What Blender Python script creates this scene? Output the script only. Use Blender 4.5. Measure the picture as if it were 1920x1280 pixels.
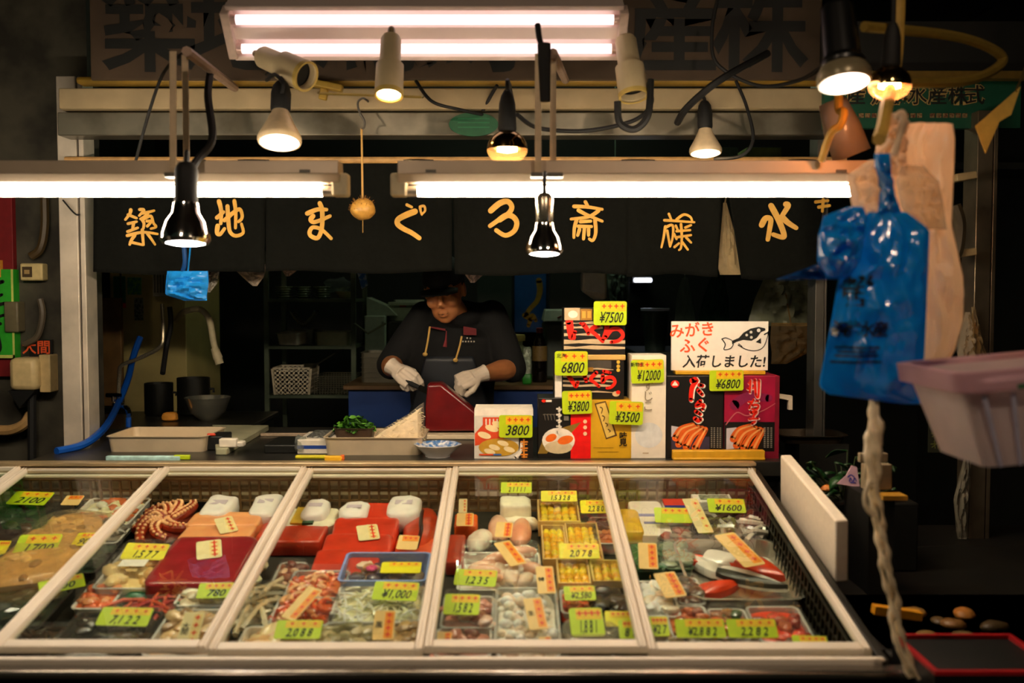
import bpy, math, random
from mathutils import Vector, Matrix, noise
R = random.Random(7)
D = bpy.data; SC = bpy.context.scene; COL = SC.collection
for o in list(D.objects): D.objects.remove(o)
PI = math.pi
# ------------------------------------------------------------------ camera
F = 35 / 36 * 1920; PITCH = math.atan(90 / F); EYE = Vector((0, 0, 1.5))
cd = D.cameras.new('camera'); cam = D.objects.new('camera', cd); COL.objects.link(cam)
cd.lens = 35; cd.sensor_width = 36; cd.clip_start = .05
cam.location = EYE; cam.rotation_euler = (PI / 2 - PITCH, 0, 0)
cd.dof.use_dof = True; cd.dof.focus_distance = 3.9; cd.dof.aperture_fstop = 2.1
SC.camera = cam
# ------------------------------------------------------------------ world, exposure
wd = D.worlds.new('night'); SC.world = wd; wd.use_nodes = True
wd.node_tree.nodes['Background'].inputs[0].default_value = (.5, .8, .55, 1)
wd.node_tree.nodes['Background'].inputs[1].default_value = .006
SC.view_settings.view_transform = 'Standard'; SC.view_settings.look = 'None'
SC.view_settings.gamma = 1; SC.view_settings.use_curve_mapping = False
SC.view_settings.exposure = 1.3
TUBE_LOW, TUBE_TOP, WARM = 31, .62, 30; LANE_ADDED = 85
# ------------------------------------------------------------------ pixel helpers (rays of a 1920x1280 frame)
FWD = Vector((0, math.cos(PITCH), -math.sin(PITCH))); UPV = Vector((0, math.sin(PITCH), math.cos(PITCH)))
def ray(px, py): return FWD * F + Vector((px - 960, 0, 0)) + UPV * (640 - py)
def at(px, py, Y): d = ray(px, py); return EYE + d * (Y / d.y)
def onz(px, py, z): d = ray(px, py); return EYE + d * ((z - EYE.z) / d.z)
def onp(px, py, p0, n): d = ray(px, py); return EYE + d * ((p0 - EYE).dot(n) / d.dot(n))
# ------------------------------------------------------------------ materials
def lin(h):
    if isinstance(h, str):
        h = h.lstrip('#'); h = [int(h[i:i + 2], 16) / 255 for i in (0, 2, 4)]
    return [c / 12.92 if c <= .04045 else ((c + .055) / 1.055) ** 2.4 for c in h]
MC = {}
def mat(h, rough=.55, metal=0, var=.1, scale=40, bump=0, emit=0, alpha=1, coat=0, sss=0, c2=None, cov=.5, spec=.5, trans=0):
    key = (str(h), rough, metal, var, scale, bump, emit, alpha, coat, sss, str(c2), cov, spec, trans)
    if key in MC: return MC[key]
    m = D.materials.new('surface'); m.use_nodes = True; nt = m.node_tree; N = nt.nodes; L = nt.links
    b = N['Principled BSDF']; c = lin(h)
    tc = N.new('ShaderNodeTexCoord'); nz = N.new('ShaderNodeTexNoise'); nz.inputs['Scale'].default_value = scale
    nz.inputs['Detail'].default_value = 4
    L.new(tc.outputs['Object'], nz.inputs['Vector'])
    rp = N.new('ShaderNodeValToRGB'); e = rp.color_ramp.elements
    if c2: a, z = c, lin(c2); e[0].position = max(0, cov - .12); e[1].position = min(1, cov + .12)
    else: a = [x * (1 - var) for x in c]; z = [min(1, x * (1 + var)) for x in c]; e[0].position = .3; e[1].position = .7
    e[0].color = (*a, 1); e[1].color = (*z, 1)
    L.new(nz.outputs['Fac'], rp.inputs[0]); L.new(rp.outputs[0], b.inputs['Base Color'])
    b.inputs['Roughness'].default_value = rough; b.inputs['Metallic'].default_value = metal
    b.inputs['Specular IOR Level'].default_value = spec
    if coat: b.inputs['Coat Weight'].default_value = coat; b.inputs['Coat Roughness'].default_value = .08
    if sss: b.inputs['Subsurface Weight'].default_value = sss; b.inputs['Subsurface Radius'].default_value = (.01, .005, .003)
    if trans: b.inputs['Transmission Weight'].default_value = trans
    if emit:
        b.inputs['Emission Color'].default_value = (*c, 1); b.inputs['Emission Strength'].default_value = emit
    if alpha < 1: b.inputs['Alpha'].default_value = alpha
    if bump:
        bp = N.new('ShaderNodeBump'); bp.inputs['Strength'].default_value = bump; bp.inputs['Distance'].default_value = .01
        L.new(nz.outputs['Fac'], bp.inputs['Height']); L.new(bp.outputs[0], b.inputs['Normal'])
    MC[key] = m; return m
def clear(tint='#ffffff', haze=0.0, rough=.03, ior=1.45, wrinkle=0, scale=60):
    key = ('clear', tint, haze, rough, ior, wrinkle, scale)
    if key in MC: return MC[key]
    m = D.materials.new('clear_film'); m.use_nodes = True; nt = m.node_tree; N = nt.nodes; L = nt.links
    for n in list(N): N.remove(n)
    out = N.new('ShaderNodeOutputMaterial'); t = N.new('ShaderNodeBsdfTransparent'); t.inputs[0].default_value = (*lin(tint), 1)
    g = N.new('ShaderNodeBsdfGlossy'); g.inputs['Roughness'].default_value = rough
    fr = N.new('ShaderNodeFresnel'); fr.inputs[0].default_value = ior
    ge = N.new('ShaderNodeNewGeometry'); sb = N.new('ShaderNodeMath'); sb.operation = 'SUBTRACT'; sb.inputs[0].default_value = 1; L.new(ge.outputs['Backfacing'], sb.inputs[1])
    ml = N.new('ShaderNodeMath'); ml.operation = 'MULTIPLY'; L.new(fr.outputs[0], ml.inputs[0]); L.new(sb.outputs[0], ml.inputs[1])   # the sheet mirrors at its outer face only
    mx = N.new('ShaderNodeMixShader'); L.new(ml.outputs[0], mx.inputs[0]); L.new(t.outputs[0], mx.inputs[1]); L.new(g.outputs[0], mx.inputs[2])
    if wrinkle:
        tc = N.new('ShaderNodeTexCoord'); nz = N.new('ShaderNodeTexNoise'); nz.inputs['Scale'].default_value = scale
        L.new(tc.outputs['Object'], nz.inputs['Vector']); bp = N.new('ShaderNodeBump'); bp.inputs['Strength'].default_value = wrinkle
        bp.inputs['Distance'].default_value = .01; L.new(nz.outputs['Fac'], bp.inputs['Height'])
        L.new(bp.outputs[0], g.inputs['Normal']); L.new(bp.outputs[0], fr.inputs['Normal'])
    last = mx
    if haze:
        df = N.new('ShaderNodeBsdfDiffuse'); df.inputs[0].default_value = (*lin(tint), 1)
        tl = N.new('ShaderNodeBsdfTranslucent'); tl.inputs[0].default_value = (*lin(tint), 1)
        ad = N.new('ShaderNodeMixShader'); ad.inputs[0].default_value = .4; L.new(df.outputs[0], ad.inputs[1]); L.new(tl.outputs[0], ad.inputs[2])
        m2 = N.new('ShaderNodeMixShader'); m2.inputs[0].default_value = haze
        L.new(mx.outputs[0], m2.inputs[1]); L.new(ad.outputs[0], m2.inputs[2]); last = m2
    L.new(last.outputs[0], out.inputs[0]); MC[key] = m; return m
def thin(h, trans=.5, rough=.3, gloss=.08, var=.1, scale=14, wrinkle=.2):   # light passing plastic film
    key = ('thin', str(h), trans, rough, gloss, scale)
    if key in MC: return MC[key]
    m = D.materials.new('plastic_film'); m.use_nodes = True; nt = m.node_tree; N = nt.nodes; L = nt.links
    for n in list(N): N.remove(n)
    out = N.new('ShaderNodeOutputMaterial'); c = lin(h); tc = N.new('ShaderNodeTexCoord'); nz = N.new('ShaderNodeTexNoise'); nz.inputs['Scale'].default_value = scale
    L.new(tc.outputs['Object'], nz.inputs['Vector']); rp = N.new('ShaderNodeValToRGB'); e = rp.color_ramp.elements
    e[0].color = (*[x * (1 - var) for x in c], 1); e[1].color = (*[min(1, x * (1 + var)) for x in c], 1); L.new(nz.outputs['Fac'], rp.inputs[0])
    bp = N.new('ShaderNodeBump'); bp.inputs['Strength'].default_value = wrinkle; bp.inputs['Distance'].default_value = .02; L.new(nz.outputs['Fac'], bp.inputs['Height'])
    df = N.new('ShaderNodeBsdfDiffuse'); tl = N.new('ShaderNodeBsdfTranslucent'); g = N.new('ShaderNodeBsdfGlossy'); g.inputs['Roughness'].default_value = rough
    L.new(rp.outputs[0], df.inputs[0]); L.new(rp.outputs[0], tl.inputs[0]); L.new(bp.outputs[0], g.inputs['Normal'])
    a = N.new('ShaderNodeMixShader'); a.inputs[0].default_value = trans; L.new(df.outputs[0], a.inputs[1]); L.new(tl.outputs[0], a.inputs[2])
    z = N.new('ShaderNodeMixShader'); z.inputs[0].default_value = gloss; L.new(a.outputs[0], z.inputs[1]); L.new(g.outputs[0], z.inputs[2])
    L.new(z.outputs[0], out.inputs[0]); MC[key] = m; return m
def glow(rgb, s):
    key = ('glow', rgb, s)
    if key in MC: return MC[key]
    m = D.materials.new('lit_glass'); m.use_nodes = True; nt = m.node_tree; N = nt.nodes; L = nt.links
    b = N['Principled BSDF']; b.inputs['Base Color'].default_value = (.8, .8, .8, 1)
    b.inputs['Emission Color'].default_value = (*rgb, 1); b.inputs['Emission Strength'].default_value = s
    MC[key] = m; return m
# ------------------------------------------------------------------ objects
def tag(o, label, cat, group=None):
    o['label'] = label; o['category'] = cat
    if group: o['group'] = group
    return o
def struct(o, label=None):
    o['kind'] = 'structure'
    if label: o['label'] = label
    return o
def thing(name, label, cat, M=None, group=None):
    o = D.objects.new(name, None); COL.objects.link(o); o.empty_display_size = .05
    if M is not None: o.matrix_world = M if isinstance(M, Matrix) else Matrix.Translation(M)
    return tag(o, label, cat, group)
def axes(o, X, Y, Z):
    return Matrix(((X.x, Y.x, Z.x, o.x), (X.y, Y.y, Z.y, o.y), (X.z, Y.z, Z.z, o.z), (0, 0, 0, 1)))
def RZ(a): return Matrix.Rotation(a, 4, 'Z')
def RX(a): return Matrix.Rotation(a, 4, 'X')
def RY(a): return Matrix.Rotation(a, 4, 'Y')
def TR(x, y, z): return Matrix.Translation((x, y, z))
class B:
    """collects shapes, then links them as one mesh object"""
    def __init__(s): s.v = []; s.f = []; s.m = []; s.T = Matrix()
    def add(s, vs, fs, m=0):
        o = len(s.v); s.v += [s.T @ Vector(p) for p in vs]
        for f in fs: s.f.append([i + o for i in f]); s.m.append(m)
        return s
    def box(s, x0, x1, y0, y1, z0, z1, m=0):
        return s.add([(x0, y0, z0), (x1, y0, z0), (x1, y1, z0), (x0, y1, z0), (x0, y0, z1), (x1, y0, z1), (x1, y1, z1), (x0, y1, z1)],
                     [(0, 3, 2, 1), (4, 5, 6, 7), (0, 1, 5, 4), (1, 2, 6, 5), (2, 3, 7, 6), (3, 0, 4, 7)], m)
    def hexa(s, p, m=0):   # 8 corners in box order
        return s.add(p, [(0, 3, 2, 1), (4, 5, 6, 7), (0, 1, 5, 4), (1, 2, 6, 5), (2, 3, 7, 6), (3, 0, 4, 7)], m)
    def poly(s, pts, m=0): return s.add(pts, [tuple(range(len(pts)))], m)
    def prism(s, pts, vec, m=0):
        n = len(pts); v = Vector(vec); q = [Vector(p) for p in pts]
        fs = [tuple(range(n)), tuple(range(2 * n - 1, n - 1, -1))] + [(i, i + n, (i + 1) % n + n, (i + 1) % n) for i in range(n)]
        return s.add(q + [p + v for p in q], fs, m)
    def tube(s, pts, r, n=10, m=0, cap=True, flat=1):
        P = [Vector(p) for p in pts]; k = len(P); rr = r if isinstance(r, (list, tuple)) else [r] * k
        vs = []; prev = None
        for i in range(k):
            t = (P[min(i + 1, k - 1)] - P[max(i - 1, 0)]).normalized()
            if prev is None:
                a = Vector((0, 0, 1)) if abs(t.z) < .9 else Vector((1, 0, 0)); u = (a - t * a.dot(t)).normalized()
            else: u = (prev - t * prev.dot(t)).normalized()
            prev = u; w = t.cross(u)
            for j in range(n):
                g = 2 * PI * j / n; vs.append(P[i] + (u * math.cos(g) * flat + w * math.sin(g)) * rr[i])
        fs = [(i * n + j, i * n + (j + 1) % n, (i + 1) * n + (j + 1) % n, (i + 1) * n + j) for i in range(k - 1) for j in range(n)]
        if cap: fs += [tuple(range(n - 1, -1, -1)), tuple(range((k - 1) * n, k * n))]
        return s.add(vs, fs, m)
    def lathe(s, prof, n=24, M=None, m=0, cap=True):
        vs = []; k = len(prof)
        for r, z in prof:
            for j in range(n):
                g = 2 * PI * j / n; p = Vector((r * math.cos(g), r * math.sin(g), z)); vs.append(M @ p if M else p)
        fs = [(i * n + j, i * n + (j + 1) % n, (i + 1) * n + (j + 1) % n, (i + 1) * n + j) for i in range(k - 1) for j in range(n)]
        if cap: fs += [tuple(range(n - 1, -1, -1)), tuple(range((k - 1) * n, k * n))]
        return s.add(vs, fs, m)
    def ball(s, c, r, n=10, k=7, m=0, M=None, e=1, nz=0, seed=0):
        c = Vector(c); r = r if isinstance(r, (tuple, list)) else (r,) * 3; vs = []
        sp = lambda x: math.copysign(abs(x) ** e, x)
        for i in range(k + 1):
            a = -PI / 2 + PI * i / k
            for j in range(n):
                g = 2 * PI * j / n
                p = Vector((r[0] * sp(math.cos(a)) * sp(math.cos(g)), r[1] * sp(math.cos(a)) * sp(math.sin(g)), r[2] * sp(math.sin(a))))
                if nz: p *= 1 + nz * noise.noise(p * (2.2 / max(r)) + Vector((seed, seed * 1.7, 3)))
                vs.append((M @ p if M else p) + c)
        fs = [(i * n + j, i * n + (j + 1) % n, (i + 1) * n + (j + 1) % n, (i + 1) * n + j) for i in range(k) for j in range(n)]
        return s.add(vs, fs, m)
    def grid(s, fn, nu, nv, m=0, wrap=False):
        vs = [fn(i / nu, j / nv) for j in range(nv + 1) for i in range(nu + 1)]
        fs = [(j * (nu + 1) + i, j * (nu + 1) + i + 1, (j + 1) * (nu + 1) + i + 1, (j + 1) * (nu + 1) + i) for j in range(nv) for i in range(nu)]
        return s.add(vs, fs, m)
    def loops(s, L, m=0, cap0=True, cap1=True):
        n = len(L[0]); vs = [p for l in L for p in l]
        fs = [(i * n + j, i * n + (j + 1) % n, (i + 1) * n + (j + 1) % n, (i + 1) * n + j) for i in range(len(L) - 1) for j in range(n)]
        if cap0: fs.append(tuple(range(n - 1, -1, -1)))
        if cap1: fs.append(tuple(range((len(L) - 1) * n, len(L) * n)))
        return s.add(vs, fs, m)
    def rtray(s, w, d, h, t=.003, flare=.008, lip=.006, r=.012, m=0):   # rounded open tray on z = 0
        def rr(a, b, z, q): return rrect(a, b, z, q)
        return s.loops([rr(w - 2 * flare, d - 2 * flare, 0, r), rr(w - 2 * lip, d - 2 * lip, h - .002, r), rr(w, d, h - .002, r + lip), rr(w, d, h, r + lip),
                        rr(w - 2 * lip - 2 * t, d - 2 * lip - 2 * t, h, r), rr(w - 2 * flare - 2 * t, d - 2 * flare - 2 * t, t, r)], m)
    def rib(s, pts, w, m=0, y=0, n=5):   # brush stroke in the plane of (x, z), pts (x, z), smooth
        q = smooth(pts, n) if len(pts) > 2 else [Vector((p[0], p[1])) for p in pts]
        k = len(q); L_ = []; Rr = []
        for i in range(k):
            t = (q[min(i + 1, k - 1)] - q[max(i - 1, 0)]); t = t.normalized() if t.length else Vector((1, 0)); nn = Vector((-t.y, t.x))
            u = i / max(1, k - 1); ww = w * .5 * (1.1 - .35 * abs(u - .12) ** .8 if k > 2 else 1 - .15 * u)
            L_.append(q[i] + nn * ww); Rr.append(q[i] - nn * ww)
        pts3 = lambda p: Vector((p.x, y(p) if callable(y) else y, p.y))
        vs = [pts3(p) for p in L_] + [pts3(p) for p in Rr]
        s.add(vs, [(i, i + 1, k + i + 1, k + i) for i in range(k - 1)], m)
        for c, sg, rad in ((q[0], 0, (L_[0] - q[0]).length), (q[-1], 1, (L_[-1] - q[-1]).length)):
            s.add([pts3(c + Vector((math.cos(a * PI / 5), math.sin(a * PI / 5))) * rad) for a in range(10)], [tuple(range(9, -1, -1))], m)
        return s
    def build(s, name, mats, parent=None, M=None, smooth=True, bevel=0, sub=0, solid=0, seg=2, vox=0, sm=0, ang=35):
        me = D.meshes.new(name); me.from_pydata([tuple(p) for p in s.v], [], s.f)
        for mm in (mats if isinstance(mats, (list, tuple)) else [mats]): me.materials.append(mm)
        if s.m: me.polygons.foreach_set('material_index', s.m)
        me.validate(); me.update()
        if smooth:
            me.polygons.foreach_set('use_smooth', [True] * len(me.polygons))
            if not vox: me.set_sharp_from_angle(angle=math.radians(ang))
        o = D.objects.new(name, me); COL.objects.link(o)
        if parent: o.parent = parent
        if M is not None: o.matrix_local = M if isinstance(M, Matrix) else Matrix.Translation(M)
        if vox:
            q = o.modifiers.new('fuse', 'REMESH'); q.mode = 'VOXEL'; q.voxel_size = vox; q.use_smooth_shade = True
        if sm: q = o.modifiers.new('relax', 'SMOOTH'); q.iterations = sm; q.factor = .5
        if solid: q = o.modifiers.new('thick', 'SOLIDIFY'); q.thickness = solid; q.offset = 0
        if bevel: q = o.modifiers.new('round', 'BEVEL'); q.width = bevel; q.segments = seg; q.limit_method = 'ANGLE'
        if sub: q = o.modifiers.new('subdiv', 'SUBSURF'); q.levels = sub; q.render_levels = sub
        return o
def rrect(w, d, z, r, n=4):
    r = min(r, w * .49, d * .49); pts = []
    for cx, cy, a0 in ((w / 2 - r, d / 2 - r, 0), (-w / 2 + r, d / 2 - r, PI / 2), (-w / 2 + r, -d / 2 + r, PI), (w / 2 - r, -d / 2 + r, 1.5 * PI)):
        for i in range(n + 1):
            a = a0 + PI / 2 * i / n; pts.append(Vector((cx + r * math.cos(a), cy + r * math.sin(a), z)))
    return pts
def smooth(pts, n=6):
    P = [Vector(p) for p in pts]; out = []
    for i in range(len(P) - 1):
        p0 = P[max(i - 1, 0)]; p1 = P[i]; p2 = P[i + 1]; p3 = P[min(i + 2, len(P) - 1)]
        for k in range(n):
            t = k / n
            out.append(.5 * ((2 * p1) + (p2 - p0) * t + (2 * p0 - 5 * p1 + 4 * p2 - p3) * t * t + (3 * p1 - p0 - 3 * p2 + p3) * t ** 3))
    out.append(P[-1]); return out
def frame(X0, Y0, w, d, cz, hz, b, M=None): pass
TXT = []
def txt(s, size, m, parent, M, name='lettering', bold=0, shear=0, sx=1, vert=False, extrude=0):
    c = D.curves.new(name, 'FONT'); c.body = '\n'.join(s) if vert else s; c.size = size; c.align_x = 'CENTER'; c.align_y = 'CENTER'
    c.shear = shear; c.offset = bold * size; c.resolution_u = 2; c.space_line = .85 if vert else 1; c.extrude = extrude
    c.materials.append(m)
    o = D.objects.new(name, c); COL.objects.link(o); o.parent = parent
    o.matrix_local = M @ Matrix.Diagonal((sx, 1, 1, 1)); TXT.append(o); return o
WRAP = []
def wrap_onto(me, mw, target, off=.0012):   # lays lettering on the curved face of a bag
    from mathutils.bvhtree import BVHTree
    tm = target.data; T = target.parent.matrix_world @ target_local[target.name] if target.name in target_local else target.matrix_world
    bv = BVHTree.FromPolygons([T @ v.co for v in tm.vertices], [tuple(p.vertices) for p in tm.polygons]); inv = mw.inverted()
    for v in me.vertices:
        p = mw @ v.co; h = bv.ray_cast(Vector((p.x, p.y - .5, p.z)), Vector((0, 1, 0)))
        if h[0] is not None: v.co = inv @ (h[0] - Vector((0, off, 0)))
target_local = {}
def finish_text():
    dg = bpy.context.evaluated_depsgraph_get(); done = []; wkey = {o.name: k for k, (o, _, _) in enumerate(WRAP)}; WRAP[:] = [(k, t, m) for k, (o, t, m) in enumerate(WRAP)]
    for o in TXT: done.append((o, D.meshes.new_from_object(o.evaluated_get(dg))))
    for o, me in done:
        n = o.name; p = o.parent; ml = o.matrix_local.copy(); mt = o.data.materials[0]; ex = {k: o[k] for k in ('label',) if k in o}
        D.objects.remove(o); q = D.objects.new(n, me); COL.objects.link(q)
        if not me.materials: me.materials.append(mt)
        q.parent = p; q.matrix_local = ml
        for w_, tg, mw in WRAP:
            if w_ == wkey.get(n): wrap_onto(me, mw, tg)
        for k in ex: q[k] = ex[k]
FACE = RX(PI / 2)     # stands a flat XY drawing up to face the viewer (-Y)
# common surfaces
STEEL = mat('#b8b2a6', .28, 1, .08, 12); ALU = mat('#b9b3a8', .42, .85, .08, 20); DULL = mat('#6d6a62', .5, .8, .2, 9)
BLACK = mat('#0b0c0b', .5); RUBBER = mat('#111110', .7); WHITE = mat('#e9e2d6', .5); CREAM = mat('#d9cba6', .55)
WOOD = mat('#b98f55', .6, 0, .2, 25); LIME = mat('#b7d013', .5, 0, .05); ORANGE = mat('#f2a21c', .5); INK = mat('#0c0d0a', .6)
RED = mat('#e0241a', .45); REDINK = mat('#e8401c', .5); PAPER = mat('#ecdca8', .6); FILM = clear(); HAZE = clear('#f4f0e6', .16)
GREEN = mat('#1f6d44', .5, 0, .2); BLUE = mat('#0b57a8', .35)
# ================================================================== the setting
def S(px, Y): return px * Y / F
b = B(); b.box(-4, 4, -1, 7, -.1, 0); struct(b.build('floor', mat('#2a2722', .35, 0, .3, 3)))
b = B(); b.box(-4, 4, .6, 7, 3.1, 3.2); struct(b.build('ceiling', mat('#1a1814', .8, 0, .3, 3)))
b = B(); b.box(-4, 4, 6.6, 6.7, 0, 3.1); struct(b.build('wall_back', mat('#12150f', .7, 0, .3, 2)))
b = B(); b.box(-2.45, -2.35, 3.95, 6.6, 0, 3.1); struct(b.build('wall_left', mat('#1c1f17', .7, 0, .4, 3)))
b = B(); b.box(2.7, 2.8, .6, 6.6, 0, 3.1); struct(b.build('wall_right', mat('#13110d', .7, 0, .4, 3)))
# dirty service wall left of the aluminium post
b = B(); b.box(-2.9, -1.62, 3.84, 3.94, 0, 3.1); struct(b.build('wall_front', mat('#4d493b', .75, 0, .5, 6, .25, c2='#2b281f')))
# aluminium post on the left with its grooves
def post(nm, x0, x1, Y, z1, m, dp=.1):
    w = x1 - x0; b = B(); b.box(x0, x0 + w * .74, Y, Y + dp, 0, z1); b.box(x0 + w * .74, x0 + w * .8, Y + .012, Y + dp, 0, z1, 1)
    b.box(x0 + w * .8, x1, Y + .004, Y + dp, 0, z1); return struct(b.build(nm, [m, BLACK], bevel=.003))
p0 = at(112, 500, 3.62); p1 = at(160, 500, 3.62)
post('trim_1', p0.x, p1.x, 3.62, 2.28, mat('#c6bcab', .5, .3, .12, 15))
p0 = at(1828, 500, 3.3); p1 = at(1868, 500, 3.3)
post('trim_2', p0.x, p1.x, 3.3, 2.1, mat('#8a7c66', .35, .8, .3, 8))
p0 = at(1530, 500, 3.66); p1 = at(1552, 500, 3.66)
post('trim_3', p0.x, p1.x, 3.66, 2.3, DULL)
# beams above the curtain
def beam(nm, px0, px1, y0, y1, Y, dp, m, bev=.004):
    a = at(px0, y1, Y); c = at(px1, y0, Y); b = B(); b.box(a.x, c.x, Y, Y + dp, a.z, c.z)
    return struct(b.build(nm, m, bevel=bev))
beam('trim_4', 108, 1560, 210, 254, 3.52, .1, mat('#8d8878', .38, .75, .35, 5, .15, c2='#5f5a4c'))
beam('trim_5', 110, 1560, 165, 204, 3.5, .1, mat('#a08e6c', .6, 0, .2, 6))
beam('trim_6', 140, 1560, 142, 157, 3.47, .06, mat('#8a6c22', .5, 0, .3, 7), .02)
# ================================================================== the fascia sign
a = at(170, 150, 3.46); c = at(1545, -150, 3.46)
sg = thing('sign_board', 'long cream fascia sign with big black brush characters behind the top tube light', 'sign', Vector(((a.x + c.x) / 2, 3.46, a.z)))
W2 = (c.x - a.x) / 2; b = B(); b.box(-W2, W2, 0, .05, 0, c.z - a.z); b.build('board', mat('#463727', .8, 0, .25, 4), sg, bevel=.004)
for ch, px in (('築', 280), ('地', 445), ('斎', 640), ('藤', 800), ('水', 955), ('産', 1262), ('株', 1425)):
    p = at(px, 62, 3.455); txt(ch, .33, INK, sg, TR(p.x - (a.x + c.x) / 2, -.003, p.z - a.z) @ FACE, bold=.02)
# ================================================================== tube lights
def lowlight(x0, x1, label, showl, showr):
    Y = 2.68; a = at(x0, 300, Y); c = at(x1, 325, Y); L = (c.x - a.x) / 2; cx = (a.x + c.x) / 2; hz = a.z - c.z
    t = thing('tube_light', label, 'light', Vector((cx, Y, c.z)), 'long tube lights over the counter')
    b = B(); b.prism([(-L, 0, 0), (-L, .004, hz), (-L, .075, hz), (-L, .085, 0), (-L, .07, -.022), (-L, .018, -.022)], (2 * L, 0, 0))
    b.build('housing', mat('#cbb9a0', .4, .15, .1, 6), t, bevel=.002)
    for sx in (-1, 1):
        b = B(); b.box(sx * L - .022, sx * L + .022, .02, .068, -.058, .004); b.build('end_socket', CREAM, t, bevel=.006)
        b = B(); b.box(sx * L * .86 - .014, sx * L * .86 + .014, -.003, .002, .002, .01); b.build('latch', DULL, t)
    b = B(); b.tube([(-L + .05, .044, -.043), (L - .05, .044, -.043)], .0145, 16); b.build('fluorescent_tube', glow((1, .83, .62), TUBE_LOW), t)
    for sx in (-1, 1):
        b = B(); b.tube([(sx * (L - .05), .044, -.043), (sx * (L - .02), .044, -.043)], .0148, 16); b.build('tube_cap', mat('#d5cfc2', .3, .5), t)
    return t
lowlight(-260, 634, 'tube light over the left of the counter, running out of the picture', 0, 1)
lowlight(745, 1640, 'tube light over the right of the counter, ending behind the blue bag', 1, 0)
# greenish tube added out of view to brighten the stall interior
t = thing('tube_light', 'added unseen greenish tube light under the ceiling deep inside the stall', 'light', Vector((.1, 5.1, 2.75)), 'added ceiling lights inside the stall')
b = B(); b.box(-.62, .62, -.05, .05, .03, .35); b.build('housing', CREAM, t, bevel=.004); b = B(); b.tube([(-.58, 0, 0), (.58, 0, 0)], .015, 14); b.build('fluorescent_tube', glow((.84, 1, .70), 9), t)
b = B(); b.box(-.62, -.57, -.02, .02, -.02, .035); b.build('end_socket', CREAM, t); b = B(); b.box(.57, .62, -.02, .02, -.02, .035); b.build('end_socket', CREAM, t)
Y = 3.16; a = at(432, 62, Y); c = at(1166, 60, Y); L = (c.x - a.x) / 2
n = Vector((0, -.74, -.67)).normalized(); u = Vector((1, 0, 0)); v = n.cross(u)
t = thing('twin_tube_light', 'twin tube light with pinkish glow mounted on the fascia sign', 'light', axes((a + c) / 2, u, v, n))
b = B(); b.box(-L, L, -.088, .088, -.05, -.02); b.box(-L, L, -.092, -.076, -.02, .01); b.box(-L, L, .076, .092, -.02, .01)
b.box(-L, L, -.022, .022, -.02, .006); b.build('reflector', mat('#e8d6cc', .35, .1, .06, 5), t, bevel=.003)
for sy in (-1, 1):
    b = B(); b.tube([(-L + .03, sy * .049, .012), (L - .03, sy * .049, .012)], .0155, 14); b.build('fluorescent_tube', glow((1, .76, .76), TUBE_TOP), t)
    for sx in (-1, 1):
        b = B(); b.tube([(sx * (L - .03), sy * .049, .012), (sx * (L - .014), sy * .049, .012)], .0158, 14); b.build('tube_cap', mat('#e8c9c2', .3, .3), t)
for sx in (-1, 1):
    b = B(); b.box(sx * L - .014, sx * L + .014, -.078, .078, -.03, .03); b.build('end_socket', mat('#d9c3b4', .5), t, bevel=.004)
b = B()
for sx in (-.7, .7): b.tube([(sx * L, 0, -.05), (sx * L, .02, -.3)], .012, 8)
b.build('mount', DULL, t)
# hangers that carry the low lights
def hanger(pxa, pxb, ytop, label, arm):
    t = thing('light_hanger', label, 'hanger', at((pxa + pxb) / 2, 320, 2.7), 'strap hangers of the tube lights'); I = t.matrix_world.inverted()
    for k, px in enumerate((pxa, pxb)):
        b = B(); p = I @ at(px, 328, 2.655 + .11 * k); q = I @ at(px + arm[2] * k, ytop, 2.66 + .1 * k); w = .0085
        b.hexa([p + Vector((-w, 0, 0)), p + Vector((w, 0, 0)), p + Vector((w, .004, 0)), p + Vector((-w, .004, 0)),
                q + Vector((-w, 0, 0)), q + Vector((w, 0, 0)), q + Vector((w, .004, 0)), q + Vector((-w, .004, 0))])
        b.build('strap', mat('#cdb795', .5, .2), t)
    b = B(); p = I @ at(pxa - 14, 324, 2.66); q = I @ at(pxb + 14, 330, 2.8); b.box(p.x, q.x, p.y - .012, q.y, p.z - .012, p.z); b.build('cradle', DULL, t, bevel=.002)
    b = B(); b.tube([I @ at(pxb, ytop, 2.72), I @ at(arm[0], arm[1], 3.46)], .014, 8); b.build('arm', mat('#a58b78', .5, .2), t)
hanger(324, 350, 96, 'pair of straps holding the left tube light', (440, 165, -4))
hanger(1009, 1037, 100, 'pair of straps holding the right tube light', (1060, 150, 0))
b = B(); b.tube(smooth([at(1008, 46, 2.7), at(1012, 75, 2.68), at(1020, 90, 2.66)]), .008, 8); b.tube([at(1020, 82, 2.66), at(1022, 190, 2.66)], [.018, .014], 8)
tag(b.build('cable_clip', RUBBER), 'black clip and cable tied between the right pair of straps', 'clip')
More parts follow.
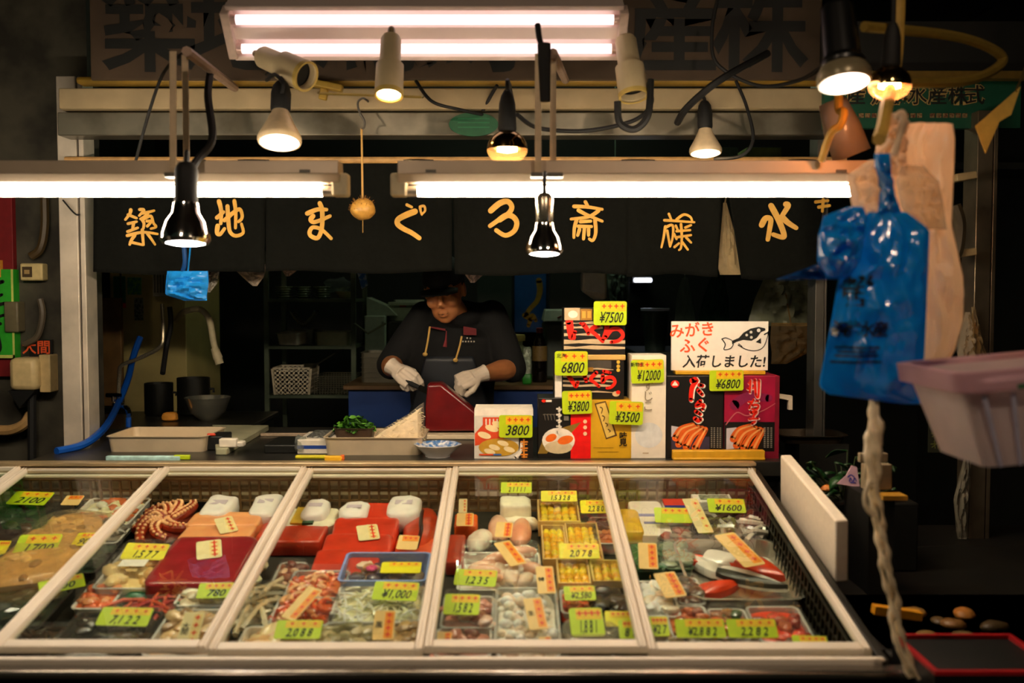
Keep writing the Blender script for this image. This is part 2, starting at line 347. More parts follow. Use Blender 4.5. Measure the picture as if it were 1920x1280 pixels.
# ================================================================== lamps
def lamp(px, py, Y, tiltx, tiltz, label, kind, r, lit=0, col=(1, .62, .28), h=None, hang=None):
    t = thing('spot_lamp', label, 'lamp', TR(*at(px, py, Y)) @ RZ(tiltz) @ RX(tiltx))
    if kind == 'par':      # reflector bulb in a dark socket: z = 0 at the lens
        b = B(); b.lathe([(r * .96, .004), (r, .012), (r * .98, .022), (r * .62, .07 * r / .066), (r * .42, .1 * r / .066), (r * .36, .115 * r / .066)], 28, m=0); b.build('bulb', h or mat('#d9c19a', .35, .1), t)
        b = B(); b.lathe([(.0, -.004), (r * .6, -.002), (r * .97, .006), (r * .9, .012)], 28); b.build('lens', glow(col, lit) if lit else clear('#fff2dc', .2), t)
        z = .105 * r / .066; b = B(); b.lathe([(r * .4, z), (r * .46, z + .01), (r * .46, z + .06), (r * .38, z + .085), (r * .22, z + .1)], 18); b.build('socket', RUBBER, t, bevel=.002)
    elif kind == 'flood':    # wide lamp in a thick dark holder
        b = B(); b.lathe([(r * .96, .004), (r, .012), (r * .98, .03), (r * .86, .045), (r * .6, .05)], 28); b.build('bulb', h, t)
        b = B(); b.lathe([(.0, -.004), (r * .6, -.002), (r * .97, .006), (r * .9, .012)], 28); b.build('lens', glow(col, lit), t)
        b = B(); b.lathe([(r * .8, .048), (r * .82, .06), (r * .7, .07), (r * .62, .2), (r * .5, .21)], 22); b.build('holder', mat('#0c0d0d', .35), t, bevel=.002)
    elif kind == 'can':    # cylindrical spotlight
        b = B(); b.lathe([(r * .8, .05), (r * .84, .004), (r, 0), (r, .012), (r * .97, .1), (r * .76, .105), (r * .72, .19), (r * .6, .2)], 26); b.build('can', h or mat('#cdbb93', .5, 0, .12, 10), t)
        b = B(); b.lathe([(0, .03), (r * .81, .028), (r * .81, .024)] if not lit else [(0, .012), (r * .84, .008), (r * .84, .004)], 24, cap=False); b.build('lens', glow(col, lit) if lit else BLACK, t)
        b = B(); b.lathe([(r * .86, -.003), (r * 1.0, -.004), (r * 1.02, .01), (r * .86, .01)], 26, cap=False); b.build('rim', h or mat('#c9ad5c', .5), t)
    elif kind == 'chrome':  # bare mirrored reflector bulb
        k = r / .066; b = B()
        b.lathe([(r * .9, -.006 * k), (r, .004), (r * .97, .018 * k), (r * .8, .05 * k), (r * .55, .075 * k), (r * .5, .1 * k), (r * .36, .11 * k)], 30); b.build('bulb', mat('#e8e2d8', .09, 1, .03), t)
        b = B(); b.lathe([(0, -.012 * k), (r * .5, -.01 * k), (r * .9, -.004 * k)], 30, cap=False); b.build('lens', glow(col, lit) if lit else clear('#ffffff', .25, .05), t)
        b = B(); b.lathe([(r * .42, .1 * k), (r * .46, .105 * k), (r * .46, .19 * k), (r * .4, .2 * k), (r * .28, .21 * k)], 18); b.build('socket', h or RUBBER, t, bevel=.002)
    elif kind == 'globe':   # half mirrored round bulb
        b = B(); b.lathe([(r * math.cos(a * PI / 16) * (1 if a < 4 else .98), r * math.sin(a * PI / 16) * (.72 if a < 0 else .95)) for a in range(0, 7)], 28, cap=False); b.build('mirror_dome', mat('#a58a5c', .12, 1, .05), t)
        b = B(); b.lathe([(max(.001, r * math.cos(a * PI / 16)), r * math.sin(a * PI / 16) * .72) for a in range(-8, 1)], 28, cap=False); b.build('clear_dome', clear('#ffe2ae', .12), t)
        b = B(); b.lathe([(0, -.012), (r * .5, -.006), (r * .5, .006), (0, .014)], 14); b.build('filament', glow(col, lit), t)
        b = B(); b.lathe([(r * .4, r * .85), (r * .46, r * .95), (r * .4, r * 2.2), (r * .3, r * 2.6), (.008, r * 2.9)], 16); b.build('socket', RUBBER, t, bevel=.002)
    if hang is not None:
        top = {'flood': .2, 'par': .2 * r / .066 + .0, 'can': .195, 'chrome': .205 * r / .066, 'globe': r * 2.85}[kind]; I = t.matrix_world.inverted(); q = I @ (at(*hang) if not isinstance(hang, Vector) else hang); p = Vector((0, 0, top))
        b = B(); b.tube(smooth([p - Vector((0, 0, .01)), p + Vector((0, 0, .03)), p.lerp(q, .5) + Vector((0, 0, .03)), q], 5), .0055 if kind != 'can' else .011, 8); b.build('cord' if kind != 'can' else 'bracket', RUBBER if kind != 'can' else mat('#8d7c58', .5), t)
    return t
lamp(524, 270, 3.0, -.3, .1, 'reflector lamp with cream cone left of the top fixture, lit', 'par', .066, 3.4, (1, .80, .62), hang=(500, 140, 3.455))
lamp(729, 178, 3.0, -.34, 0, 'upright beige cylindrical spotlight under the top fixture, lit warm', 'can', .043, 24, (1, .66, .26), hang=(735, 100, 3.455))
lamp(574, 143, 3.05, -1.15, 1.05, 'beige cylindrical spotlight with dark mouth turned to the right', 'can', .047, hang=(520, 110, 3.455))
lamp(1188, 180, 3.1, -.3, .35, 'unlit beige cylindrical spotlight at the right end of the top fixture', 'can', .046, hang=(1180, 100, 3.455))
lamp(951, 280, 2.95, 0, 0, 'round half mirrored bulb glowing gold above the right tube light', 'globe', .06, WARM, hang=(960, 185, 3.5))
lamp(1323, 290, 3.45, -.15, 0, 'small warm lamp just over the right tube light, far side', 'par', .056, 7, (1, .68, .36), hang=(1300, 195, 3.5))
lamp(1584, 160, 2.4, -.25, .1, 'wide black lamp with pale glowing rim at the upper right', 'flood', .064, 5, (1, .62, .44), mat('#8d8265', .3, .3), hang=Vector((.84, 2.45, 3.1)))
lamp(1668, 160, 2.4, .1, 0, 'orange glass bulb shining red beside the wide black lamp', 'globe', .05, 60, (1, .42, .22), hang=Vector((.93, 2.45, 3.1)))
lamp(348, 452, 2.5, -.08, 0, 'chrome reflector lamp hanging in front of the first curtain character', 'chrome', .062, 16, (1, .93, .9), hang=(352, 312, 2.675))
lamp(1021, 473, 2.5, -.08, 0, 'chrome reflector lamp with silver socket hanging in the middle', 'chrome', .047, 22, (1, .86, .8), h=mat('#d5c8b0', .25, .9), hang=(1022, 328, 2.70))
# lamps added out of view to brighten the stall front, hung above the customers
for x_, nm in ((-.9, 'left'), (.75, 'right')):
    q = Vector((x_, .75, 2.72)); pj = lambda q: (960 + F * q.x / ((q - EYE).dot(FWD)), 640 - F * ((q - EYE).dot(UPV)) / ((q - EYE).dot(FWD)), q.y)
    lamp(*pj(q), .55, 0, 'added unseen lamp hanging from the ceiling above the customers, the %s one' % nm, 'par', .07, LANE_ADDED, (1, .74, .52), hang=Vector((x_, .75, 3.1)))
# ================================================================== cables, hooks
def cable(pts, r, label, cat='cable', m=RUBBER, nm='cable', n=8):
    b = B(); b.tube(smooth([at(*p) for p in pts], n), r, 8); return tag(b.build(nm, m), label, cat)
cable([(345, 98, 2.75), (300, 150, 3.0), (255, 300, 3.2), (255, 330, 3.3)], .005, 'thin black cable looping down left of the left straps')
cable([(395, 130, 3.1), (390, 180, 2.9), (398, 260, 2.75), (370, 300, 2.66), (345, 338, 2.5)], .011, 'thick black cable feeding the left chrome lamp')
cable([(500, 150, 3.2), (515, 140, 3.05), (530, 155, 3.0), (528, 175, 3.0)], .006, 'black cable bending into the cream cone lamp')
cable([(780, 152, 3.465), (810, 190, 3.4), (860, 205, 3.42), (905, 215, 3.51)], .006, 'black cable sagging over the green oval plate')
cable([(932, 160, 3.45), (920, 180, 3.49), (905, 208, 3.515)], .006, 'short black cable end above the green oval plate')
cable([(970, 215, 3.1), (1010, 240, 3.2), (1100, 245, 3.3), (1190, 225, 3.2), (1222, 190, 3.1), (1210, 160, 3.1)], .007, 'long black cable sagging from the gold bulb to the unlit spotlight')
cable([(1158, 190, 3.05), (1162, 230, 3.05), (1190, 242, 3.05), (1215, 215, 3.05), (1220, 150, 3.08)], .011, 'thick black cable looping under the unlit spotlight')
cable([(1345, 0, 3.2), (1335, 60, 3.2), (1345, 120, 3.2), (1420, 160, 3.2), (1500, 150, 3.0), (1560, 110, 2.6)], .006, 'black cable arcing in front of the fascia character to the wide lamp')
cable([(1440, 100, 3.3), (1350, 150, 3.2), (1290, 200, 3.3), (1270, 230, 3.4)], .012, 'thick black cable slanting down to the small warm lamp')
cable([(1380, 152, 3.465), (1400, 200, 3.44), (1412, 260, 3.4), (1390, 292, 3.4), (1340, 298, 3.5)], .006, 'black cable hanging right of the small warm lamp')
cable([(1620, 50, 2.4), (1800, 70, 2.6), (1880, 110, 2.7), (1820, 150, 2.6), (1690, 155, 2.45)], .013, 'yellowed hose looped behind the orange bulb', 'hose', mat('#8c7430', .5), 'hose')
cable([(118, 375, 3.6), (140, 400, 3.58), (150, 402, 3.58)], .003, 'thin black wire crossing the aluminium post')
b = B(); b.tube([at(597, 174, 3.5), at(600, 175, 3.15), at(790, 182, 3.15), at(793, 182, 3.5)], .004, 6); tag(b.build('rail', mat('#8f7a3c', .4, .5)), 'thin metal rail behind the lit beige spotlight', 'rail')
b = B(); b.box(-.06, .06, -.02, .02, -.012, .012); b.T = TR(0, 0, -.03); b.box(-.014, .014, -.012, .012, -.02, .02)
tag(b.build('tube_clamp', mat('#a88a35', .5), None, TR(*at(610, 160, 3.45)) @ RY(.2), bevel=.005), 'yellowed clamp behind the beige spotlight turned right', 'clamp')
# dried puffer fish on its string
t = thing('dried_pufferfish', 'small dried pufferfish ball hanging on a string by the curtain', 'ornament', at(680, 392, 3.3)); I = t.matrix_world.inverted()
r = S(23, 3.3); b = B(); b.ball((0, 0, 0), (r, r, r * .88), 20, 14, nz=.08); b.build('body', mat('#b98a3c', .4, 0, .3, 60), t)
b = B()
for k in range(60):
    z = R.uniform(-.1, 1); g = R.uniform(0, 2 * PI); q = math.sqrt(1 - z * z); d = Vector((q * math.cos(g), q * math.sin(g), z)); b.tube([d * r * .85, d * r * 1.18], [.0016, .0004], 4)
o = b.build('spines', mat('#7a5320', .5), t)
b = B(); b.tube([(0, 0, r * .8), I @ at(678, 240, 3.3)], .0035, 6); b.tube([(0, 0, -r * .8), (0, 0, -r * 1.9)], .001, 4); b.build('string', mat('#b98f4a', .7), t)
b = B(); b.tube(smooth([I @ at(*p) for p in ((690, 196, 3.3), (680, 186, 3.3), (670, 190, 3.3), (672, 205, 3.3), (682, 225, 3.3), (683, 240, 3.3), (677, 243, 3.3))], 6) if 0 else smooth([I @ at(690, 190, 3.5), I @ at(688, 188, 3.32), I @ at(680, 184, 3.3), I @ at(671, 192, 3.3), I @ at(674, 210, 3.3), I @ at(683, 226, 3.3), I @ at(683, 238, 3.3), I @ at(677, 242, 3.3)], 6), .004, 6); b.build('hook', DULL, t)
# green oval plate on the beam
t = thing('oval_plate', 'dark green oval plate fixed on the metal beam', 'plate', at(888, 233, 3.505))
b = B(); b.prism([(S(46, 3.5) * math.cos(k * PI / 16), 0, S(22, 3.5) * math.sin(k * PI / 16)) for k in range(32)], (0, .012, 0)); b.build('plate', mat('#0f4a2b', .4), t)
b = B()
for z in (-.012, .004, .018): b.box(-.055, .055, -.001, 0, z, z + .004)
b.build('marks', mat('#15603a', .5), t)
# ================================================================== shop curtain
NY = 3.6
def wv(x, z): return .012 * math.sin(x * 9 + 1) + .008 * math.sin(x * 23) + .004 * math.sin(x * 41 + z * 3)
a = at(175, 300, NY); c = at(1560, 300, NY)
nr = thing('shop_curtain', 'long black shop curtain with gold brush characters above the fishmonger', 'curtain', Vector((0, NY, a.z)))
Z0 = a.z
b = B(); b.tube([(a.x - .1, .0, .0), (c.x + .05, .0, .0)], .012, 10); b.build('curtain_rod', WOOD, nr)
CLOTH = mat('#10110e', .95, 0, .2, 60, .1, spec=.1); GOLD = mat('#e2ab45', .6, 0, .12, 30)
ZR1 = (220, 365, 260 / 1920); ZR2 = (560, 365, 260 / 1920); ZR3 = (900, 360, 260 / 1920); ZR4 = (1220, 370, 300 / 1920)
def loc(p, Y=NY): q = at(p[0], p[1], Y); return Vector((q.x, q.z - Z0))
PAN = [([175, 500], [175, 498], 512), ([500, 848], [500, 847], 510), ([848, 1176], [853, 1174], 514), ([1176, 1356], [1174, 1346], 516), ([1357, 1550], [1392, 1528], 522)]
PANELS = []
for (t0, t1), (u0, u1), yb in PAN:
    def fn(i, j, t0=t0, t1=t1, u0=u0, u1=u1, yb=yb):
        px = (t0 + (t1 - t0) * i) * (1 - j) + (u0 + (u1 - u0) * i) * j; py = 300 + (yb - 300) * j + 3 * math.sin(i * 7 + t0)* j
        q = loc((px, py)); return (q.x, wv(q.x, q.y), q.y)
    b = B(); b.grid(fn, 40, 24); PANELS.append(b.build('curtain_panel', CLOTH, nr, solid=.003))
CH = [(0, ZR1, 42, [[(180, 205), (170, 260), (115, 345)], [(150, 275), (250, 320)], [(290, 200), (345, 205), (285, 285)], [(320, 250), (400, 235), (490, 215)], [(400, 245), (360, 290), (300, 330)],
       [(150, 400), (250, 370)], [(215, 390), (205, 470)], [(145, 510), (265, 455)], [(315, 330), (345, 390), (338, 460)], [(340, 330), (440, 290), (480, 390), (520, 440), (440, 465)], [(385, 360), (440, 355)], [(390, 430), (440, 380)],
       [(140, 565), (330, 515), (540, 540)], [(325, 480), (330, 580), (340, 690)], [(230, 560), (190, 630), (170, 690)], [(180, 655), (330, 690)], [(390, 530), (440, 600), (500, 685)]]),
      (0, ZR1, 56, [[(1415, 90), (1445, 230), (1440, 400)], [(1390, 320), (1475, 240)], [(1400, 430), (1392, 530), (1430, 550), (1490, 470)], [(1530, 160), (1545, 400), (1570, 520), (1650, 570), (1760, 530), (1735, 410)],
       [(1630, 90), (1650, 250), (1645, 460)], [(1490, 355), (1600, 260), (1705, 205), (1745, 280), (1735, 340), (1690, 375)]]),
      (1, ZR2, 62, [[(110, 255), (250, 200), (385, 205)], [(285, 115), (320, 220), (315, 450), (260, 590), (170, 575), (140, 520), (180, 450), (270, 460), (350, 510), (450, 605)], [(190, 290), (155, 340), (200, 375), (320, 340), (435, 295)]]),
      (1, ZR2, 80, [[(1620, 240), (1480, 290), (1380, 345), (1375, 410), (1460, 475), (1570, 530), (1680, 605)]]),
      (1, ZR2, 44, [[(1505, 145), (1575, 180)]]), (1, ZR2, 34, [[(1690, 185), (1700, 240), (1715, 285)], [(1690, 175), (1745, 165), (1760, 225), (1725, 270)]]),
      (2, ZR3, 76, [[(150, 260), (270, 160), (380, 130), (440, 200), (400, 290), (270, 380), (140, 470)], [(270, 385), (380, 320), (470, 350), (510, 430), (470, 540), (350, 600), (225, 530)]]),
      (2, ZR3, 50, [[(1455, 140), (1490, 200)], [(1300, 200), (1480, 210), (1690, 240)], [(1640, 260), (1500, 345), (1260, 375)], [(1360, 255), (1480, 320), (1690, 405)], [(1335, 390), (1305, 500), (1298, 630)],
       [(1590, 390), (1600, 560), (1560, 670), (1510, 650)], [(1390, 412), (1530, 405)], [(1360, 475), (1540, 480)], [(1445, 480), (1430, 650)], [(1375, 520), (1350, 600)], [(1500, 520), (1500, 600)]]),
      (3, ZR4, 32, [[(160, 275), (350, 285), (530, 295)], [(215, 200), (250, 280)], [(310, 265), (400, 205), (480, 230), (505, 285)], [(172, 350), (150, 490), (125, 600)], [(170, 365), (260, 335), (262, 480), (230, 590)], [(195, 400), (228, 580)],
       [(300, 340), (330, 400)], [(365, 320), (375, 470), (365, 600), (340, 630)], [(420, 360), (490, 330)], [(310, 405), (480, 390)], [(300, 480), (490, 450)], [(285, 595), (340, 550)], [(385, 540), (450, 625)], [(430, 480), (490, 540)], [(280, 440), (310, 500)]]),
      (4, ZR4, 66, [[(1445, 100), (1530, 270), (1590, 440), (1575, 480), (1470, 445)], [(1335, 330), (1380, 250), (1440, 265), (1425, 390), (1405, 505)], [(1615, 85), (1635, 110), (1560, 240)], [(1575, 245), (1640, 310), (1725, 370)]]),
      (4, ZR4, 40, [[(1960, 60), (2120, 40)], [(2000, 120), (2140, 100)], [(2060, 30), (2050, 170)]])]
for pi_, (ox, oy, sc), w, sts in CH:
    b = B()
    for st in sts:
        st = [loc((ox + x * sc, oy + y * sc)) for x, y in st]
        b.rib(st, S(w * sc, NY), y=lambda p: wv(p.x, p.y) - .005)
    o = b.build('brush_character', GOLD, PANELS[pi_], smooth=False)
# ================================================================== counter behind the showcase
LZ = .952
b = B(); b.box(-2.3, 1.02, 3.215, 4.07, LZ - .05, LZ)
ct = thing('work_counter', 'dark steel work counter between the showcase and the fishmonger', 'counter', Vector((-.4, 3.6, 0)))
b.T = Matrix(); bb = B(); bb.box(-1.19, 1.32, -.375, .47, LZ - .05, LZ); bb.build('worktop', mat('#3b3a35', .35, .6, .25, 6), ct, bevel=.004)
bb = B(); bb.box(-1.18, 1.31, -.34, .45, 0, LZ - .05); bb.build('body', mat('#191a17', .6, .2, .2, 6), ct)
# ================================================================== price cards: local XY is the face of the card
def card(M, w, h, price, label, style='lime', parent=None, seed=0, shear=.3, split=.42, bold=.012, mark=True, small=None, grp=None):
    rr = random.Random(seed * 31 + int(w * 9999)); base, top, ink = {'lime': ('#bfd912', '#ecc41c', INK), 'yellow': ('#eadf14', '#f2c41a', INK), 'orange': ('#f0c880', '#f89420', INK), 'cream': ('#ead9a4', '#ead08a', INK)}[style]
    o = thing('price_card', label, 'price card', M, grp)
    b = B(); r = min(w, h) * .1; b.loops([rrect(w, h, 0, r), rrect(w, h, .0012, r)], 0)
    b.T = TR(0, 0, .0016)
    y0 = h * (.5 - split)
    if w >= h * .95 or style in ('lime', 'yellow'):
        b.poly([(-w * .3, y0, 0), (w * .47, y0, 0), (w * .47, h * .46, 0), (-w * .3, h * .46, 0)], 1); b.T = TR(0, 0, .002)
        if mark:
            n = rr.choice((3, 4)); 
            for k in range(n):   # small red stamp-like marks
                x = -w * .28 + (k + .5) * w * .74 / n; s = h * .075
                b.box(x - s * 1.2, x + s * 1.2, h * .30 - s * .3, h * .30 + s * .3, 0, .0002, 2); b.box(x - s * .3, x + s * .3, h * .30 - s * 1.3, h * .30 + s * 1.2, 0, .0002, 2)
    else:
        b.poly([(w * .02, -h * .44, 0), (w * .44, -h * .44, 0), (w * .44, h * .44, 0), (w * .02, h * .44, 0)], 1); b.T = TR(0, 0, .002)
        for k in range(4):
            y = h * .34 - k * h * .22; s = w * .12
            b.box(w * .22 - s, w * .22 + s, y - s * .3, y + s * .3, 0, .0002, 2); b.box(w * .22 - s * .3, w * .22 + s * .3, y - s * 1.1, y + s * 1.1, 0, .0002, 2)
    b.build('card', [mat(base, .5, 0, .06), mat(top, .5, 0, .12, 60), REDINK], o, smooth=False)
    if price:
        if w >= h * .8: txt(price, h * .62, ink, o, TR(w * .02, -h * .2, .0022), 'price', bold, shear, min(1.0, .78 * w / (h * .62 * .56 * len(price))))
        else: txt(price, w * .36, ink, o, TR(-w * .24, 0, .0022), 'price', bold, 0, 1, vert=True)
    if small: txt(small, h * .2, ink, o, TR(-w * .3, h * .3, .0024), 'note', bold)
    return o
def vcard(px, py, wp, hp, Y, price, label, rot=0, lean=0, **k):
    return card(TR(*at(px, py, Y)) @ RX(lean) @ FACE @ RZ(rot), S(wp, Y), S(hp, Y), price, label, **k)
# ================================================================== cartons on the counter edge
class Print(B):
    """front artwork of a carton, drawn in photo pixels relative to the carton"""
    def setup(s, cx, py, Y): s.cx = cx; s.py = py; s.k = Y / F; s.n = 0; return s
    def L(s, p): return Vector(((p[0] - s.cx) * s.k, (s.py - p[1]) * s.k))
    def sh(s, pts, m):
        s.n += 1; y = -.0005 - .00012 * s.n; q = [s.L(p) for p in pts]; return s.poly([(p.x, y, p.y) for p in q], m)
    def rect(s, x0, y0, x1, y1, m): return s.sh([(x0, y1), (x1, y1), (x1, y0), (x0, y0)], m)
    def oval(s, x, y, rx, ry, m, a=0, n=20):
        return s.sh([(x + rx * math.cos(t) * math.cos(a) - ry * math.sin(t) * math.sin(a), y - rx * math.cos(t) * math.sin(a) - ry * math.sin(t) * math.cos(a)) for t in [2 * PI * k / n for k in range(n)]], m)
    def st(s, pts, w, m): s.n += 1; return s.rib([s.L(p) for p in pts], w * s.k, m, -.0005 - .00012 * s.n)
def carton(x0, y0, x1, y1, Y, dp, label, body, mats, draw, cat='carton', grp=None, z=None, name='food_carton', rot=0, top=None):
    p = at((x0 + x1) / 2, y1, Y); 
    if z is None: z = p.z if abs(p.z - LZ) > .02 else LZ
    t = thing(name, label, cat, TR(p.x, Y, z) @ RZ(rot), grp)
    k = Y / F; w = (x1 - x0) * k / 2; h = (p.z + (y1 - y0) * k) - z
    b = B(); b.box(-w, w, 0, dp, 0, h); b.build('box', body, t, smooth=False, bevel=.0015)
    if top: b = B(); b.box(-w - .002, w + .002, -.002, dp + .002, h - top[0] * k, h + .002); b.build('lid', top[1], t, bevel=.002)
    P_ = Print().setup((x0 + x1) / 2, y0 + h / k, Y); draw(P_); P_.build('printed_front', mats, t, smooth=False)
    return t
def word(t, s, px, py, size, m, cx, ybot, Y, vert=False, bold=.02, sx=1, shear=0, name='lettering', rot=0, yy=-.0045):
    k = Y / F; return txt(s, size * k, m, t, TR((px - cx) * k, yy, (ybot - py) * k) @ FACE @ RZ(rot), name, bold, shear, sx, vert)
KRED = mat('#f0240f', .4); KBLK = mat('#15120f', .4); KWHT = mat('#efe6d6', .5); KTAN = mat('#c9b08a', .5); KGLD = mat('#dcb23a', .5)
Y1 = 3.29
# ikura boxes
def ik(P, a, b0, w, h, band):
    pass
def draw_ik1(P):
    P.rect(1058, 577, 1087, 600, 3); P.oval(1074, 589, 9, 7, 2); P.rect(1088, 579, 1110, 600, 4); P.rect(1091, 583, 1098, 596, 5); P.rect(1101, 583, 1108, 596, 5)
    for y0, y1, x1 in ((603, 608, 1120), (610, 617, 1130), (624, 630, 1125), (636, 645, 1172), (648, 655, 1172)):
        P.sh([(1057, y0), (1080, y0 + 2), (1110, y0 - 1), (x1, y0 + 2), (x1, y1 - 1), (1120, y1), (1085, y1 - 2), (1057, y1)], 3)
    P.sh([(1060, 601), (1074, 600), (1076, 622), (1080, 632), (1078, 637), (1066, 635), (1063, 622)], 0)
    P.st([(1066, 604), (1068, 620), (1072, 634), (1078, 622)], 9, 0); P.st([(1094, 608), (1101, 618), (1103, 625)], 9, 0)
    P.st([(1088, 606), (1096, 609)], 5, 0); P.st([(1123, 609), (1108, 618), (1118, 628), (1130, 640)], 8, 0); P.st([(1138, 608), (1136, 622), (1130, 638)], 9, 0)
    P.st([(1135, 632), (1146, 618), (1160, 617), (1168, 628), (1160, 638), (1146, 641)], 8, 0)
t = carton(1057, 577, 1172, 660, Y1 + .05, .13, 'top black and tan striped salmon roe carton with bright red brush writing', KBLK, [KRED, KBLK, KWHT, KTAN, mat('#a8761f', .5), mat('#e0a63c', .5)], draw_ik1, z=at(0, 665, Y1 + .04).z, cat='carton')
ik1 = t
b = B(); p = at(1112, 665, Y1 + .03); w = S(62, Y1); b.box(-w, w, 0, .15, -S(10, Y1), 0); bt = tag(b.build('box_tray', mat('#d0aa5e', .55, 0, .1, 20), None, TR(p.x, Y1 + .035, at(0, 665, Y1 + .04).z), bevel=.003), 'flat tan carton lid between the two salmon roe cartons', 'tray')
def draw_ik2(P):
    P.rect(1040, 668, 1053, 748, 2); P.rect(1100, 668, 1146, 690, 6)
    for y0, y1 in ((690, 693), (702, 708), (712, 716), (720, 725), (733, 736)): P.sh([(1055, y0), (1090, y0 + 1), (1120, y0 - 1), (1150, y0 + 2), (1150, y1), (1110, y1 - 1), (1075, y1), (1055, y1 - 1)], 3)
    for y in (671, 678, 686, 693): P.oval(1159, y, 3.4, 3.4, 5)
    P.rect(1101, 688, 1112, 696, 4)
    P.st([(1066, 704), (1074, 716), (1080, 724), (1083, 716)], 8, 0); P.st([(1096, 704), (1099, 714)], 8, 0); P.st([(1118, 698), (1107, 710), (1114, 716), (1123, 724)], 7, 0)
    P.st([(1132, 695), (1144, 698)], 6, 0); P.st([(1130, 703), (1130, 716), (1136, 708), (1148, 707), (1153, 716), (1146, 725), (1138, 727)], 7, 0)
    P.oval(1155, 738, 7, 5, 3); P.oval(1159, 735, 4, 3.5, 0)
ik2 = carton(1040, 675, 1170, 748, Y1 + .04, .14, 'second black salmon roe carton, its red brush writing under the first 6800 card', KBLK, [KRED, KBLK, KWHT, KTAN, mat('#a8761f', .5), KGLD, mat('#4b443a', .5)], draw_ik2, z=None)
# lower cartons
PINK = mat('#e8743a', .5)
def draw_c1(P):
    P.rect(890, 766, 999, 778, 1); P.rect(889, 778, 1000, 860, 2)
    P.rect(905, 781, 936, 806, 3)
    for x in (910, 917, 924, 931): P.rect(x, 784, x + 2.5, 800, 1)
    P.sh([(890, 835), (890, 812), (905, 795), (945, 800), (945, 822), (915, 830)], 3)
    for x, y in ((908, 815), (922, 802), (935, 795)): P.oval(x, y, 13, 6, 4, -.3)
    P.oval(935, 838, 38, 17, 5)
    for x, y in ((927, 838), (943, 830), (955, 842), (918, 846)): P.oval(x, y, 11, 5, 4, -.3)
    P.rect(973, 778, 1000, 860, 0); P.st([(966, 858), (976, 846), (978, 828)], 6, 1)
    for k, y in enumerate((826, 838, 850)): P.rect(976, y, 990, y + 3, 6); P.rect(981, y - 4, 984, y + 8, 6); P.rect(978, y + 5, 989, y + 7, 6)
    P.rect(898, 850, 925, 853, 3); P.rect(925, 850, 940, 853, 7)
c1 = carton(889, 766, 1000, 861, Y1, .15, 'white carton with orange cod roe picture under the 3800 card, leftmost carton', KWHT, [KBLK, KWHT, mat('#d8d2c4', .5), mat('#d9481d', .5), mat('#f2dca6', .5), mat('#c99a2a', .5), mat('#e08a28', .5), mat('#3b6ab0', .5)], draw_c1)
word(c1, 'カラスミ', 945, 772, 7, KTAN, 944.5, 861, Y1, sx=1.6, bold=.01) if False else None
def draw_c2(P):
    P.rect(1070, 745, 1108, 861, 1); P.sh([(1008, 850), (1020, 815), (1050, 802), (1090, 790), (1070, 812), (1040, 830), (1025, 850)], 2)
    P.oval(1047, 825, 31, 24, 3); P.oval(1047, 838, 26, 12, 4)
    P.oval(1033, 820, 11, 7, 5, .4); P.oval(1060, 824, 15, 8, 5, .25)
    for y in (765, 776, 787, 798, 809): P.st([(1044, y), (1052, y + 1), (1047, y + 4)], 3.4, 3); P.rect(1047, y - 4, 1050, y + 6, 3)
    for y in (789, 800, 812): P.oval(1097, y, 3.6, 3.8, 6)
    P.oval(1019, 750, 4, 3, 7); P.rect(1023, 748, 1034, 752, 3)
    for k in range(4): P.st([(1020 + k * 6, 775), (1022 + k * 6, 786)], 1.2, 8); P.st([(1018 + k * 6, 776), (1023 + k * 6, 775)], 1.2, 8)
    P.rect(1057, 778, 1066, 787, 8)
c2 = carton(1009, 745, 1107, 861, Y1, .15, 'black carton with a white bowl of orange cod roe and a red right side', KBLK, [KBLK, mat('#ef1410', .4), mat('#8a6c20', .5), KWHT, mat('#d9c49a', .5), mat('#ee6e1c', .4), mat('#f6c9a0', .5), KRED, mat('#7a7366', .5)], draw_c2)
def draw_c3(P):
    P.sh([(1114, 755), (1135, 750), (1157, 816), (1136, 823)], 1); P.sh([(1117, 757), (1134, 753), (1153, 814), (1137, 820)], 2)
    for x0, x1, y0, y1 in ((1125, 1129, 762, 774), (1129, 1133, 778, 788), (1135, 1139, 792, 798), (1140, 1144, 804, 809)): P.st([(x0, y0), (x1, y0 + 3), (x0 + 2, y1)], 2, 1)
    P.rect(1112, 838, 1150, 839, 3); P.rect(1120, 846, 1160, 847, 3)
c3 = carton(1107, 750, 1184, 862, Y1, .15, 'yellow carton with slanted brown framed label, in front of the second roe carton', mat('#d9a714', .5, 0, .06), [KBLK, mat('#5a3a10', .5), mat('#e3c05e', .5), mat('#a8800e', .5)], draw_c3)
word(c3, '味見', 1168, 826, 15, KBLK, 1145.5, 862, Y1, True, .03, name='lettering')
def draw_c4(P):
    P.rect(1184, 672, 1206, 690, 1); P.oval(1216, 815, 26, 24, 2); P.rect(1205, 848, 1216, 850, 3)
c4 = carton(1183, 664, 1248, 862, Y1, .12, 'tall white carton with thin vertical writing under the 12000 card', mat('#efe4cf', .5, 0, .04), [KWHT, mat('#d9a42c', .5), mat('#dfe0dc', .5), KTAN], draw_c4)
word(c4, 'すじこ', 1214, 745, 22, mat('#8a7a5c', .6), 1215.5, 862, Y1, True, -.004)
word(c4, '正ふ', 1232, 732, 9, mat('#8a7a5c', .6), 1215.5, 862, Y1, True, 0) if False else None
def roe(P, ox, oy, m, k=1.0):
    for q in ([(0, 30), (10, 14), (32, 6)], [(6, 42), (20, 20), (42, 10)], [(20, 47), (32, 26), (50, 12)], [(37, 50), (46, 32), (56, 14)]):
        P.st([(ox + x * k, oy + y * k) for x, y in q], 13 * k, m)
        P.st([(ox + x * k + 1, oy + y * k - 1) for x, y in q], 4 * k, m + 1)
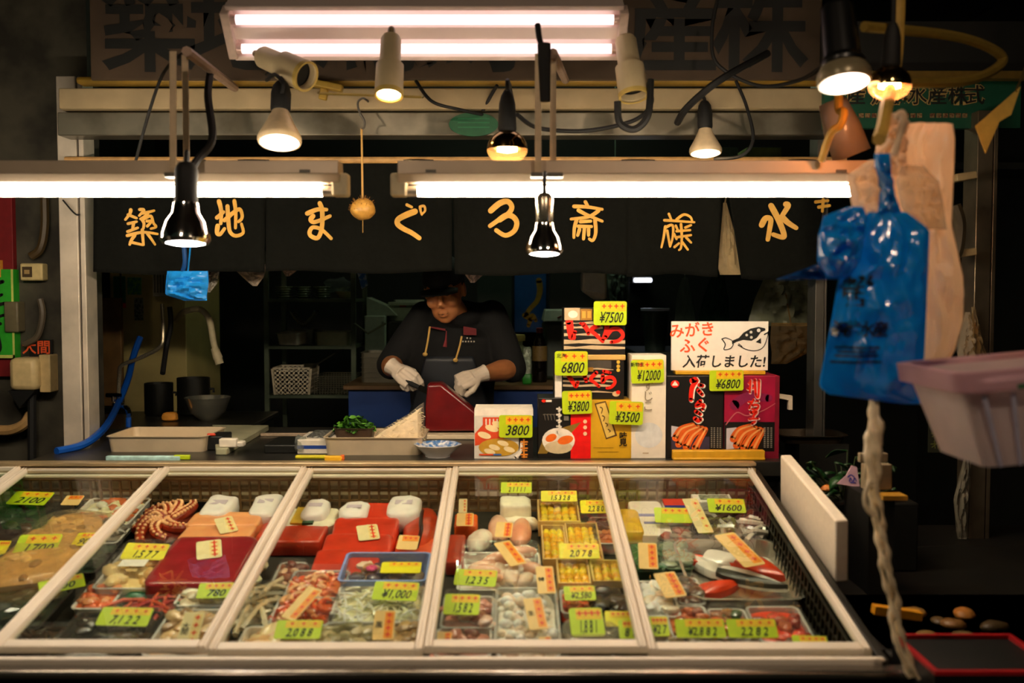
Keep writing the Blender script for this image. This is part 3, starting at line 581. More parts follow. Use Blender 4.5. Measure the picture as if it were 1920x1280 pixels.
def draw_c5(P):
    P.sh([(1258, 797), (1275, 800), (1280, 838), (1258, 840)], 1); P.rect(1258, 818, 1330, 842, 6); roe(P, 1266, 790, 2)
    for pts, w in (([(1296, 712), (1304, 711), (1296, 726), (1294, 748)], 10), ([(1310, 720), (1316, 721)], 8), ([(1308, 730), (1315, 738)], 8), ([(1312, 750), (1304, 760), (1318, 757), (1316, 766)], 7), ([(1304, 770), (1312, 775)], 8), ([(1302, 783), (1308, 788), (1313, 784)], 8)):
        P.st([(x + 1.6, y + 1.2) for x, y in pts], w + 2, 5); P.st(pts, w, 4)
    P.oval(1264, 718, 8, 7, 4); P.sh([(1258, 721), (1264, 712), (1270, 721)], 5)
    for x in (1332, 1337, 1343, 1348):
        for k in range(11): P.rect(x, 800 + k * 3.6, x + 3, 802 + k * 3.6, 7)
t5 = carton(1249, 703, 1356, 860, Y1, .16, 'black carton with red writing and a fan of orange cod roe, beside the crimson one', KBLK, [KBLK, mat('#c9c4cc', .5), mat('#e8641a', .4), mat('#f8a860', .4), KRED, KWHT, mat('#3a3148', .5), mat('#8f887a', .5)], draw_c5)
def draw_c6(P):
    P.rect(1357, 790, 1460, 860, 0); P.rect(1452, 703, 1460, 860, 8); P.rect(1357, 846, 1460, 860, 8)
    P.st([(1360, 795), (1380, 772), (1400, 778), (1430, 768), (1452, 755)], 2, 9); P.st([(1376, 758), (1400, 742), (1440, 745)], 18, 10)
    P.sh([(1361, 802), (1380, 800), (1385, 840), (1361, 842)], 1); roe(P, 1374, 792, 2)
    for pts, w in (([(1402, 716), (1418, 714)], 4), ([(1400, 727), (1421, 724)], 4), ([(1405, 711), (1404, 734)], 4), ([(1413, 710), (1415, 738)], 5), ([(1421, 711), (1420, 742), (1415, 740)], 4), ([(1402, 752), (1420, 750)], 4), ([(1411, 747), (1403, 764)], 4), ([(1408, 758), (1420, 758), (1417, 766), (1408, 765)], 4), ([(1406, 772), (1417, 770), (1411, 779), (1414, 788), (1408, 793)], 5), ([(1403, 784), (1420, 783)], 4)):
        P.st([(x + 1, y + 1) for x, y in pts], w + 2.5, 5); P.st(pts, w, 4)
    for x in (1431, 1437, 1443):
        for k in range(11): P.rect(x, 800 + k * 3.6, x + 3.4, 802 + k * 3.6, 7)
t6 = carton(1357, 703, 1460, 860, Y1, .16, 'crimson carton with pink edged writing and a fan of orange cod roe, rightmost carton', mat('#a3123a', .4, 0, .25, 12), [KBLK, mat('#c9c4cc', .5), mat('#e8641a', .4), mat('#f8a860', .4), KRED, mat('#f0b8b0', .5), KWHT, mat('#9a9384', .5), mat('#7d0c26', .5), mat('#c96a6a', .5), mat('#8a1848', .5)], draw_c6)
b = B(); p = at(1348, 862, Y1 - .035); w = S(86, Y1); b.box(-w, w, 0, .03, 0, S(18, Y1)); b.box(-w, w, -.006, 0, 0, S(5, Y1))
tag(b.build('card_stand', mat('#dba520', .45, 0, .1), None, TR(p.x, Y1 - .036, LZ), bevel=.003), 'yellow strip lying in front of the two cod roe cartons', 'strip')
# hand written fish notice standing on the cartons
hz = at(0, 703, Y1).z
b = B(); p = at(1350, 703, Y1 + .03); w = S(85, Y1); b.box(-w, w, 0, .06, 0, S(7, Y1)); tag(b.build('yellow_bar', mat('#dba520', .45, 0, .1), None, TR(p.x, Y1 + .02, hz + .0), bevel=.002), 'yellow strip under the handwritten notice', 'strip')
Y2 = Y1 + .045
p = at(1349, 698, Y2); nt_ = thing('handwritten_notice', 'white handwritten notice with a drawn pufferfish above the cod roe cartons', 'notice', TR(p.x, Y2, hz + S(7, Y1)))
kk = Y2 / F; b = B(); b.box(-S(91, Y2), S(91, Y2), 0, .006, 0, S(92, Y2)); b.build('board', mat('#efe6d8', .5, 0, .03), nt_, bevel=.001)
Zs = (1240, 590, 240 / 1097)
P_ = Print().setup(1349, 698, Y2); zc = lambda q: (Zs[0] + q[0] * Zs[2], Zs[1] + q[1] * Zs[2])
P_.sh([zc(q) for q in ((600, 240), (660, 215), (700, 170), (760, 135), (830, 120), (885, 132), (890, 150), (850, 165), (815, 215), (770, 240), (700, 232), (640, 250), (605, 272))], 0)
for q, r in (((765, 165), 2.6), ((728, 190), 2.4), ((768, 210), 2.6), ((830, 150), 3.4)): P_.oval(*zc(q), r, r, 1)
for q, w in (([(515, 225), (550, 215), (600, 235)], 2), ([(520, 230), (545, 270), (535, 315), (590, 305), (615, 270)], 2), ([(655, 275), (720, 312), (800, 325), (870, 295), (905, 210), (910, 160)], 1.6), ([(880, 185), (915, 165)], 2.5), ([(660, 265), (690, 290), (655, 280)], 1.4)):
    P_.st([zc(z) for z in q], w, 0)
P_.sh([zc(q) for q in ((805, 250), (850, 215), (852, 265))], 0)
P_.build('fish_drawing', [INK, WHITE], nt_, smooth=False)
NR = mat('#f0561e', .5)
for s_, x, y, sz in (('みがき', 1297, 624, 29), ('ふぐ', 1303, 653, 30)): word(nt_, s_, x, y, sz, NR, 1349, 698, Y2, bold=.018, name='red_lettering', rot=.06, yy=-.001)
word(nt_, '入荷しました!', 1357, 683, 25.5, INK, 1349, 698, Y2, bold=.022, name='black_lettering', sx=.98, shear=.12, yy=-.001)
# cards on the cartons
vcard(1144, 587, 62, 45, Y1 + .02, '¥7500', 'lime price card 7500 on the top salmon roe carton', lean=.08)
vcard(1071, 681, 62, 46, Y1 + .015, '6800', 'lime price card 6800 at the left end of the second salmon roe carton', lean=.06, small='北海')
vcard(1214, 696, 62, 44, Y1 - .012, '¥12000', 'lime price card 12000 on the tall white carton', lean=.04, rot=.04, small='新物生')
vcard(1082, 754, 56, 44, Y1 - .012, '¥3800', 'lime price card 3800 over the black carton with the roe bowl', lean=.04, rot=.03)
vcard(1174, 774, 64, 44, Y1 - .02, '¥3500', 'lime price card 3500 between the yellow and the white carton', lean=.04, rot=-.03)
vcard(967, 799, 63, 43, Y1 - .012, '3800', 'lime price card 3800 on the white carton with the roe picture', lean=.04)
vcard(1362, 713, 64, 39, Y1 - .014, '¥6800', 'lime price card 6800 between the black and the crimson carton', lean=.04, rot=.02)
# ================================================================== trays and food on the counter
def onL(px, py): return onz(px, py, LZ)
def ctray(x0, x1, yb, hp, dep, label, m, name='steel_tray', flare=.012):
    p = onL((x0 + x1) / 2, yb); k = p.y / F; w = (x1 - x0) * k
    b = B(); b.rtray(w, dep, hp * k, .0015, flare, .006, .02)
    t = thing(name, label, 'tray', TR(p.x, p.y + dep / 2, LZ)); b.build('tray', m, t); return t, p, k
BR = mat('#d6c4a4', .35, .35, .08, 14)
ctray(195, 388, 848, 30, .26, 'long steel tray on the counter at the left, under the tap', BR)
tr_, tp, tk = ctray(603, 796, 854, 34, .24, 'steel tray holding greens and shredded radish beside the tuna block', BR)
# heap of green leaves in a small dish
t = thing('shiso_bunch', 'heap of dark green leaves at the back left of the middle tray', 'leaves', TR(onL(655, 850).x, tp.y + .17, LZ))
b = B(); b.rtray(S(75, 3.55), .1, S(40, 3.5), .002, .01, .004, .02); b.build('dish', mat('#3f2f22', .4), t)
b = B()
for k in range(220):
    g = R.uniform(0, 2 * PI); q = R.uniform(0, 1) ** .6; x = q * .075 * math.cos(g); y = q * .045 * math.sin(g); z = .062 + .055 * (1 - q ** 2) * R.uniform(.2, 1)
    b.T = TR(x, y, z) @ RZ(R.uniform(0, 6.3)) @ RX(R.uniform(-.9, .9)) @ RY(R.uniform(-.9, .9)); s = R.uniform(.010, .018)
    b.add([(-s, 0, 0), (-s * .4, s * .5, .003), (s * .5, s * .42, .001), (s, 0, -.003), (s * .5, -s * .42, .001), (-s * .4, -s * .5, .003)], [(0, 1, 2, 3, 4, 5)], R.randrange(2))
b.T = Matrix(); b.build('leaves', [mat('#2c5a12', .5, 0, .3), mat('#4d8a1c', .5, 0, .3)], t, smooth=False)
# clear bag of shredded radish
t = thing('shredded_radish_bag', 'clear bag of white shredded radish slanting up in the middle tray', 'bag', TR(onL(740, 850).x, tp.y + .09, LZ + .004))
k = tk; top = [(-52, 22), (-30, 40), (0, 58), (25, 72), (50, 92), (54, 94), (55, 0), (-40, 0)]
b = B(); q = [(x * k, -.05, z * k) for x, z in top]; q2 = [(x * k * .97, .06, z * k * .93) for x, z in top]
b.loops([[(x * k * .9, -.045, z * k * .9 + .003) for x, z in top], [(x * k, -.02, z * k) for x, z in top], [(x * k * .98, .03, z * k * .97) for x, z in top], [(x * k * .9, .06, z * k * .85 + .003) for x, z in top]])
b.build('bag_film', clear('#fffaf0', .12, .08, 1.3, .5, 60), t)
b = B(); b.loops([[(x * k * s_, y_, z * k * s_ * .96 + .004) for x, z in top] for y_, s_ in ((-.032, .8), (-.012, .9), (.025, .88), (.045, .75))]); b.build('radish_heap', mat('#f2e6cc', .5, 0, .1, 70, .4), t)
b = B()
for i in range(420):
    x = R.uniform(-42, 49); zm = (x + 60) * .72 + 6; z = R.uniform(6, max(10, zm)); y = R.uniform(-.035, .045); a = R.uniform(-.7, .9); L = R.uniform(.015, .04)
    d = Vector((math.cos(a), R.uniform(-.4, .4), math.sin(a))) * L; p = Vector((x * k, y, z * k)); b.tube([p - d * .5, p + Vector((0, R.uniform(-.004, .004), 0)), p + d * .5], .0013, 4)
o = b.build('radish_shreds', mat('#f0e3c4', .4, 0, .08, sss=.2), t); o['kind'] = 'stuff'
# tuna block on its board
p = onL(820, 822); k = p.y / F
b = B(); b.box(-.16, .14, -.09, .1, 0, .018); tag(b.build('cutting_board', mat('#cfc1a3', .6, 0, .12, 15), None, TR(onL(845, 832).x, p.y + .06, LZ), bevel=.004), 'pale board under the dark red tuna block', 'board')
pr = [(800, 728), (826, 727), (862, 757), (893, 783), (899, 818), (795, 819), (796, 770)]
x_ = lambda q: ((q[0] - 845) * k, (822 - q[1]) * k)
t = thing('tuna_block', 'large dark red block of tuna standing before the fishmonger', 'tuna', TR((845 - 960) * k, p.y + .02, LZ + .018))
b = B(); b.loops([[Vector((x_(q)[0], yy, max(0, x_(q)[1] * sc - .0) )) for q in pr] for yy, sc in ((0, .97), (.012, 1), (.09, 1), (.105, .96))])
b.build('flesh', mat('#701013', .3, 0, .25, 14, .1, sss=.15, coat=.2), t, bevel=.008, seg=3)
# dish with sauce
p = onL(818, 861); t = thing('sauce_dish', 'small white dish with blue rim pattern and brown sauce at the counter edge', 'dish', TR(p.x, p.y + .06, LZ)); r = S(47, p.y)
b = B(); b.lathe([(.0, .0), (r * .5, 0), (r * .52, .006), (r * .9, .034), (r, .042), (r * .97, .043), (r * .6, .02), (0, .012)], 8); b.build('dish', mat('#f0ebe2', .2, 0, .02, coat=.3), t)
b = B(); b.lathe([(r * .965, .0436), (r * .66, .0253)], 8, cap=False); b.build('blue_pattern', mat('#3d74b4', .3, c2='#e8e8e6', scale=70, cov=.55), t)
b = B(); b.lathe([(0, .021), (r * .5, .021), (r * .5, .022), (0, .0225)], 20); b.build('sauce', mat('#b06a1c', .15), t)
# tags and pens along the edge
def flatbar(x0, x1, yb, hp, label, m, m2=None, name='marker_pen', cat='pen', dy=.02):
    p = onL((x0 + x1) / 2, yb); k = p.y / F; w = (x1 - x0) * k / 2
    b = B(); b.box(-w, w, 0, dy, 0, hp * k); 
    if m2: b.box(w * .82, w * 1.25, .002, dy * .8, hp * k * .2, hp * k * 1.2, 1)
    return tag(b.build(name, [m] + ([m2] if m2 else []), None, TR(p.x, p.y, LZ), bevel=.003), label, cat)
flatbar(197, 338, 864, 9, 'pale blue roll of wrapped paper lying on the counter edge at the left', mat('#a9d0cc', .5, 0, .25, 40), LIME, 'paper_roll', 'roll')
flatbar(553, 610, 860, 6, 'yellow stick lying on the counter edge by the middle tray', mat('#cfc51c', .5), None, 'plastic_stick', 'stick')
flatbar(608, 641, 866, 11, 'orange and yellow tag lying on the counter edge', mat('#e6b21c', .5), mat('#e6702a', .5), 'price_tag', 'tag')
# boxes and boards further left
p = onL(592, 852); t = thing('labelled_pack', 'white pack with dark blue stripe and black top left of the middle tray', 'pack', TR(p.x - .01, p.y + .01, LZ))
b = B(); b.box(-.055, .06, 0, .2, 0, .05); b.build('pack', mat('#cfc8b8', .5), t, bevel=.003)
b = B(); b.box(-.0555, .0605, -.0005, .2005, .018, .030); b.build('stripe', mat('#123a8a', .5), t)
b = B(); b.box(-.03, .05, .04, .2, .05, .056); b.build('label', mat('#2c2f2e', .5, c2='#a8aaa2', scale=120, cov=.6), t)
p = onL(400, 856); q = onL(506, 806); t = thing('green_cutting_board', 'worn pale green cutting board slanting away on the counter', 'board', TR(0, 0, LZ))
pts = [onL(405, 853), onL(425, 853), onL(504, 807), onL(398, 806)]
b = B(); b.prism([(v_.x, v_.y, 0) for v_ in pts], (0, 0, .022)); b.build('board', mat('#9a9a7c', .55, 0, .2, 8), t, bevel=.003)
b = B(); b.T = TR(onL(412, 850).x, onL(412, 850).y - .01, .022); b.box(-.0, .06, 0, .03, 0, .03); b.box(.03, .08, .01, .05, .0, .018)
tag(b.build('knife_block', mat('#d9d2c0', .5), None, TR(0, 0, LZ), bevel=.004), 'white plastic block on the near end of the green board', 'block')
b = B(); p = onL(390, 846); b.box(-.02, .035, 0, .12, 0, .05); b.box(-.02, .01, 0, .01, .05, .06, 1); tag(b.build('sponge_holder', [BLACK, mat('#c23a1c', .5)], None, TR(p.x + .01, p.y + .02, LZ), bevel=.004), 'black holder with a red bit right of the left tray', 'holder')
b = B(); p = onL(495, 850); b.box(0, .16, 0, .2, 0, .03); tag(b.build('dark_tray', mat('#1d1e1b', .4, .3), None, TR(p.x, p.y, LZ), bevel=.004), 'low black tray in the middle of the counter', 'tray')
b = B(); p = onL(525, 822); b.box(-.09, .09, 0, .02, 0, .012); tag(b.build('steel_ruler', mat('#b09c84', .4, .5), None, TR(p.x, p.y+.06, LZ), bevel=.002), 'tan bar lying behind the low black tray', 'bar')
b = B(); p = onL(560, 852)
b.T = TR(.0, .0, .03) ; b.ball((0, 0, 0), (.022, .03, .03), 10, 8, nz=.5, seed=3); tag(b.build('crumpled_wrap', clear('#cfd4cc', .2, .1, 1.4, 1, 60), None, TR(p.x, p.y + .03, LZ)), 'crumpled clear wrap left of the striped pack', 'wrap')
# ================================================================== refrigerated showcase with sloping glass lids
GB = at(960, 878, 3.2); GF = at(960, 1224, 2.11)
VV = (GB - GF); VV.x = 0; SL = VV.length; VV = VV.normalized(); XX = Vector((1, 0, 0)); NN = XX.cross(VV)      # slope axes
DEP = .135
def onG(px, py, h=DEP): return onp(px, py, GF - NN * (DEP - h), NN)     # h above the bed
def spot(px, py, h=0, ang=0, tilt=0):  # frame standing on the bed under the point seen at (px, py) at height h
    p = onG(px, py, h) - NN * h
    return axes(p, XX, VV, NN) @ RZ(ang) @ RX(tilt)
def dims(x0, y0, x1, y1, h):
    cx = (x0 + x1) / 2; a = onG(cx, y0, h); c = onG(cx, y1, h); p = onG(cx, (y0 + y1) / 2, h); return (x1 - x0) * p.y / F, (a - c).length
XL = -2.35; XR = onG(1632, 1224).x + .012
FY = GF.y - .03; BY = GB.y + .012
case = thing('showcase', 'long refrigerated fish showcase with steel bumper rail in the foreground', 'showcase', Vector(((XL + XR) / 2, 2.65, 0)))
I = case.matrix_world.inverted(); cx_ = (XL + XR) / 2; WX = (XR - XL) / 2
def cas(b, nm, m, **k): b.T = Matrix(); b.v = [I @ Vector(p) for p in b.v]; return b.build(nm, m, case, **k)
zf = GF.z; zb = GB.z
b = B(); b.box(XL, XR + .02, FY - .02, FY, 0, zf - .034); cas(b, 'front_panel', mat('#10120f', .55, .0, .2, 5, spec=.2), bevel=.002)
b = B(); b.prism([(XL, FY - .034, zf - .034), (XL, FY - .042, zf - .029), (XL, FY - .042, zf - .019), (XL, FY - .034, zf - .014), (XL, FY, zf - .014), (XL, FY, zf - .034)], (XR - XL + .05, 0, 0))
cas(b, 'bumper_rail', mat('#9d958a', .22, .9, .15, 5), bevel=.003)
b = B(); b.box(XL, XR + .01, FY, FY + .018, zf - .1, zf - .002); cas(b, 'front_rail', mat('#efe6d6', .45, .05, .02, 3), bevel=.003)
b = B(); b.box(XL, XR, GB.y + .006, GB.y + .016, LZ - .17, zb + .004); cas(b, 'rear_rail', mat('#cdb994', .4, .4, .1, 8), bevel=.003)
b = B(); b.box(XL, XR, 3.17, 3.214, LZ - .006, LZ + .006); b.box(XL, XR, 3.17, 3.214, LZ - .03, LZ - .012); cas(b, 'rear_ledge', mat('#c3ac86', .35, .6, .15, 8), bevel=.003)
P0 = GF - NN * DEP; P0.x = 0
def bedp(x, v, h): q = P0 + VV * v + NN * h; return Vector((x, q.y, q.z))
b = B(); b.hexa([bedp(XL, -.02, -.03), bedp(XR, -.02, -.03), bedp(XR, SL, -.03), bedp(XL, SL, -.03), bedp(XL, -.02, 0), bedp(XR, -.02, 0), bedp(XR, SL, 0), bedp(XL, SL, 0)])
cas(b, 'bed', mat('#34322a', .45, .1, .3, 7), bevel=.001)
for nm, x in (('left_side', XL), ('right_side', XR)):
    b = B(); b.prism([(x, FY, 0), (x, FY, zf - .006), (x, GB.y + .016, zb - .006), (x, GB.y + .016, 0)], (.018, 0, 0)); cas(b, nm, mat('#2b2923', .4, .4, .2, 6), bevel=.002)
# plastic lattice along the back and the right side
LAT = mat('#7a5a35', .5, 0, .2, 12); LAD = mat('#2a2519', .5, 0, .3, 12)
b = B(); v0 = SL - .035; hh = .105
for k in range(4): b.hexa([bedp(XL + .02, v0, k * hh / 3), bedp(XR - .02, v0, k * hh / 3), bedp(XR - .02, v0 + .006, k * hh / 3), bedp(XL + .02, v0 + .006, k * hh / 3)] + [bedp(x, v, k * hh / 3 + .006) for x, v in ((XL + .02, v0), (XR - .02, v0), (XR - .02, v0 + .006), (XL + .02, v0 + .006))])
x = XL + .03
while x < XR - .03:
    b.hexa([bedp(x, v0 - .001, 0), bedp(x + .007, v0 - .001, 0), bedp(x + .007, v0 + .007, 0), bedp(x, v0 + .007, 0), bedp(x, v0 - .001, hh), bedp(x + .007, v0 - .001, hh), bedp(x + .007, v0 + .007, hh), bedp(x, v0 + .007, hh)]); x += .032
cas(b, 'back_lattice', LAT, smooth=False)
b = B(); xs = XR - .03
for k in range(4): b.hexa([bedp(xs, .02, k * .035), bedp(xs + .006, .02, k * .035), bedp(xs + .006, SL - .05, k * .035), bedp(xs, SL - .05, k * .035), bedp(xs, .02, k * .035 + .006), bedp(xs + .006, .02, k * .035 + .006), bedp(xs + .006, SL - .05, k * .035 + .006), bedp(xs, SL - .05, k * .035 + .006)])
v = .03
while v < SL - .05:
    b.hexa([bedp(xs - .001, v, 0), bedp(xs + .007, v, 0), bedp(xs + .007, v + .007, 0), bedp(xs - .001, v + .007, 0), bedp(xs - .001, v, .11), bedp(xs + .007, v, .11), bedp(xs + .007, v + .007, .11), bedp(xs - .001, v + .007, .11)]); v += .03
cas(b, 'side_lattice', LAD, smooth=False)
# ------------------------------------------------------------------ sliding glass lids
GLASS = clear('#fbfffb', 0, .015, 1.5)
FRM = mat('#e2d8c6', .38, .1, .02, 3)
edges = [(45, 0), (310, 0), (578, 385), (849, 796), (1130, 1222), (1411, 1628)]
xs_ = [onG(px, 880).x for px, _ in edges]; step = (xs_[-1] - xs_[0]) / 5; xs_ = [xs_[0] - step] + xs_
for k in range(6):
    x0, x1 = xs_[k], xs_[k + 1]; up = .0 if k % 2 else .006
    w = x1 - x0; nm = ['leftmost glass lid, mostly out of the picture', 'glass lid over the tan bagged seafood at the left', 'glass lid over the octopus and the pink salmon block', 'glass lid over the bright red tuna slabs', 'glass lid over the pink roe sacs and yellow sea urchin', 'rightmost glass lid, over the silver tray of cut fish'][k]
    t = thing('glass_lid', nm, 'lid', axes(GF + Vector((x0, 0, 0)) - Vector((GF.x, 0, 0)) + NN * up, XX, VV, NN), 'sliding glass lids of the showcase')
    fw = .021; b = B()
    for a0, a1 in ((.0005, fw), (w - fw, w - .0005)):
        b.prism([(a0, 0, -.008), (a1, 0, -.008), (a1, 0, .004), (a1 - .004, 0, .012), ((a0 + a1) / 2 + .003, 0, .012), ((a0 + a1) / 2, 0, .007), ((a0 + a1) / 2 - .003, 0, .012), (a0 + .004, 0, .012), (a0, 0, .004)], (0, SL, 0))
    b.box(fw, w - fw, 0, .03, -.008, .01); b.box(fw, w - fw, SL - .03, SL - .004, -.008, .01); b.box(fw, w - fw, SL - .052, SL - .04, -.012, -.004)
    b.build('lid_frame', FRM, t, bevel=.0015)
    b = B(); b.box(fw - .002, w - fw + .002, .025, SL - .025, -.002, .002); b.build('glass_pane', GLASS, t, smooth=False)
# ================================================================== food builders (local frame: bed is z = 0)
def food(name, label, cat, x0, y0, x1, y1, h, ang=0, grp=None, lift=0):
    y0 = max(y0, 958 - 540 * (h + lift)); y1 = max(y1, y0 + 14)
    w, d = dims(x0, y0, x1, y1, h + lift); M = spot((x0 + x1) / 2, (y0 + y1) / 2, h + lift, ang) @ TR(0, 0, lift)
    return thing(name, label, cat, M, grp), w, d
def slab(b, w, d, h, x=0, y=0, z=0, m=0, e=.28, nz=.12, seed=0):
    b.ball((x, y, z + h / 2), (w / 2, d / 2, h / 2), 28, 12, m, e=e, nz=nz, seed=seed)
def FLESH(c, v=.22, s=22, **k): return mat([min(1, (int(c[i:i + 2], 16) / 255) * 1.14 + .01) for i in (1, 3, 5)], .28, 0, v, s, .15, sss=.12, coat=.3, **k)
def tray(o, w, d, h, m=None, nm='tray'): b = B(); b.rtray(w, d, h, .0018, .008, .005, .012); return b.build(nm, m or mat('#e9e4da', .3), o)
def film(o, w, d, h0, h1, nm='film', m=None):
    b = B(); b.loops([rrect(w, d, h0, .014), rrect(w * .985, d * .985, h0 + (h1 - h0) * .6, .014), rrect(w * .93, d * .93, h1, .016)], cap0=False); return b.build(nm, m or clear('#ffffff', .03, .04, 1.42, .25, 30), o)
def scatter(b, w, d, z, n, r, kind, ms=1, seed=0, dz=.02):
    rr = random.Random(seed)
    for k in range(n):
        x = rr.uniform(-.44, .44) * w; y = rr.uniform(-.42, .42) * d; a = rr.uniform(0, PI); zz = z + rr.uniform(0, dz); m = rr.randrange(ms); q = r * rr.uniform(.8, 1.2)
        if kind == 'ball': b.ball((x, y, zz), (q, q * .9, q * .8), 8, 6, m)
        elif kind == 'lump': b.ball((x, y, zz), (q * 1.5, q, q * .7), 9, 6, m, M=RZ(a), nz=.25, seed=k)
        elif kind == 'curl':
            pts = [(x + q * 2 * math.cos(a + g), y + q * 2 * math.sin(a + g), zz + q * .3 * math.sin(g * 2)) for g in (0, .7, 1.4, 2.1, 2.8)]; b.tube(smooth(pts, 2), [q * s_ for s_ in (.35, .5, .7, .8, .85, .9, .9, .85, .6)], 7, m)
        elif kind == 'strip':
            d_ = Vector((math.cos(a), math.sin(a), rr.uniform(-.1, .1))) * q * 5; p = Vector((x, y, zz)); b.tube([p - d_, p + Vector((0, 0, q)), p + d_], q * .5, 5, m)
        elif kind == 'leaf':
            b.T = TR(x, y, zz) @ RZ(a) @ RX(rr.uniform(-.5, .5)); b.add([(-q * 2, 0, 0), (-q * .6, q, .002), (q, q * .8, 0), (q * 2, 0, -.002), (q, -q * .8, 0), (-q * .6, -q, .002)], [(0, 1, 2, 3, 4, 5)], m); b.T = Matrix()
def pack(label, x0, y0, x1, y1, h, kind, cols, n, r, tm=None, ang=0, cat='packed seafood', grp=None, name='seafood_pack', fname='food', lift=0, nofilm=False, seed=None, fm=None):
    o, w, d = food(name, label, cat, x0, y0, x1, y1, h, ang, grp, lift); w *= 1.03; d *= 1.04
    tray(o, w, d, h * .75, tm)
    b = B(); slab(b, w * .92, d * .92, h * .6, z=.004, e=.35); scatter(b, w * .88, d * .86, h * .5, int(n * 1.5), r, kind, len(cols), seed if seed is not None else int(x0), h * .35)
    b.build(fname, [FLESH(c) for c in cols], o)
    if not nofilm: film(o, w * .99, d * .99, h * .74, h * 1.06, m=fm)
    return o
def ccard(px, py, wp, hp, price, label, style='lime', h=.075, ang=0, tilt=.38, **k):
    M = spot(px, py, h, ang); p = M.to_translation() + NN * h; Y = p.y
    kx = math.sqrt(max(.1, 1 - 0)); w = wp * Y / F; hh_ = hp * Y / F / math.sin(tilt + .187 + math.atan2(EYE.z - p.z, Y))
    return card(axes(p, XX, VV, NN) @ RZ(ang) @ RX(tilt), w, hh_, price, label, style, seed=int(px + py), **k)
CL = mat('#f4f2ea', .25, alpha=.5)
BT = mat('#15140f', .35); GREENT = mat('#2a4a2c', .5)
# ---- far left pane
pack('black tray of dark fish at the far left of the showcase under a tilted card', -40, 905, 118, 1000, .05, 'lump', ['#1d1a14', '#2d261b'], 14, .022, BT, fname='fish')
pack('shallow pack of scallop flesh with orange roe near the back left', 146, 918, 262, 972, .06, 'lump', ['#e8cfa0', '#d9702a', '#f0dcc0', '#b85a24'], 26, .016, fname='scallops')
o, w, d = food('seafood_bag', 'large clear bag of tan shellfish meat with a 1700 card on the left', 'bag', 10, 955, 170, 1085, .07)
b = B(); b.ball((0, 0, .036), (w * .46, d * .47, .034), 30, 14, e=.55, nz=.25, seed=5); scatter(b, w * .8, d * .85, .05, 46, .016, 'lump', 3, 5, .016); b.build('shellfish_meat', [FLESH('#b58d55'), FLESH('#caa86f'), FLESH('#8d6a3c')], o)
b = B(); b.ball((0, 0, .04), (w * .52, d * .53, .04), 34, 16, e=.5, nz=.2, seed=8); b.build('bag_film', clear('#fff4e0', .08, .08, 1.42, .9, 45), o)
pack('dark green seaweed pack beside the tan shellfish bag', 122, 1008, 205, 1062, .05, 'leaf', ['#16331f', '#0e2416'], 60, .012, BT, fname='seaweed')
pack('clear pack of grey shrimp behind the seaweed pack', 178, 970, 238, 1008, .05, 'curl', ['#7d6f5c', '#5d5548'], 14, .010, fname='shrimp')
pack('dark pack of leafy greens in the front left corner', -30, 1090, 110, 1165, .045, 'leaf', ['#1a2a12', '#10200e'], 70, .012, BT, fname='leaves')
pack('pack of orange salmon trimmings by the dark greens', 150, 1088, 222, 1130, .05, 'lump', ['#d8602a', '#e08850'], 16, .014, fname='salmon')
pack('brown dried fish pack in the front left corner', 10, 1168, 130, 1214, .04, 'strip', ['#4a3420', '#2f2416'], 30, .006, BT, fname='fish')
ccard(57, 934, 76, 24, '2100', 'tilted card on the black tray at the far left', tilt=.2, ang=-.08)
ccard(136, 938, 34, 18, '', 'small orange tag by the scallop flesh', 'orange', tilt=.2)
ccard(70, 1022, 80, 40, '1700', 'lime card 1700 on the large bag of tan shellfish', ang=.06)
ccard(162, 1011, 44, 24, '900', 'yellow card on the dark green seaweed pack', 'yellow', tilt=.2)
ccard(4, 1026, 24, 24, '', 'card half out of the picture at the left edge', 'yellow')
ccard(116, 1095, 80, 26, '800', 'narrow lime card under the left lid bar', ang=.5, tilt=.2)
# ---- octopus pane
o, w, d = food('octopus_tray', 'black tray of red octopus tentacles with cream suckers', 'octopus', 252, 924, 374, 1010, .06)
tray(o, w, d, .035, BT)
b = B(); b.ball((0, 0, .03), (w * .38, d * .38, .02), 20, 10, nz=.2); b.build('octopus_body', FLESH('#5a1a0e', .3, 30), o)
OC = [FLESH('#8a2c14', .3, 30), FLESH('#e0a070', .2)]; b = B(); sk = B()
for a0, L_ in ((.3, 1), (1.1, .9), (1.9, 1), (2.7, .9), (3.5, 1), (4.3, .9), (5.2, 1)):
    pts = []; 
    for q in range(8):
        s_ = q / 7; rad = .012 + .08 * s_ * L_; g = a0 + .9 * s_ * s_; pts.append(Vector((rad * math.cos(g) * w / .2, rad * math.sin(g) * d / .21, .038 + .016 * math.sin(s_ * 3))))
    pts = smooth(pts, 3); nn_ = len(pts); b.tube(pts, [.021 * (1 - .35 * i / nn_) for i in range(nn_)], 10)
    for i in range(2, nn_, 2):
        tdir = (pts[min(i + 1, nn_ - 1)] - pts[i - 1]).normalized(); sd = Vector((-tdir.y, tdir.x, 0)); rr_ = .021 * (1 - .35 * i / nn_)
        for sg_ in (-1, 1): b.ball(pts[i] + sd * sg_ * rr_ * .5 + Vector((0, 0, rr_ * .8)), (rr_ * .36,) * 3, 8, 6, 1)
b.ball((0, 0, .045), (.016, .03, .016), 10, 8, 1); b.build('tentacles', OC, o)
ICE = mat('#f0e6e0', .35, 0, .05, sss=.1)
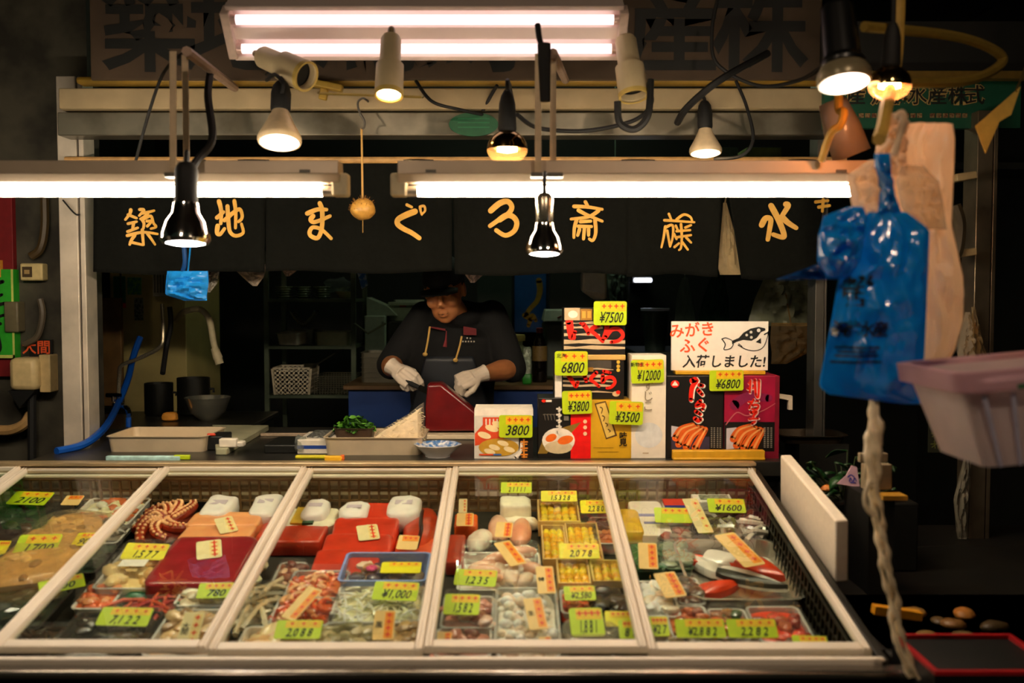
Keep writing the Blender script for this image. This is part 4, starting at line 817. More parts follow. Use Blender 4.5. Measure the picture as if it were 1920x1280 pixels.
def icepack(px, y0, y1, wp, label, grp='white ice packs along the back lattice'):
    o, w, d = food('ice_pack', label, 'ice pack', px - wp / 2, y0, px + wp / 2, y1, .085); b = B(); b.ball((0, 0, .042), (w / 2, d / 2, .042), 22, 12, e=.5, nz=.12, seed=px); b.build('pouch', ICE, o); 
    b = B(); b.box(-w * .25, w * .25, -d * .1, d * .1, .0835, .0845); b.build('print', mat('#c9b8c4', .5), o); return o
for px, y0, y1, wp, lb in ((410, 922, 958, 62, 'white ice pack behind the pink salmon block, left one'), (498, 920, 956, 56, 'white ice pack behind the pink salmon block, next to the lid bar'), (592, 930, 960, 50, 'white ice pack under the lid bar left of the tuna slabs'), (664, 934, 962, 56, 'white ice pack right behind the tuna slabs'), (757, 922, 958, 64, 'white ice pack behind the dark red fillet')): icepack(px, y0, y1, wp, lb)
def block(label, x0, y0, x1, y1, h, c, n=1, name='fish_block', cat='fish', seed=1, ang=0, lift=0):
    o, w, d = food(name, label, cat, x0, y0, x1, y1, h, ang, None, lift)
    b = B()
    for k in range(n): slab(b, w * (1 - .03 * k), d / n * 1.08, h * (1 - .03 * k), 0, d * (.5 - (k + .5) / n), 0, 0, .22, .06, seed + k)
    b.build('flesh', FLESH(c, .16, 16), o); return o
block('pink salmon block in two pieces behind the dark red tuna block', 345, 958, 484, 1006, .07, '#fb8f5c', 2, seed=2)
block('dark crimson tuna block in front of the pink salmon block', 298, 1004, 466, 1086, .075, '#85181f', 1, seed=4)
ccard(424, 984, 34, 30, '', 'cream tag lying on the pink salmon block', 'cream', h=.078, ang=.5, tilt=.2)
ccard(392, 1030, 46, 34, '', 'cream tag lying on the dark crimson tuna block', 'cream', h=.084, ang=.3, tilt=.2)
o = pack('clear box of beige fish fillet with yellow card and white label', 206, 1012, 324, 1086, .07, 'lump', ['#d8b47a', '#c99a58'], 16, .02, CL, fname='fillet')
ccard(272, 1034, 84, 30, '1,5 7 7', 'yellow card on the clear box of beige fillet', 'yellow', h=.082, ang=-.08)
b = B(); b.box(-.036, .036, -.02, .02, 0, .001); tag(b.build('paper_label', WHITE, None, spot(250, 1056, .076) @ TR(0, 0, .077)), 'blank white label on the clear box of beige fillet', 'label')
pack('open pack of pale fish belly at the right of the crimson tuna block', 420, 1036, 480, 1088, .05, 'lump', ['#ead0a8', '#e0b888'], 12, .022, fname='fish', nofilm=True)
o, w, d = food('green_sheet', 'crinkled green plastic sheet in front of the crimson tuna block', 'sheet', 222, 1086, 360, 1124, .05)
b = B(); b.grid(lambda i, j: ((i - .5) * w, (j - .5) * d, .03 + .022 * noise.noise(Vector((i * 6, j * 3, 1)))), 40, 16); b.build('sheet', mat('#1d7a4a', .3, 0, .2, 12), o, solid=.002)
pack('pack with a thin red fish on green paper', 212, 1116, 332, 1144, .05, 'strip', ['#a8281c', '#c4502c'], 14, .009, GREENT, fname='fish')
pack('nearly black tray of seafood under the lime card in the front row', 118, 1138, 282, 1214, .06, 'lump', ['#15110c', '#241a12'], 18, .02, BT, fname='seafood')
ccard(234, 1156, 100, 34, '7,1 2 2', 'lime card with red top row on the nearly black tray', h=.072, ang=-.05)
pack('white pack of pale squid under a yellow lime card by the lid bar', 334, 1090, 444, 1124, .06, 'lump', ['#d8ccb0', '#c8b898'], 14, .018, fname='squid')
ccard(404, 1107, 66, 28, '780', 'yellow lime card on the white pack of pale squid', h=.074, ang=.05)
pack('clear box of beige sliced seafood with a tall cream tag, front row', 292, 1132, 424, 1212, .065, 'lump', ['#b08a58', '#c8a878', '#8a6a44'], 22, .018, CL, fname='seafood')
ccard(357, 1180, 40, 64, '大間', 'tall cream tag with black and red writing on the front row box', 'cream', h=.085, tilt=.5)
ccard(307, 1210, 44, 14, '', 'small yellow tag at the front edge left of the tall cream tag', 'yellow', h=.06)
# ---- tuna slab pane
o, w, d = food('tuna_slabs', 'stepped row of bright red tuna slabs', 'tuna', 588, 950, 752, 1060, .055)
b = B()
for k, (x0, y0, x1, y1) in enumerate(((640, 950, 750, 980), (622, 976, 746, 1008), (604, 1004, 736, 1036), (586, 1032, 712, 1062))):
    q = o.matrix_world.inverted() @ (onG((x0 + x1) / 2, (y0 + y1) / 2, .06)); ww, dd = dims(x0, y0, x1, y1, .06); b = B(); slab(b, ww, dd * 1.25, .05, e=.2, nz=.05, seed=k)
    b.build('slab', FLESH('#b5301a', .2, 18), o, TR(q.x, q.y, .006 + .003 * (3 - k)) @ RX(.12))
ccard(690, 998, 40, 28, '', 'cream tag lying on the bright red tuna slabs', 'cream', h=.072, ang=.25, tilt=.2)
o, w, d = food('fish_fillet', 'dark red pointed fillet with a black blood line right of the tuna slabs', 'fish', 752, 938, 826, 1018, .06)
b = B(); b.ball((0, 0, .03), (w * .46, d * .52, .028), 22, 14, nz=.1); b.build('fillet', FLESH('#a83214', .3), o)
b = B(); b.tube(smooth([(0, -d * .48, .045), (.006, -d * .2, .058), (0, .0, .0605), (-.004, d * .3, .052), (0, d * .48, .036)], 4), .006, 8, flat=.5); b.build('blood_line', FLESH('#2a0a08'), o)
block('orange red fish piece in front of the dark pointed fillet', 740, 1008, 824, 1040, .045, '#d64a14', 1)
ccard(765, 1017, 40, 26, '', 'orange tag in front of the dark pointed fillet', 'orange', h=.065, ang=-.1)
block('narrow red tuna bar crossing under the lid bar', 482, 978, 612, 1012, .05, '#a8321c', 1)
o, w, d = food('herb_pack', 'white pack with yellow and green stripe behind the narrow tuna bar', 'pack', 520, 946, 632, 980, .06)
b = B(); slab(b, w, d, .055, e=.3); b.build('pack', mat('#e6dcc0', .4), o); b = B(); b.box(-w * .02, w * .16, -d * .45, d * .4, .05, .058); b.box(w * -.22, -w * .02, -d * .45, d * .4, .05, .058, 1); b.build('stripe', [mat('#1d4a2c', .4), mat('#d9b03a', .4)], o)
pack('pack of cooked orange shrimp, upper one', 540, 1058, 648, 1112, .07, 'curl', ['#cf5a24', '#e8a070', '#b84a1c'], 34, .009, CL, fname='shrimp')
pack('pack of cooked orange shrimp, lower one with a slanted orange tag', 512, 1108, 628, 1158, .07, 'curl', ['#c8521f', '#e09a68', '#a8401a'], 34, .009, CL, fname='shrimp')
ccard(566, 1131, 34, 62, '', 'slanted orange tag on the lower shrimp pack', 'orange', h=.09, ang=-.5, tilt=.3)
pack('small bowl of dark red shellfish left of the shrimp packs', 515, 1046, 568, 1090, .05, 'lump', ['#6a2a1a', '#8a4a2c', '#c8a080'], 14, .014, CL, fname='shellfish')
o, w, d = food('blue_tray', 'light blue tray of assorted sashimi with a pink flower', 'tray', 640, 1034, 806, 1088, .07)
tray(o, w, d, .07, mat('#8aa0e0', .35, 0, .05)); b = B(); slab(b, w * .86, d * .82, .03, z=.006, e=.4); scatter(b, w * .8, d * .74, .04, 30, .014, 'lump', 4, 6); b.build('sashimi', [FLESH('#6a4a2a'), FLESH('#a8784a'), FLESH('#e0b8a0'), FLESH('#3a2a3a')], o)
b = B()
for k in range(6): b.ball((-w * .16 + .009 * math.cos(k), .009 * math.sin(k), .064), (.008, .008, .005), 8, 6)
b.build('flower', mat('#d83a78', .5), o)
film(o, w * .96, d * .95, .066, .072)
ccard(752, 1064, 76, 20, '', 'yellow card lying inside the light blue tray', 'yellow', h=.076, tilt=.1)
pack('white tray of pale yellow noodle-like fish under the 1000 card', 626, 1086, 792, 1152, .07, 'strip', ['#e8d4a8', '#f0e2c8'], 90, .005, mat('#e4ddd6', .35), fname='whitebait')
ccard(742, 1108, 86, 34, '¥1,000', 'lime card 1000 on the white tray below the light blue tray', h=.085, ang=-.08)
pack('pack of salted fish with a small red stamp in the front row', 448, 1162, 590, 1212, .07, 'lump', ['#d8b888', '#c89c68', '#e2c8a8'], 16, .024, fname='fish')
ccard(560, 1180, 88, 34, '2,0 8 8', 'lime card with a red corner in the front row of the tuna pane', h=.085)
pack('clear box of green olive coloured seafood in the front row', 600, 1152, 706, 1212, .075, 'lump', ['#6a6238', '#8a7c50', '#a89870'], 20, .018, CL, fname='seafood')
pack('clear box of brown seafood with an upright black and orange tag', 708, 1150, 792, 1212, .07, 'lump', ['#8a6a3c', '#a88850'], 18, .016, CL, fname='seafood')
ccard(720, 1172, 40, 54, '黒', 'upright black and orange tag on the front row box of brown seafood', 'orange', h=.09, tilt=.5)
pack('tray of a whole pale fish beside the lid bar left of the shrimp', 462, 1088, 516, 1160, .05, 'strip', ['#b8a888', '#8a8470', '#d0c4a8'], 14, .014, GREENT, fname='fish')
# ---- roe and urchin pane
b = B(); o, w, d = food('roe_pack', 'large pack of pink cod roe sacs heaped up', 'cod roe', 858, 1012, 1016, 1082, .07)
tray(o, w, d, .035); b = B(); rr_ = random.Random(3)
for k in range(16): b.ball(((rr_.random() - .5) * w * .75, (rr_.random() - .5) * d * .7, .035 + rr_.random() * .02), (.045, .02, .018), 12, 8, k % 2, M=RZ(rr_.uniform(-.9, .9) + PI / 2 * (k % 2)), nz=.12, seed=k)
b.build('roe_sacs', [FLESH('#ee9c80'), FLESH('#f4b8a0')], o); film(o, w, d, .035, .075)
for px, py, rx, ry, lb, a in ((936, 978, .033, .085, 'upright pink cod roe sac in the middle', .1), (976, 985, .033, .09, 'upright pink cod roe sac at the right, the orange one', -.05), (899, 1000, .036, .062, 'short pale squid sac left of the cod roe sacs', -.3)):
    o, w, d = food('roe_sac', lb, 'cod roe', px - 20, py - 25, px + 20, py + 25, .055, a); b = B(); b.ball((0, 0, .03), (rx, ry, .03), 16, 12, nz=.12, seed=px); b.build('sac', FLESH('#ea9070' if px > 950 else ('#f0a88c' if px > 920 else '#e6c8b8')), o)
o, w, d = food('white_pad', 'folded white pad behind the upright cod roe sacs', 'pad', 930, 924, 1004, 956, .075); b = B(); slab(b, w * .8, d * .6, .075, y=d * .1, e=.3); slab(b, w * 1.05, d * .3, .04, y=-d * .35, e=.5, nz=.4); b.build('pad', mat('#f0e8d0', .5), o)
ccard(968, 914, 58, 20, '2 1 1 1 1', 'lime card behind the folded white pad', h=.1, tilt=.9)
block('dark red tuna piece at the left edge of the roe pane', 838, 1000, 872, 1050, .045, '#98301c', 1)
block('small orange fish piece behind the roe sacs at the left', 852, 962, 896, 984, .05, '#d85a1c', 1)
ccard(872, 974, 32, 24, '', 'orange tag on the small fish piece at the left of the roe pane', 'orange', h=.07)
ccard(868, 948, 16, 26, '', 'small cream tag standing by the back lattice', 'cream', h=.07, tilt=.7)
ccard(945, 993, 32, 28, '', 'orange tag on the upright pink roe sacs', 'orange', h=.085, ang=-.1)
ccard(956, 1037, 34, 46, '', 'slanted cream orange tag on the heap of pink roe', 'orange', h=.09, ang=.45, tilt=.2)
ccard(892, 1083, 80, 30, '1,2 3 5', 'yellow lime card in front of the heap of pink roe', 'lime', h=.08, ang=-.1)
def uni(label, x0, y0, x1, y1, h=.05, lift=0, seed=1):
    o, w, d = food('urchin_box', label, 'sea urchin', x0, y0, x1, y1, h, 0, 'wooden boxes of sea urchin', lift)
    b = B(); t_ = .005; b.box(-w / 2, w / 2, -d / 2, d / 2, 0, t_)
    for a in ((-w / 2, w / 2, -d / 2, -d / 2 + t_), (-w / 2, w / 2, d / 2 - t_, d / 2), (-w / 2, -w / 2 + t_, -d / 2 + t_, d / 2 - t_), (w / 2 - t_, w / 2, -d / 2 + t_, d / 2 - t_)): b.box(*a, t_, h)
    b.build('wooden_box', mat('#e2ba72', .5, 0, .15, 20), o, bevel=.001)
    b = B(); rr = random.Random(seed); nx = max(3, int(w / .022)); ny = max(2, int(d / .03))
    for i in range(nx):
        for j in range(ny): b.ball(((i + .5) / nx * w * .86 - w * .43, (j + .5) / ny * d * .86 - d * .43, h * .72), (.012, .02, .011), 8, 6, rr.randrange(2), M=RZ(rr.uniform(-.3, .3)), nz=.15, seed=i * 7 + j)
    b.box(-w * .45, w * .45, -d * .45, d * .45, t_, h * .55, 0); b.build('urchin_roe', [FLESH('#e89a10'), FLESH('#f0b428')], o)
    b = B(); b.box(-w * .49, w * .49, -d * .49, d * .49, h + .001, h + .003); b.build('clear_lid', FILM, o, smooth=False)
for k, (lb, q, l_) in enumerate((('wooden sea urchin box at the back under a long yellow card', (1008, 935, 1086, 976), .012), ('wooden sea urchin box in the middle, left of two', (1016, 982, 1062, 1046), .0), ('wooden sea urchin box in the middle, right of two', (1062, 978, 1126, 1046), .006), ('wooden sea urchin box in front, left of two', (1044, 1046, 1106, 1092), .004), ('wooden sea urchin box in front, right of two', (1108, 1048, 1168, 1088), .004))): uni(lb, *q, lift=l_, seed=k)
ccard(1048, 930, 68, 20, '1,5 3 2 8', 'long yellow card on the rear sea urchin box', 'yellow', h=.09, tilt=.6)
ccard(1115, 950, 54, 24, '2,2 8 0', 'yellow card right of the rear sea urchin box', 'yellow', h=.085)
ccard(1086, 1033, 76, 28, '2,0 7 8', 'yellow card across the middle sea urchin boxes', 'yellow', h=.08, tilt=.45)
pack('pack of orange brown fish at the right end of the urchin boxes', 1108, 962, 1162, 1010, .05, 'lump', ['#c06a34', '#5a2a1c', '#e0a878'], 16, .014, fname='fish')
pack('clear pack of white squid rings, the bigger one, with two orange tags', 928, 1088, 1048, 1196, .07, 'ball', ['#e6d4c4', '#d8bca8', '#f0e6dc'], 60, .014, CL, fname='squid')
ccard(1023, 1087, 34, 50, '特', 'orange tag on the upper corner of the white squid pack', 'orange', h=.092, ang=.05, tilt=.3)
ccard(1004, 1150, 36, 58, '生', 'orange tag with black column on the middle of the white squid pack', 'orange', h=.092, ang=.15, tilt=.3)
pack('clear pack of squid at the front edge under an orange tag', 932, 1198, 1050, 1222, .055, 'ball', ['#d8c4b0', '#c8ac94'], 16, .014, CL, fname='squid')
ccard(1022, 1206, 24, 24, '', 'small orange tag at the front edge under the squid pack', 'orange', h=.075)
pack('pack of pinkish sliced fish in the front left of the roe pane, upper', 828, 1104, 926, 1162, .075, 'lump', ['#b87868', '#8a4a3c', '#d0a898'], 20, .016, CL, fname='fish')
pack('pack of pinkish sliced fish in the front left of the roe pane, lower', 816, 1164, 922, 1216, .07, 'lump', ['#a86a58', '#70382c', '#c89c88'], 20, .016, CL, fname='fish')
ccard(866, 1133, 68, 38, '1,5 8 2', 'lime card on the upper pinkish fish pack', h=.09, ang=-.04)
ccard(833, 1201, 28, 32, '', 'orange tag on the lower pinkish fish pack', 'orange', h=.085)
pack('black pack of dark seaweed beside the sea urchin boxes', 1112, 1092, 1180, 1136, .06, 'lump', ['#17120c', '#3a2414', '#241a10'], 16, .018, BT, fname='seaweed')
pack('pack of orange salmon roe left of the dark seaweed pack', 1050, 1096, 1112, 1140, .05, 'ball', ['#c8401c', '#a8542a'], 40, .009, CL, fname='roe')
def tub(label, px, py, rp, c):
    o, w, d = food('seafood_tub', label, 'tub', px - rp, py - rp * .6, px + rp, py + rp * .6, .08); r = w / 2
    b = B(); b.lathe([(r * .8, 0), (r * .95, .065), (r, .068), (r, .074), (r * .93, .074), (r * .78, .004)], 28); b.build('tub', clear('#f2ecd8', .12, .05), o)
    b = B(); b.lathe([(0, .004), (r * .74, .004), (r * .88, .055), (0, .058)], 20); b.build('contents', FLESH(c, .4, 40), o)
    b = B(); b.lathe([(r * 1.0, .072), (r * 1.02, .08), (r * .9, .083), (0, .083)], 28); b.build('lid', clear('#f4efe0', .18, .05), o)
tub('round clear tub of dark pickled seafood with a tall lime card', 1106, 1178, 52, '#3a3218')
tub('round clear tub of dark pickled seafood under the right lid bar', 1188, 1190, 42, '#2c2a18')
ccard(1087, 1112, 60, 26, '¥2,580', 'rounded yellow lime card on the salmon roe pack', h=.075, ang=.05)
ccard(1100, 1166, 64, 52, '1,8 8 1', 'tall lime card on the round tub', h=.095, ang=.05)
ccard(1160, 1160, 52, 28, '', 'yellow card between the two round tubs', 'yellow', h=.085)
ccard(1180, 1180, 40, 34, '8 7', 'lime card on the round tub under the lid bar', h=.1)
ccard(1234, 1174, 40, 36, '¥2 7', 'lime card right of the lid bar in the front row', h=.09)
# ---- right pane
o, w, d = food('paper_packet', 'tall white paper packet lying at the back of the right pane', 'packet', 1184, 898, 1250, 998, .05); b = B(); slab(b, w, d * .95, .04, z=.004, e=.22, nz=.05); b.build('packet', mat('#e8dcd0', .5, 0, .06), o, None)
b = B(); b.box(-w * .3, w * .3, d * .0, d * .06, .044, .046); b.box(-w * .2, w * .34, -d * .2, -d * .16, .044, .046); b.build('print', mat('#8a8ac0', .5), o)
o, w, d = food('paper_packet', 'small yellow packet left of the tall white packet', 'packet', 1163, 948, 1202, 992, .06); b = B(); slab(b, w, d, .055, e=.25); b.build('packet', mat('#d8a82a', .5), o)
o, w, d = food('paper_packet', 'packet striped red and blue right of the tall white packet', 'packet', 1244, 924, 1290, 960, .05); b = B(); slab(b, w, d, .045, e=.25); b.build('packet', WHITE, o); b = B(); b.box(-w * .46, w * .46, -d * .02, d * .4, .04, .0485); b.box(-w * .46, w * .46, -d * .4, -d * .02, .04, .0485, 1); b.build('stripes', [mat('#d8381c', .5), mat('#2a2a8a', .5)], o)
o, w, d = food('label_box', 'small box with white framed label at the back right', 'box', 1298, 896, 1372, 924, .06); b = B(); b.box(-w / 2, w / 2, -d / 2, d / 2, 0, .06); b.build('box', WHITE, o, bevel=.003); b = B(); b.box(-w * .32, w * .42, -d * .3, d * .3, .0605, .062); b.build('label', mat('#6a6a58', .5, c2='#a8a890', scale=90), o)
ccard(1262, 966, 70, 28, '', 'lime card with an orange corner under the striped packet', h=.075, ang=-.05)
ccard(1308, 966, 30, 64, '', 'tall cream strip with red writing in the right pane', 'cream', h=.08, ang=.12, tilt=.2)
ccard(1362, 948, 70, 26, '¥1600', 'lime card 1600 on the silver fish pack', h=.085, ang=-.05)
pack('pack of silver fish under the 1600 card', 1328, 948, 1422, 1002, .06, 'strip', ['#8a8278', '#c8beb0', '#3a2a20'], 16, .016, BT, fname='fish')
pack('flat pack of herbs and grey fish right of the orange strip', 1238, 984, 1300, 1008, .045, 'lump', ['#6a5a48', '#8a3a24'], 14, .014, BT, fname='fish')
pack('pack of green leaves with an orange card', 1184, 1012, 1240, 1062, .05, 'leaf', ['#1f5a2c', '#2c7a3a'], 60, .012, GREENT, fname='leaves')
pack('flat grey green pack left of the silver tray', 1240, 1008, 1292, 1058, .05, 'lump', ['#8a947c', '#6a7a64'], 14, .018, GREENT, fname='fish')
ccard(1215, 1042, 36, 48, '', 'orange card on the pack of green leaves', 'orange', h=.075, ang=-.08, tilt=.3)
o, w, d = food('silver_tray', 'large silver tray of cut fish with red flesh and white bellies', 'tray', 1276, 1002, 1486, 1112, .06)
b = B(); b.rtray(w, d, .05, .002, .012, .006, .04); b.build('tray', mat('#cfc8bc', .25, .8, .06), o)
SIL = [mat('#e9e4dc', .3, .1, .08, 14, coat=.4), FLESH('#c83a1a'), mat('#3a3a33', .35, .2, .4, 10)]
for k, (x, y, a, L_, W_, kind) in enumerate(((-.27, .22, 2.2, .44, .36, 0), (.0, .26, -.5, .5, .4, 0), (-.22, -.26, .4, .44, .3, 1), (.27, .05, -.9, .5, .42, 1), (.1, -.2, -.55, .62, .34, 2))):
    L = w * L_ * .5; W = w * W_ * .5; t_ = .02
    prof = [(-L, -W * .45), (-L * .5, -W * .62), (L * .3, -W * .5), (L, -W * .05), (L * .95, W * .12), (L * .2, W * .5), (-L * .5, W * .6), (-L, W * .4)]
    q = [V_[:2] for V_ in smooth([(p[0], p[1], 0) for p in prof + prof[:1]], 3)][:-1]
    b = B(); b.loops([[(p[0] * .95, p[1] * .95, 0) for p in q], [(p[0], p[1], t_ * .4) for p in q], [(p[0] * .93, p[1] * .9, t_) for p in q], [(p[0] * .6, p[1] * .55, t_ * 1.35) for p in q]])
    M_ = TR(x * w * .9, y * d * .9, .008 + .007 * k) @ RZ(a) @ RX(.12)
    b.build('fish_piece', SIL[0] if kind != 1 else SIL[1], o, M_)
    if kind == 2: b = B(); b.loops([[(p[0] * .98, min(p[1], -W * .02) * 1.03, z_) for p in q] for z_ in (t_ * .5, t_ * 1.2)] + [[(p[0] * .7, min(p[1], -W * .1) * .8, t_ * 1.42) for p in q]]); b.build('dark_back', SIL[2], o, M_)
    elif kind == 0: b = B(); b.loops([[(p[0] * .4 + L * .5, p[1] * .9 , z_) for p in q] for z_ in (t_ * .5, t_ * 1.2)]); b.build('red_flesh', SIL[1], o, M_)
ccard(1386, 1030, 46, 62, '', 'tall cream orange tag lying on the cut fish in the silver tray', 'orange', h=.1, ang=.35, tilt=.15)
pack('open pack of white squid heads by the lid bar', 1200, 1078, 1268, 1142, .065, 'lump', ['#eee0d4', '#f4ece4', '#e0c4b0'], 30, .016, CL, fname='squid', nofilm=True)
ccard(1256, 1096, 44, 46, '', 'orange tag on the white squid heads', 'orange', h=.095, ang=.25, tilt=.3)
pack('clear pack of brown seafood above the orange roe packs', 1268, 1074, 1316, 1122, .055, 'lump', ['#5a3018', '#3a2414'], 14, .014, CL, fname='seafood')
for lb, q, cs in (('clear pack of orange sliced roe, leftmost of the front three', (1252, 1124, 1332, 1182), ['#b85a1c', '#8a3a14']), ('clear pack of orange roe on green leaf, middle of the front three', (1334, 1130, 1408, 1182), ['#b8481c', '#2c4a1c', '#8a5a2a']), ('clear pack of bright red orange roe, rightmost of the front three', (1412, 1126, 1514, 1190), ['#cf3a18', '#8a2a18', '#a8502a'])):
    pack(lb, *q, .065, 'lump', cs, 26, .013, CL, fname='roe')
for lb, q, cs in (('clear box of olive seafood at the front edge under a lime card', (1250, 1190, 1360, 1220), ['#6a5a2c', '#4a4022']), ('clear box of dark seafood at the front edge under a lime card', (1366, 1190, 1470, 1220), ['#2a2a18', '#3a3420']), ('clear box of brown fish in the front right corner', (1472, 1186, 1550, 1222), ['#7a4a30', '#5a3420'])):
    pack(lb, *q, .05, 'lump', cs, 16, .014, CL, fname='seafood')
ccard(1313, 1178, 94, 34, '¥2,8 8 2', 'lime card on the leftmost front pack of roe in the right pane', h=.09, tilt=.5)
ccard(1410, 1178, 94, 34, '2,2 8 2', 'lime card on the middle front pack of roe in the right pane', h=.09, tilt=.5)
ccard(1520, 1207, 66, 30, '', 'lime card with a red block in the front right corner', h=.08, ang=-.06)
# ================================================================== the fishmonger
MY = 4.3
root = at(845, 600, MY); man = thing('person', 'person in black hoodie, cap and white gloves cutting fish behind the counter', 'person', Vector((root.x, MY, 0)))
IM = man.matrix_world.inverted()
def mp(px, py, Y): return IM @ at(px, py, Y)
SKIN = mat('#c07c4c', .45, 0, .08, 30, sss=.1); HOOD = mat('#0a0a0a', .9, 0, .2, 50, .1); GLV = mat('#e2d2be', .6, 0, .06, 40)
def V(*a): return Vector(a)
HM = Matrix.Translation(mp(838, 604, 4.15)) @ RZ(-.12) @ RY(-.10) @ RX(.30)     # head frame: chin at origin, face towards -Y
def H(x, y, z): return HM @ V(x, y, z)
shR, elR, wrR = mp(796, 594, 4.32), mp(733, 684, 4.30), mp(741, 692, 4.05)      # on the viewer's left
shL, elL, wrL = mp(922, 592, 4.32), mp(960, 690, 4.28), mp(902, 703, 4.06)
neck = mp(858, 596, 4.30); chest = V(.005, .03, 1.22); pel = V(0, .12, .90)
b = B()
def hb(c, r, nz=0): b.ball(c, r, 16, 12, M=HM.to_3x3().to_4x4())
def hball(x, y, z, rx, ry, rz): b.ball(H(x, y, z), (rx, ry, rz), 18, 12, M=HM.to_3x3().to_4x4())
hball(0, .075, .145, .078, .098, .098); hball(0, .03, .105, .072, .075, .09); hball(0, .012, .05, .057, .058, .05); hball(0, -.012, .022, .03, .026, .022)
hball(0, -.036, .16, .058, .022, .03)                       # brow
for s in (-1, 1):
    hball(s * .043, -.022, .098, .024, .024, .026)          # cheeks
    hball(s * .030, -.042, .138, .018, .012, .011)          # eyelids
    hball(s * .080, .07, .115, .010, .022, .034)            # ears
    hball(s * .012, -.062, .090, .010, .012, .009)          # nostrils
b.tube([H(0, -.047, .145), H(0, -.058, .120), H(0, -.073, .094)], [.008, .0105, .014], 10)
b.tube([H(-.022, -.048, .060), H(0, -.058, .064), H(.022, -.048, .060)], [.005, .0075, .005], 8)
b.tube([H(-.020, -.044, .047), H(0, -.054, .044), H(.020, -.044, .047)], [.005, .0085, .005], 8)
b.tube([H(0, .075, .06), neck, V(neck.x, .03, 1.30)], [.058, .06, .075], 16)
def torso(g, dz0=0):
    for z, x, y, rx, ry in ((.86, 0, .12, .165, .115), (.95, 0, .11, .160, .112), (1.08, 0, .075, .165, .115), (1.2, .004, .04, .178, .12), (1.3, .008, .022, .17, .105), (1.37, .014, .01, .11, .07)):
        yield [V(x + (rx + g) * math.cos(2 * PI * k / 24), y + (ry + g) * math.sin(2 * PI * k / 24), z) for k in range(24)]
b.loops(list(torso(0)))
for s_, e_, w_ in ((shR, elR, wrR), (shL, elL, wrL)):
    b.ball(s_, .06, 12, 10); b.tube([s_, (s_ + e_) / 2, e_], [.055, .05, .043], 14); b.ball(e_, .044, 12, 10)
    m_ = e_.lerp(w_, .35); b.tube([e_, m_, w_], [.043, .047, .029], 14); b.ball(w_, .03, 10, 8)
for s in (-1, 1):
    hip, kn, an = V(s * .09, .12, .88), V(s * .1, .11, .48), V(s * .1, .14, .08)
    b.tube([hip, hip.lerp(kn, .5), kn, kn.lerp(an, .35), an], [.095, .085, .058, .06, .04], 16); b.ball(kn, .058, 10, 8)
    b.ball(an + V(0, -.06, -.035), (.045, .13, .045), 12, 8)
b.build('body', SKIN, man, vox=.006, sm=3)
# face details
b = B()
for s in (-1, 1): b.tube([H(s * .016, -.0535, .134), H(s * .03, -.0535, .131), H(s * .044, -.048, .134)], [.0012, .0022, .0012], 6)
b.build('eyes', mat('#1a100a', .3), man)
b = B()
for s in (-1, 1): b.tube([H(s * .012, -.058, .156), H(s * .03, -.058, .162), H(s * .05, -.048, .157)], [.002, .0035, .0015], 6, flat=.6)
b.build('eyebrows', mat('#15100c', .8), man)
b = B(); b.tube([H(-.019, -.050, .053), H(0, -.0585, .0535), H(.019, -.050, .053)], [.0015, .003, .0015], 8); b.build('mouth', mat('#401a14', .5), man)
b = B(); b.ball(H(0, .085, .15), (.084, .1, .095), 18, 12, M=HM.to_3x3().to_4x4()); 
for v in b.v: pass
HI = HM.inverted(); b2 = B(); idx = {}
for f in b.f:
    c = sum((b.v[i] for i in f), Vector()) / len(f); l = HI @ c
    if l.z < .175 and (l.y > .05 and abs(l.x) > .0) and l.z > .09: b2.add([b.v[i] for i in f], [tuple(range(len(f)))])
b2.build('hair', mat('#0d0b09', .8), man, solid=.004)
b = B(); rows = []
for k in range(9):
    a = PI / 2 * k / 8; z = .160 + .1 * math.sin(a); q = math.cos(a) ** .75; rows.append([H(.086 * q * math.cos(2 * PI * j / 24), .072 + .136 * q * math.sin(2 * PI * j / 24), z) for j in range(24)])
b.loops(rows, cap0=False)
b.add([H(x * (1 - .0 * t), -.055 - .07 * t * math.sqrt(max(0, 1 - (x / .082) ** 2)) , .166 - .012 * t - 1.2 * x * x) for t in (0, .5, 1) for x in [(-.078 + .156 * i / 12) for i in range(13)]], [(r * 13 + i, r * 13 + i + 1, (r + 1) * 13 + i + 1, (r + 1) * 13 + i) for r in range(2) for i in range(12)])
b.build('cap', mat('#0a0a0b', .8, 0, .2, 40), man, solid=.004)
# hoodie with short pushed up sleeves and a thick hood collar
b = B(); b.loops(list(torso(.022)))
for s_, e_, w_ in ((shR, elR, wrR), (shL, elL, wrL)):
    b.ball(s_, .07, 14, 10); end = e_.lerp(w_, .12); b.tube([s_.lerp(chest, .2), s_, (s_ + e_) / 2 , e_, end], [.08, .072, .07, .064, .058], 16); b.ball(e_, .064, 12, 10)
b.tube([V(shR.x * .75, .02, shR.z + .0), V(neck.x - .02, .02, 1.385), V(shL.x * .75, .02, shL.z)], [.06, .08, .06], 14)
ring = [neck + V(.085 * math.cos(2 * PI * k / 16), .005 + .085 * math.sin(2 * PI * k / 16), .02 + .028 * math.sin(2 * PI * k / 16)) for k in range(17)]
b.tube(ring, .032, 10)
hd = b.build('hoodie', HOOD, man, vox=.008, sm=5)
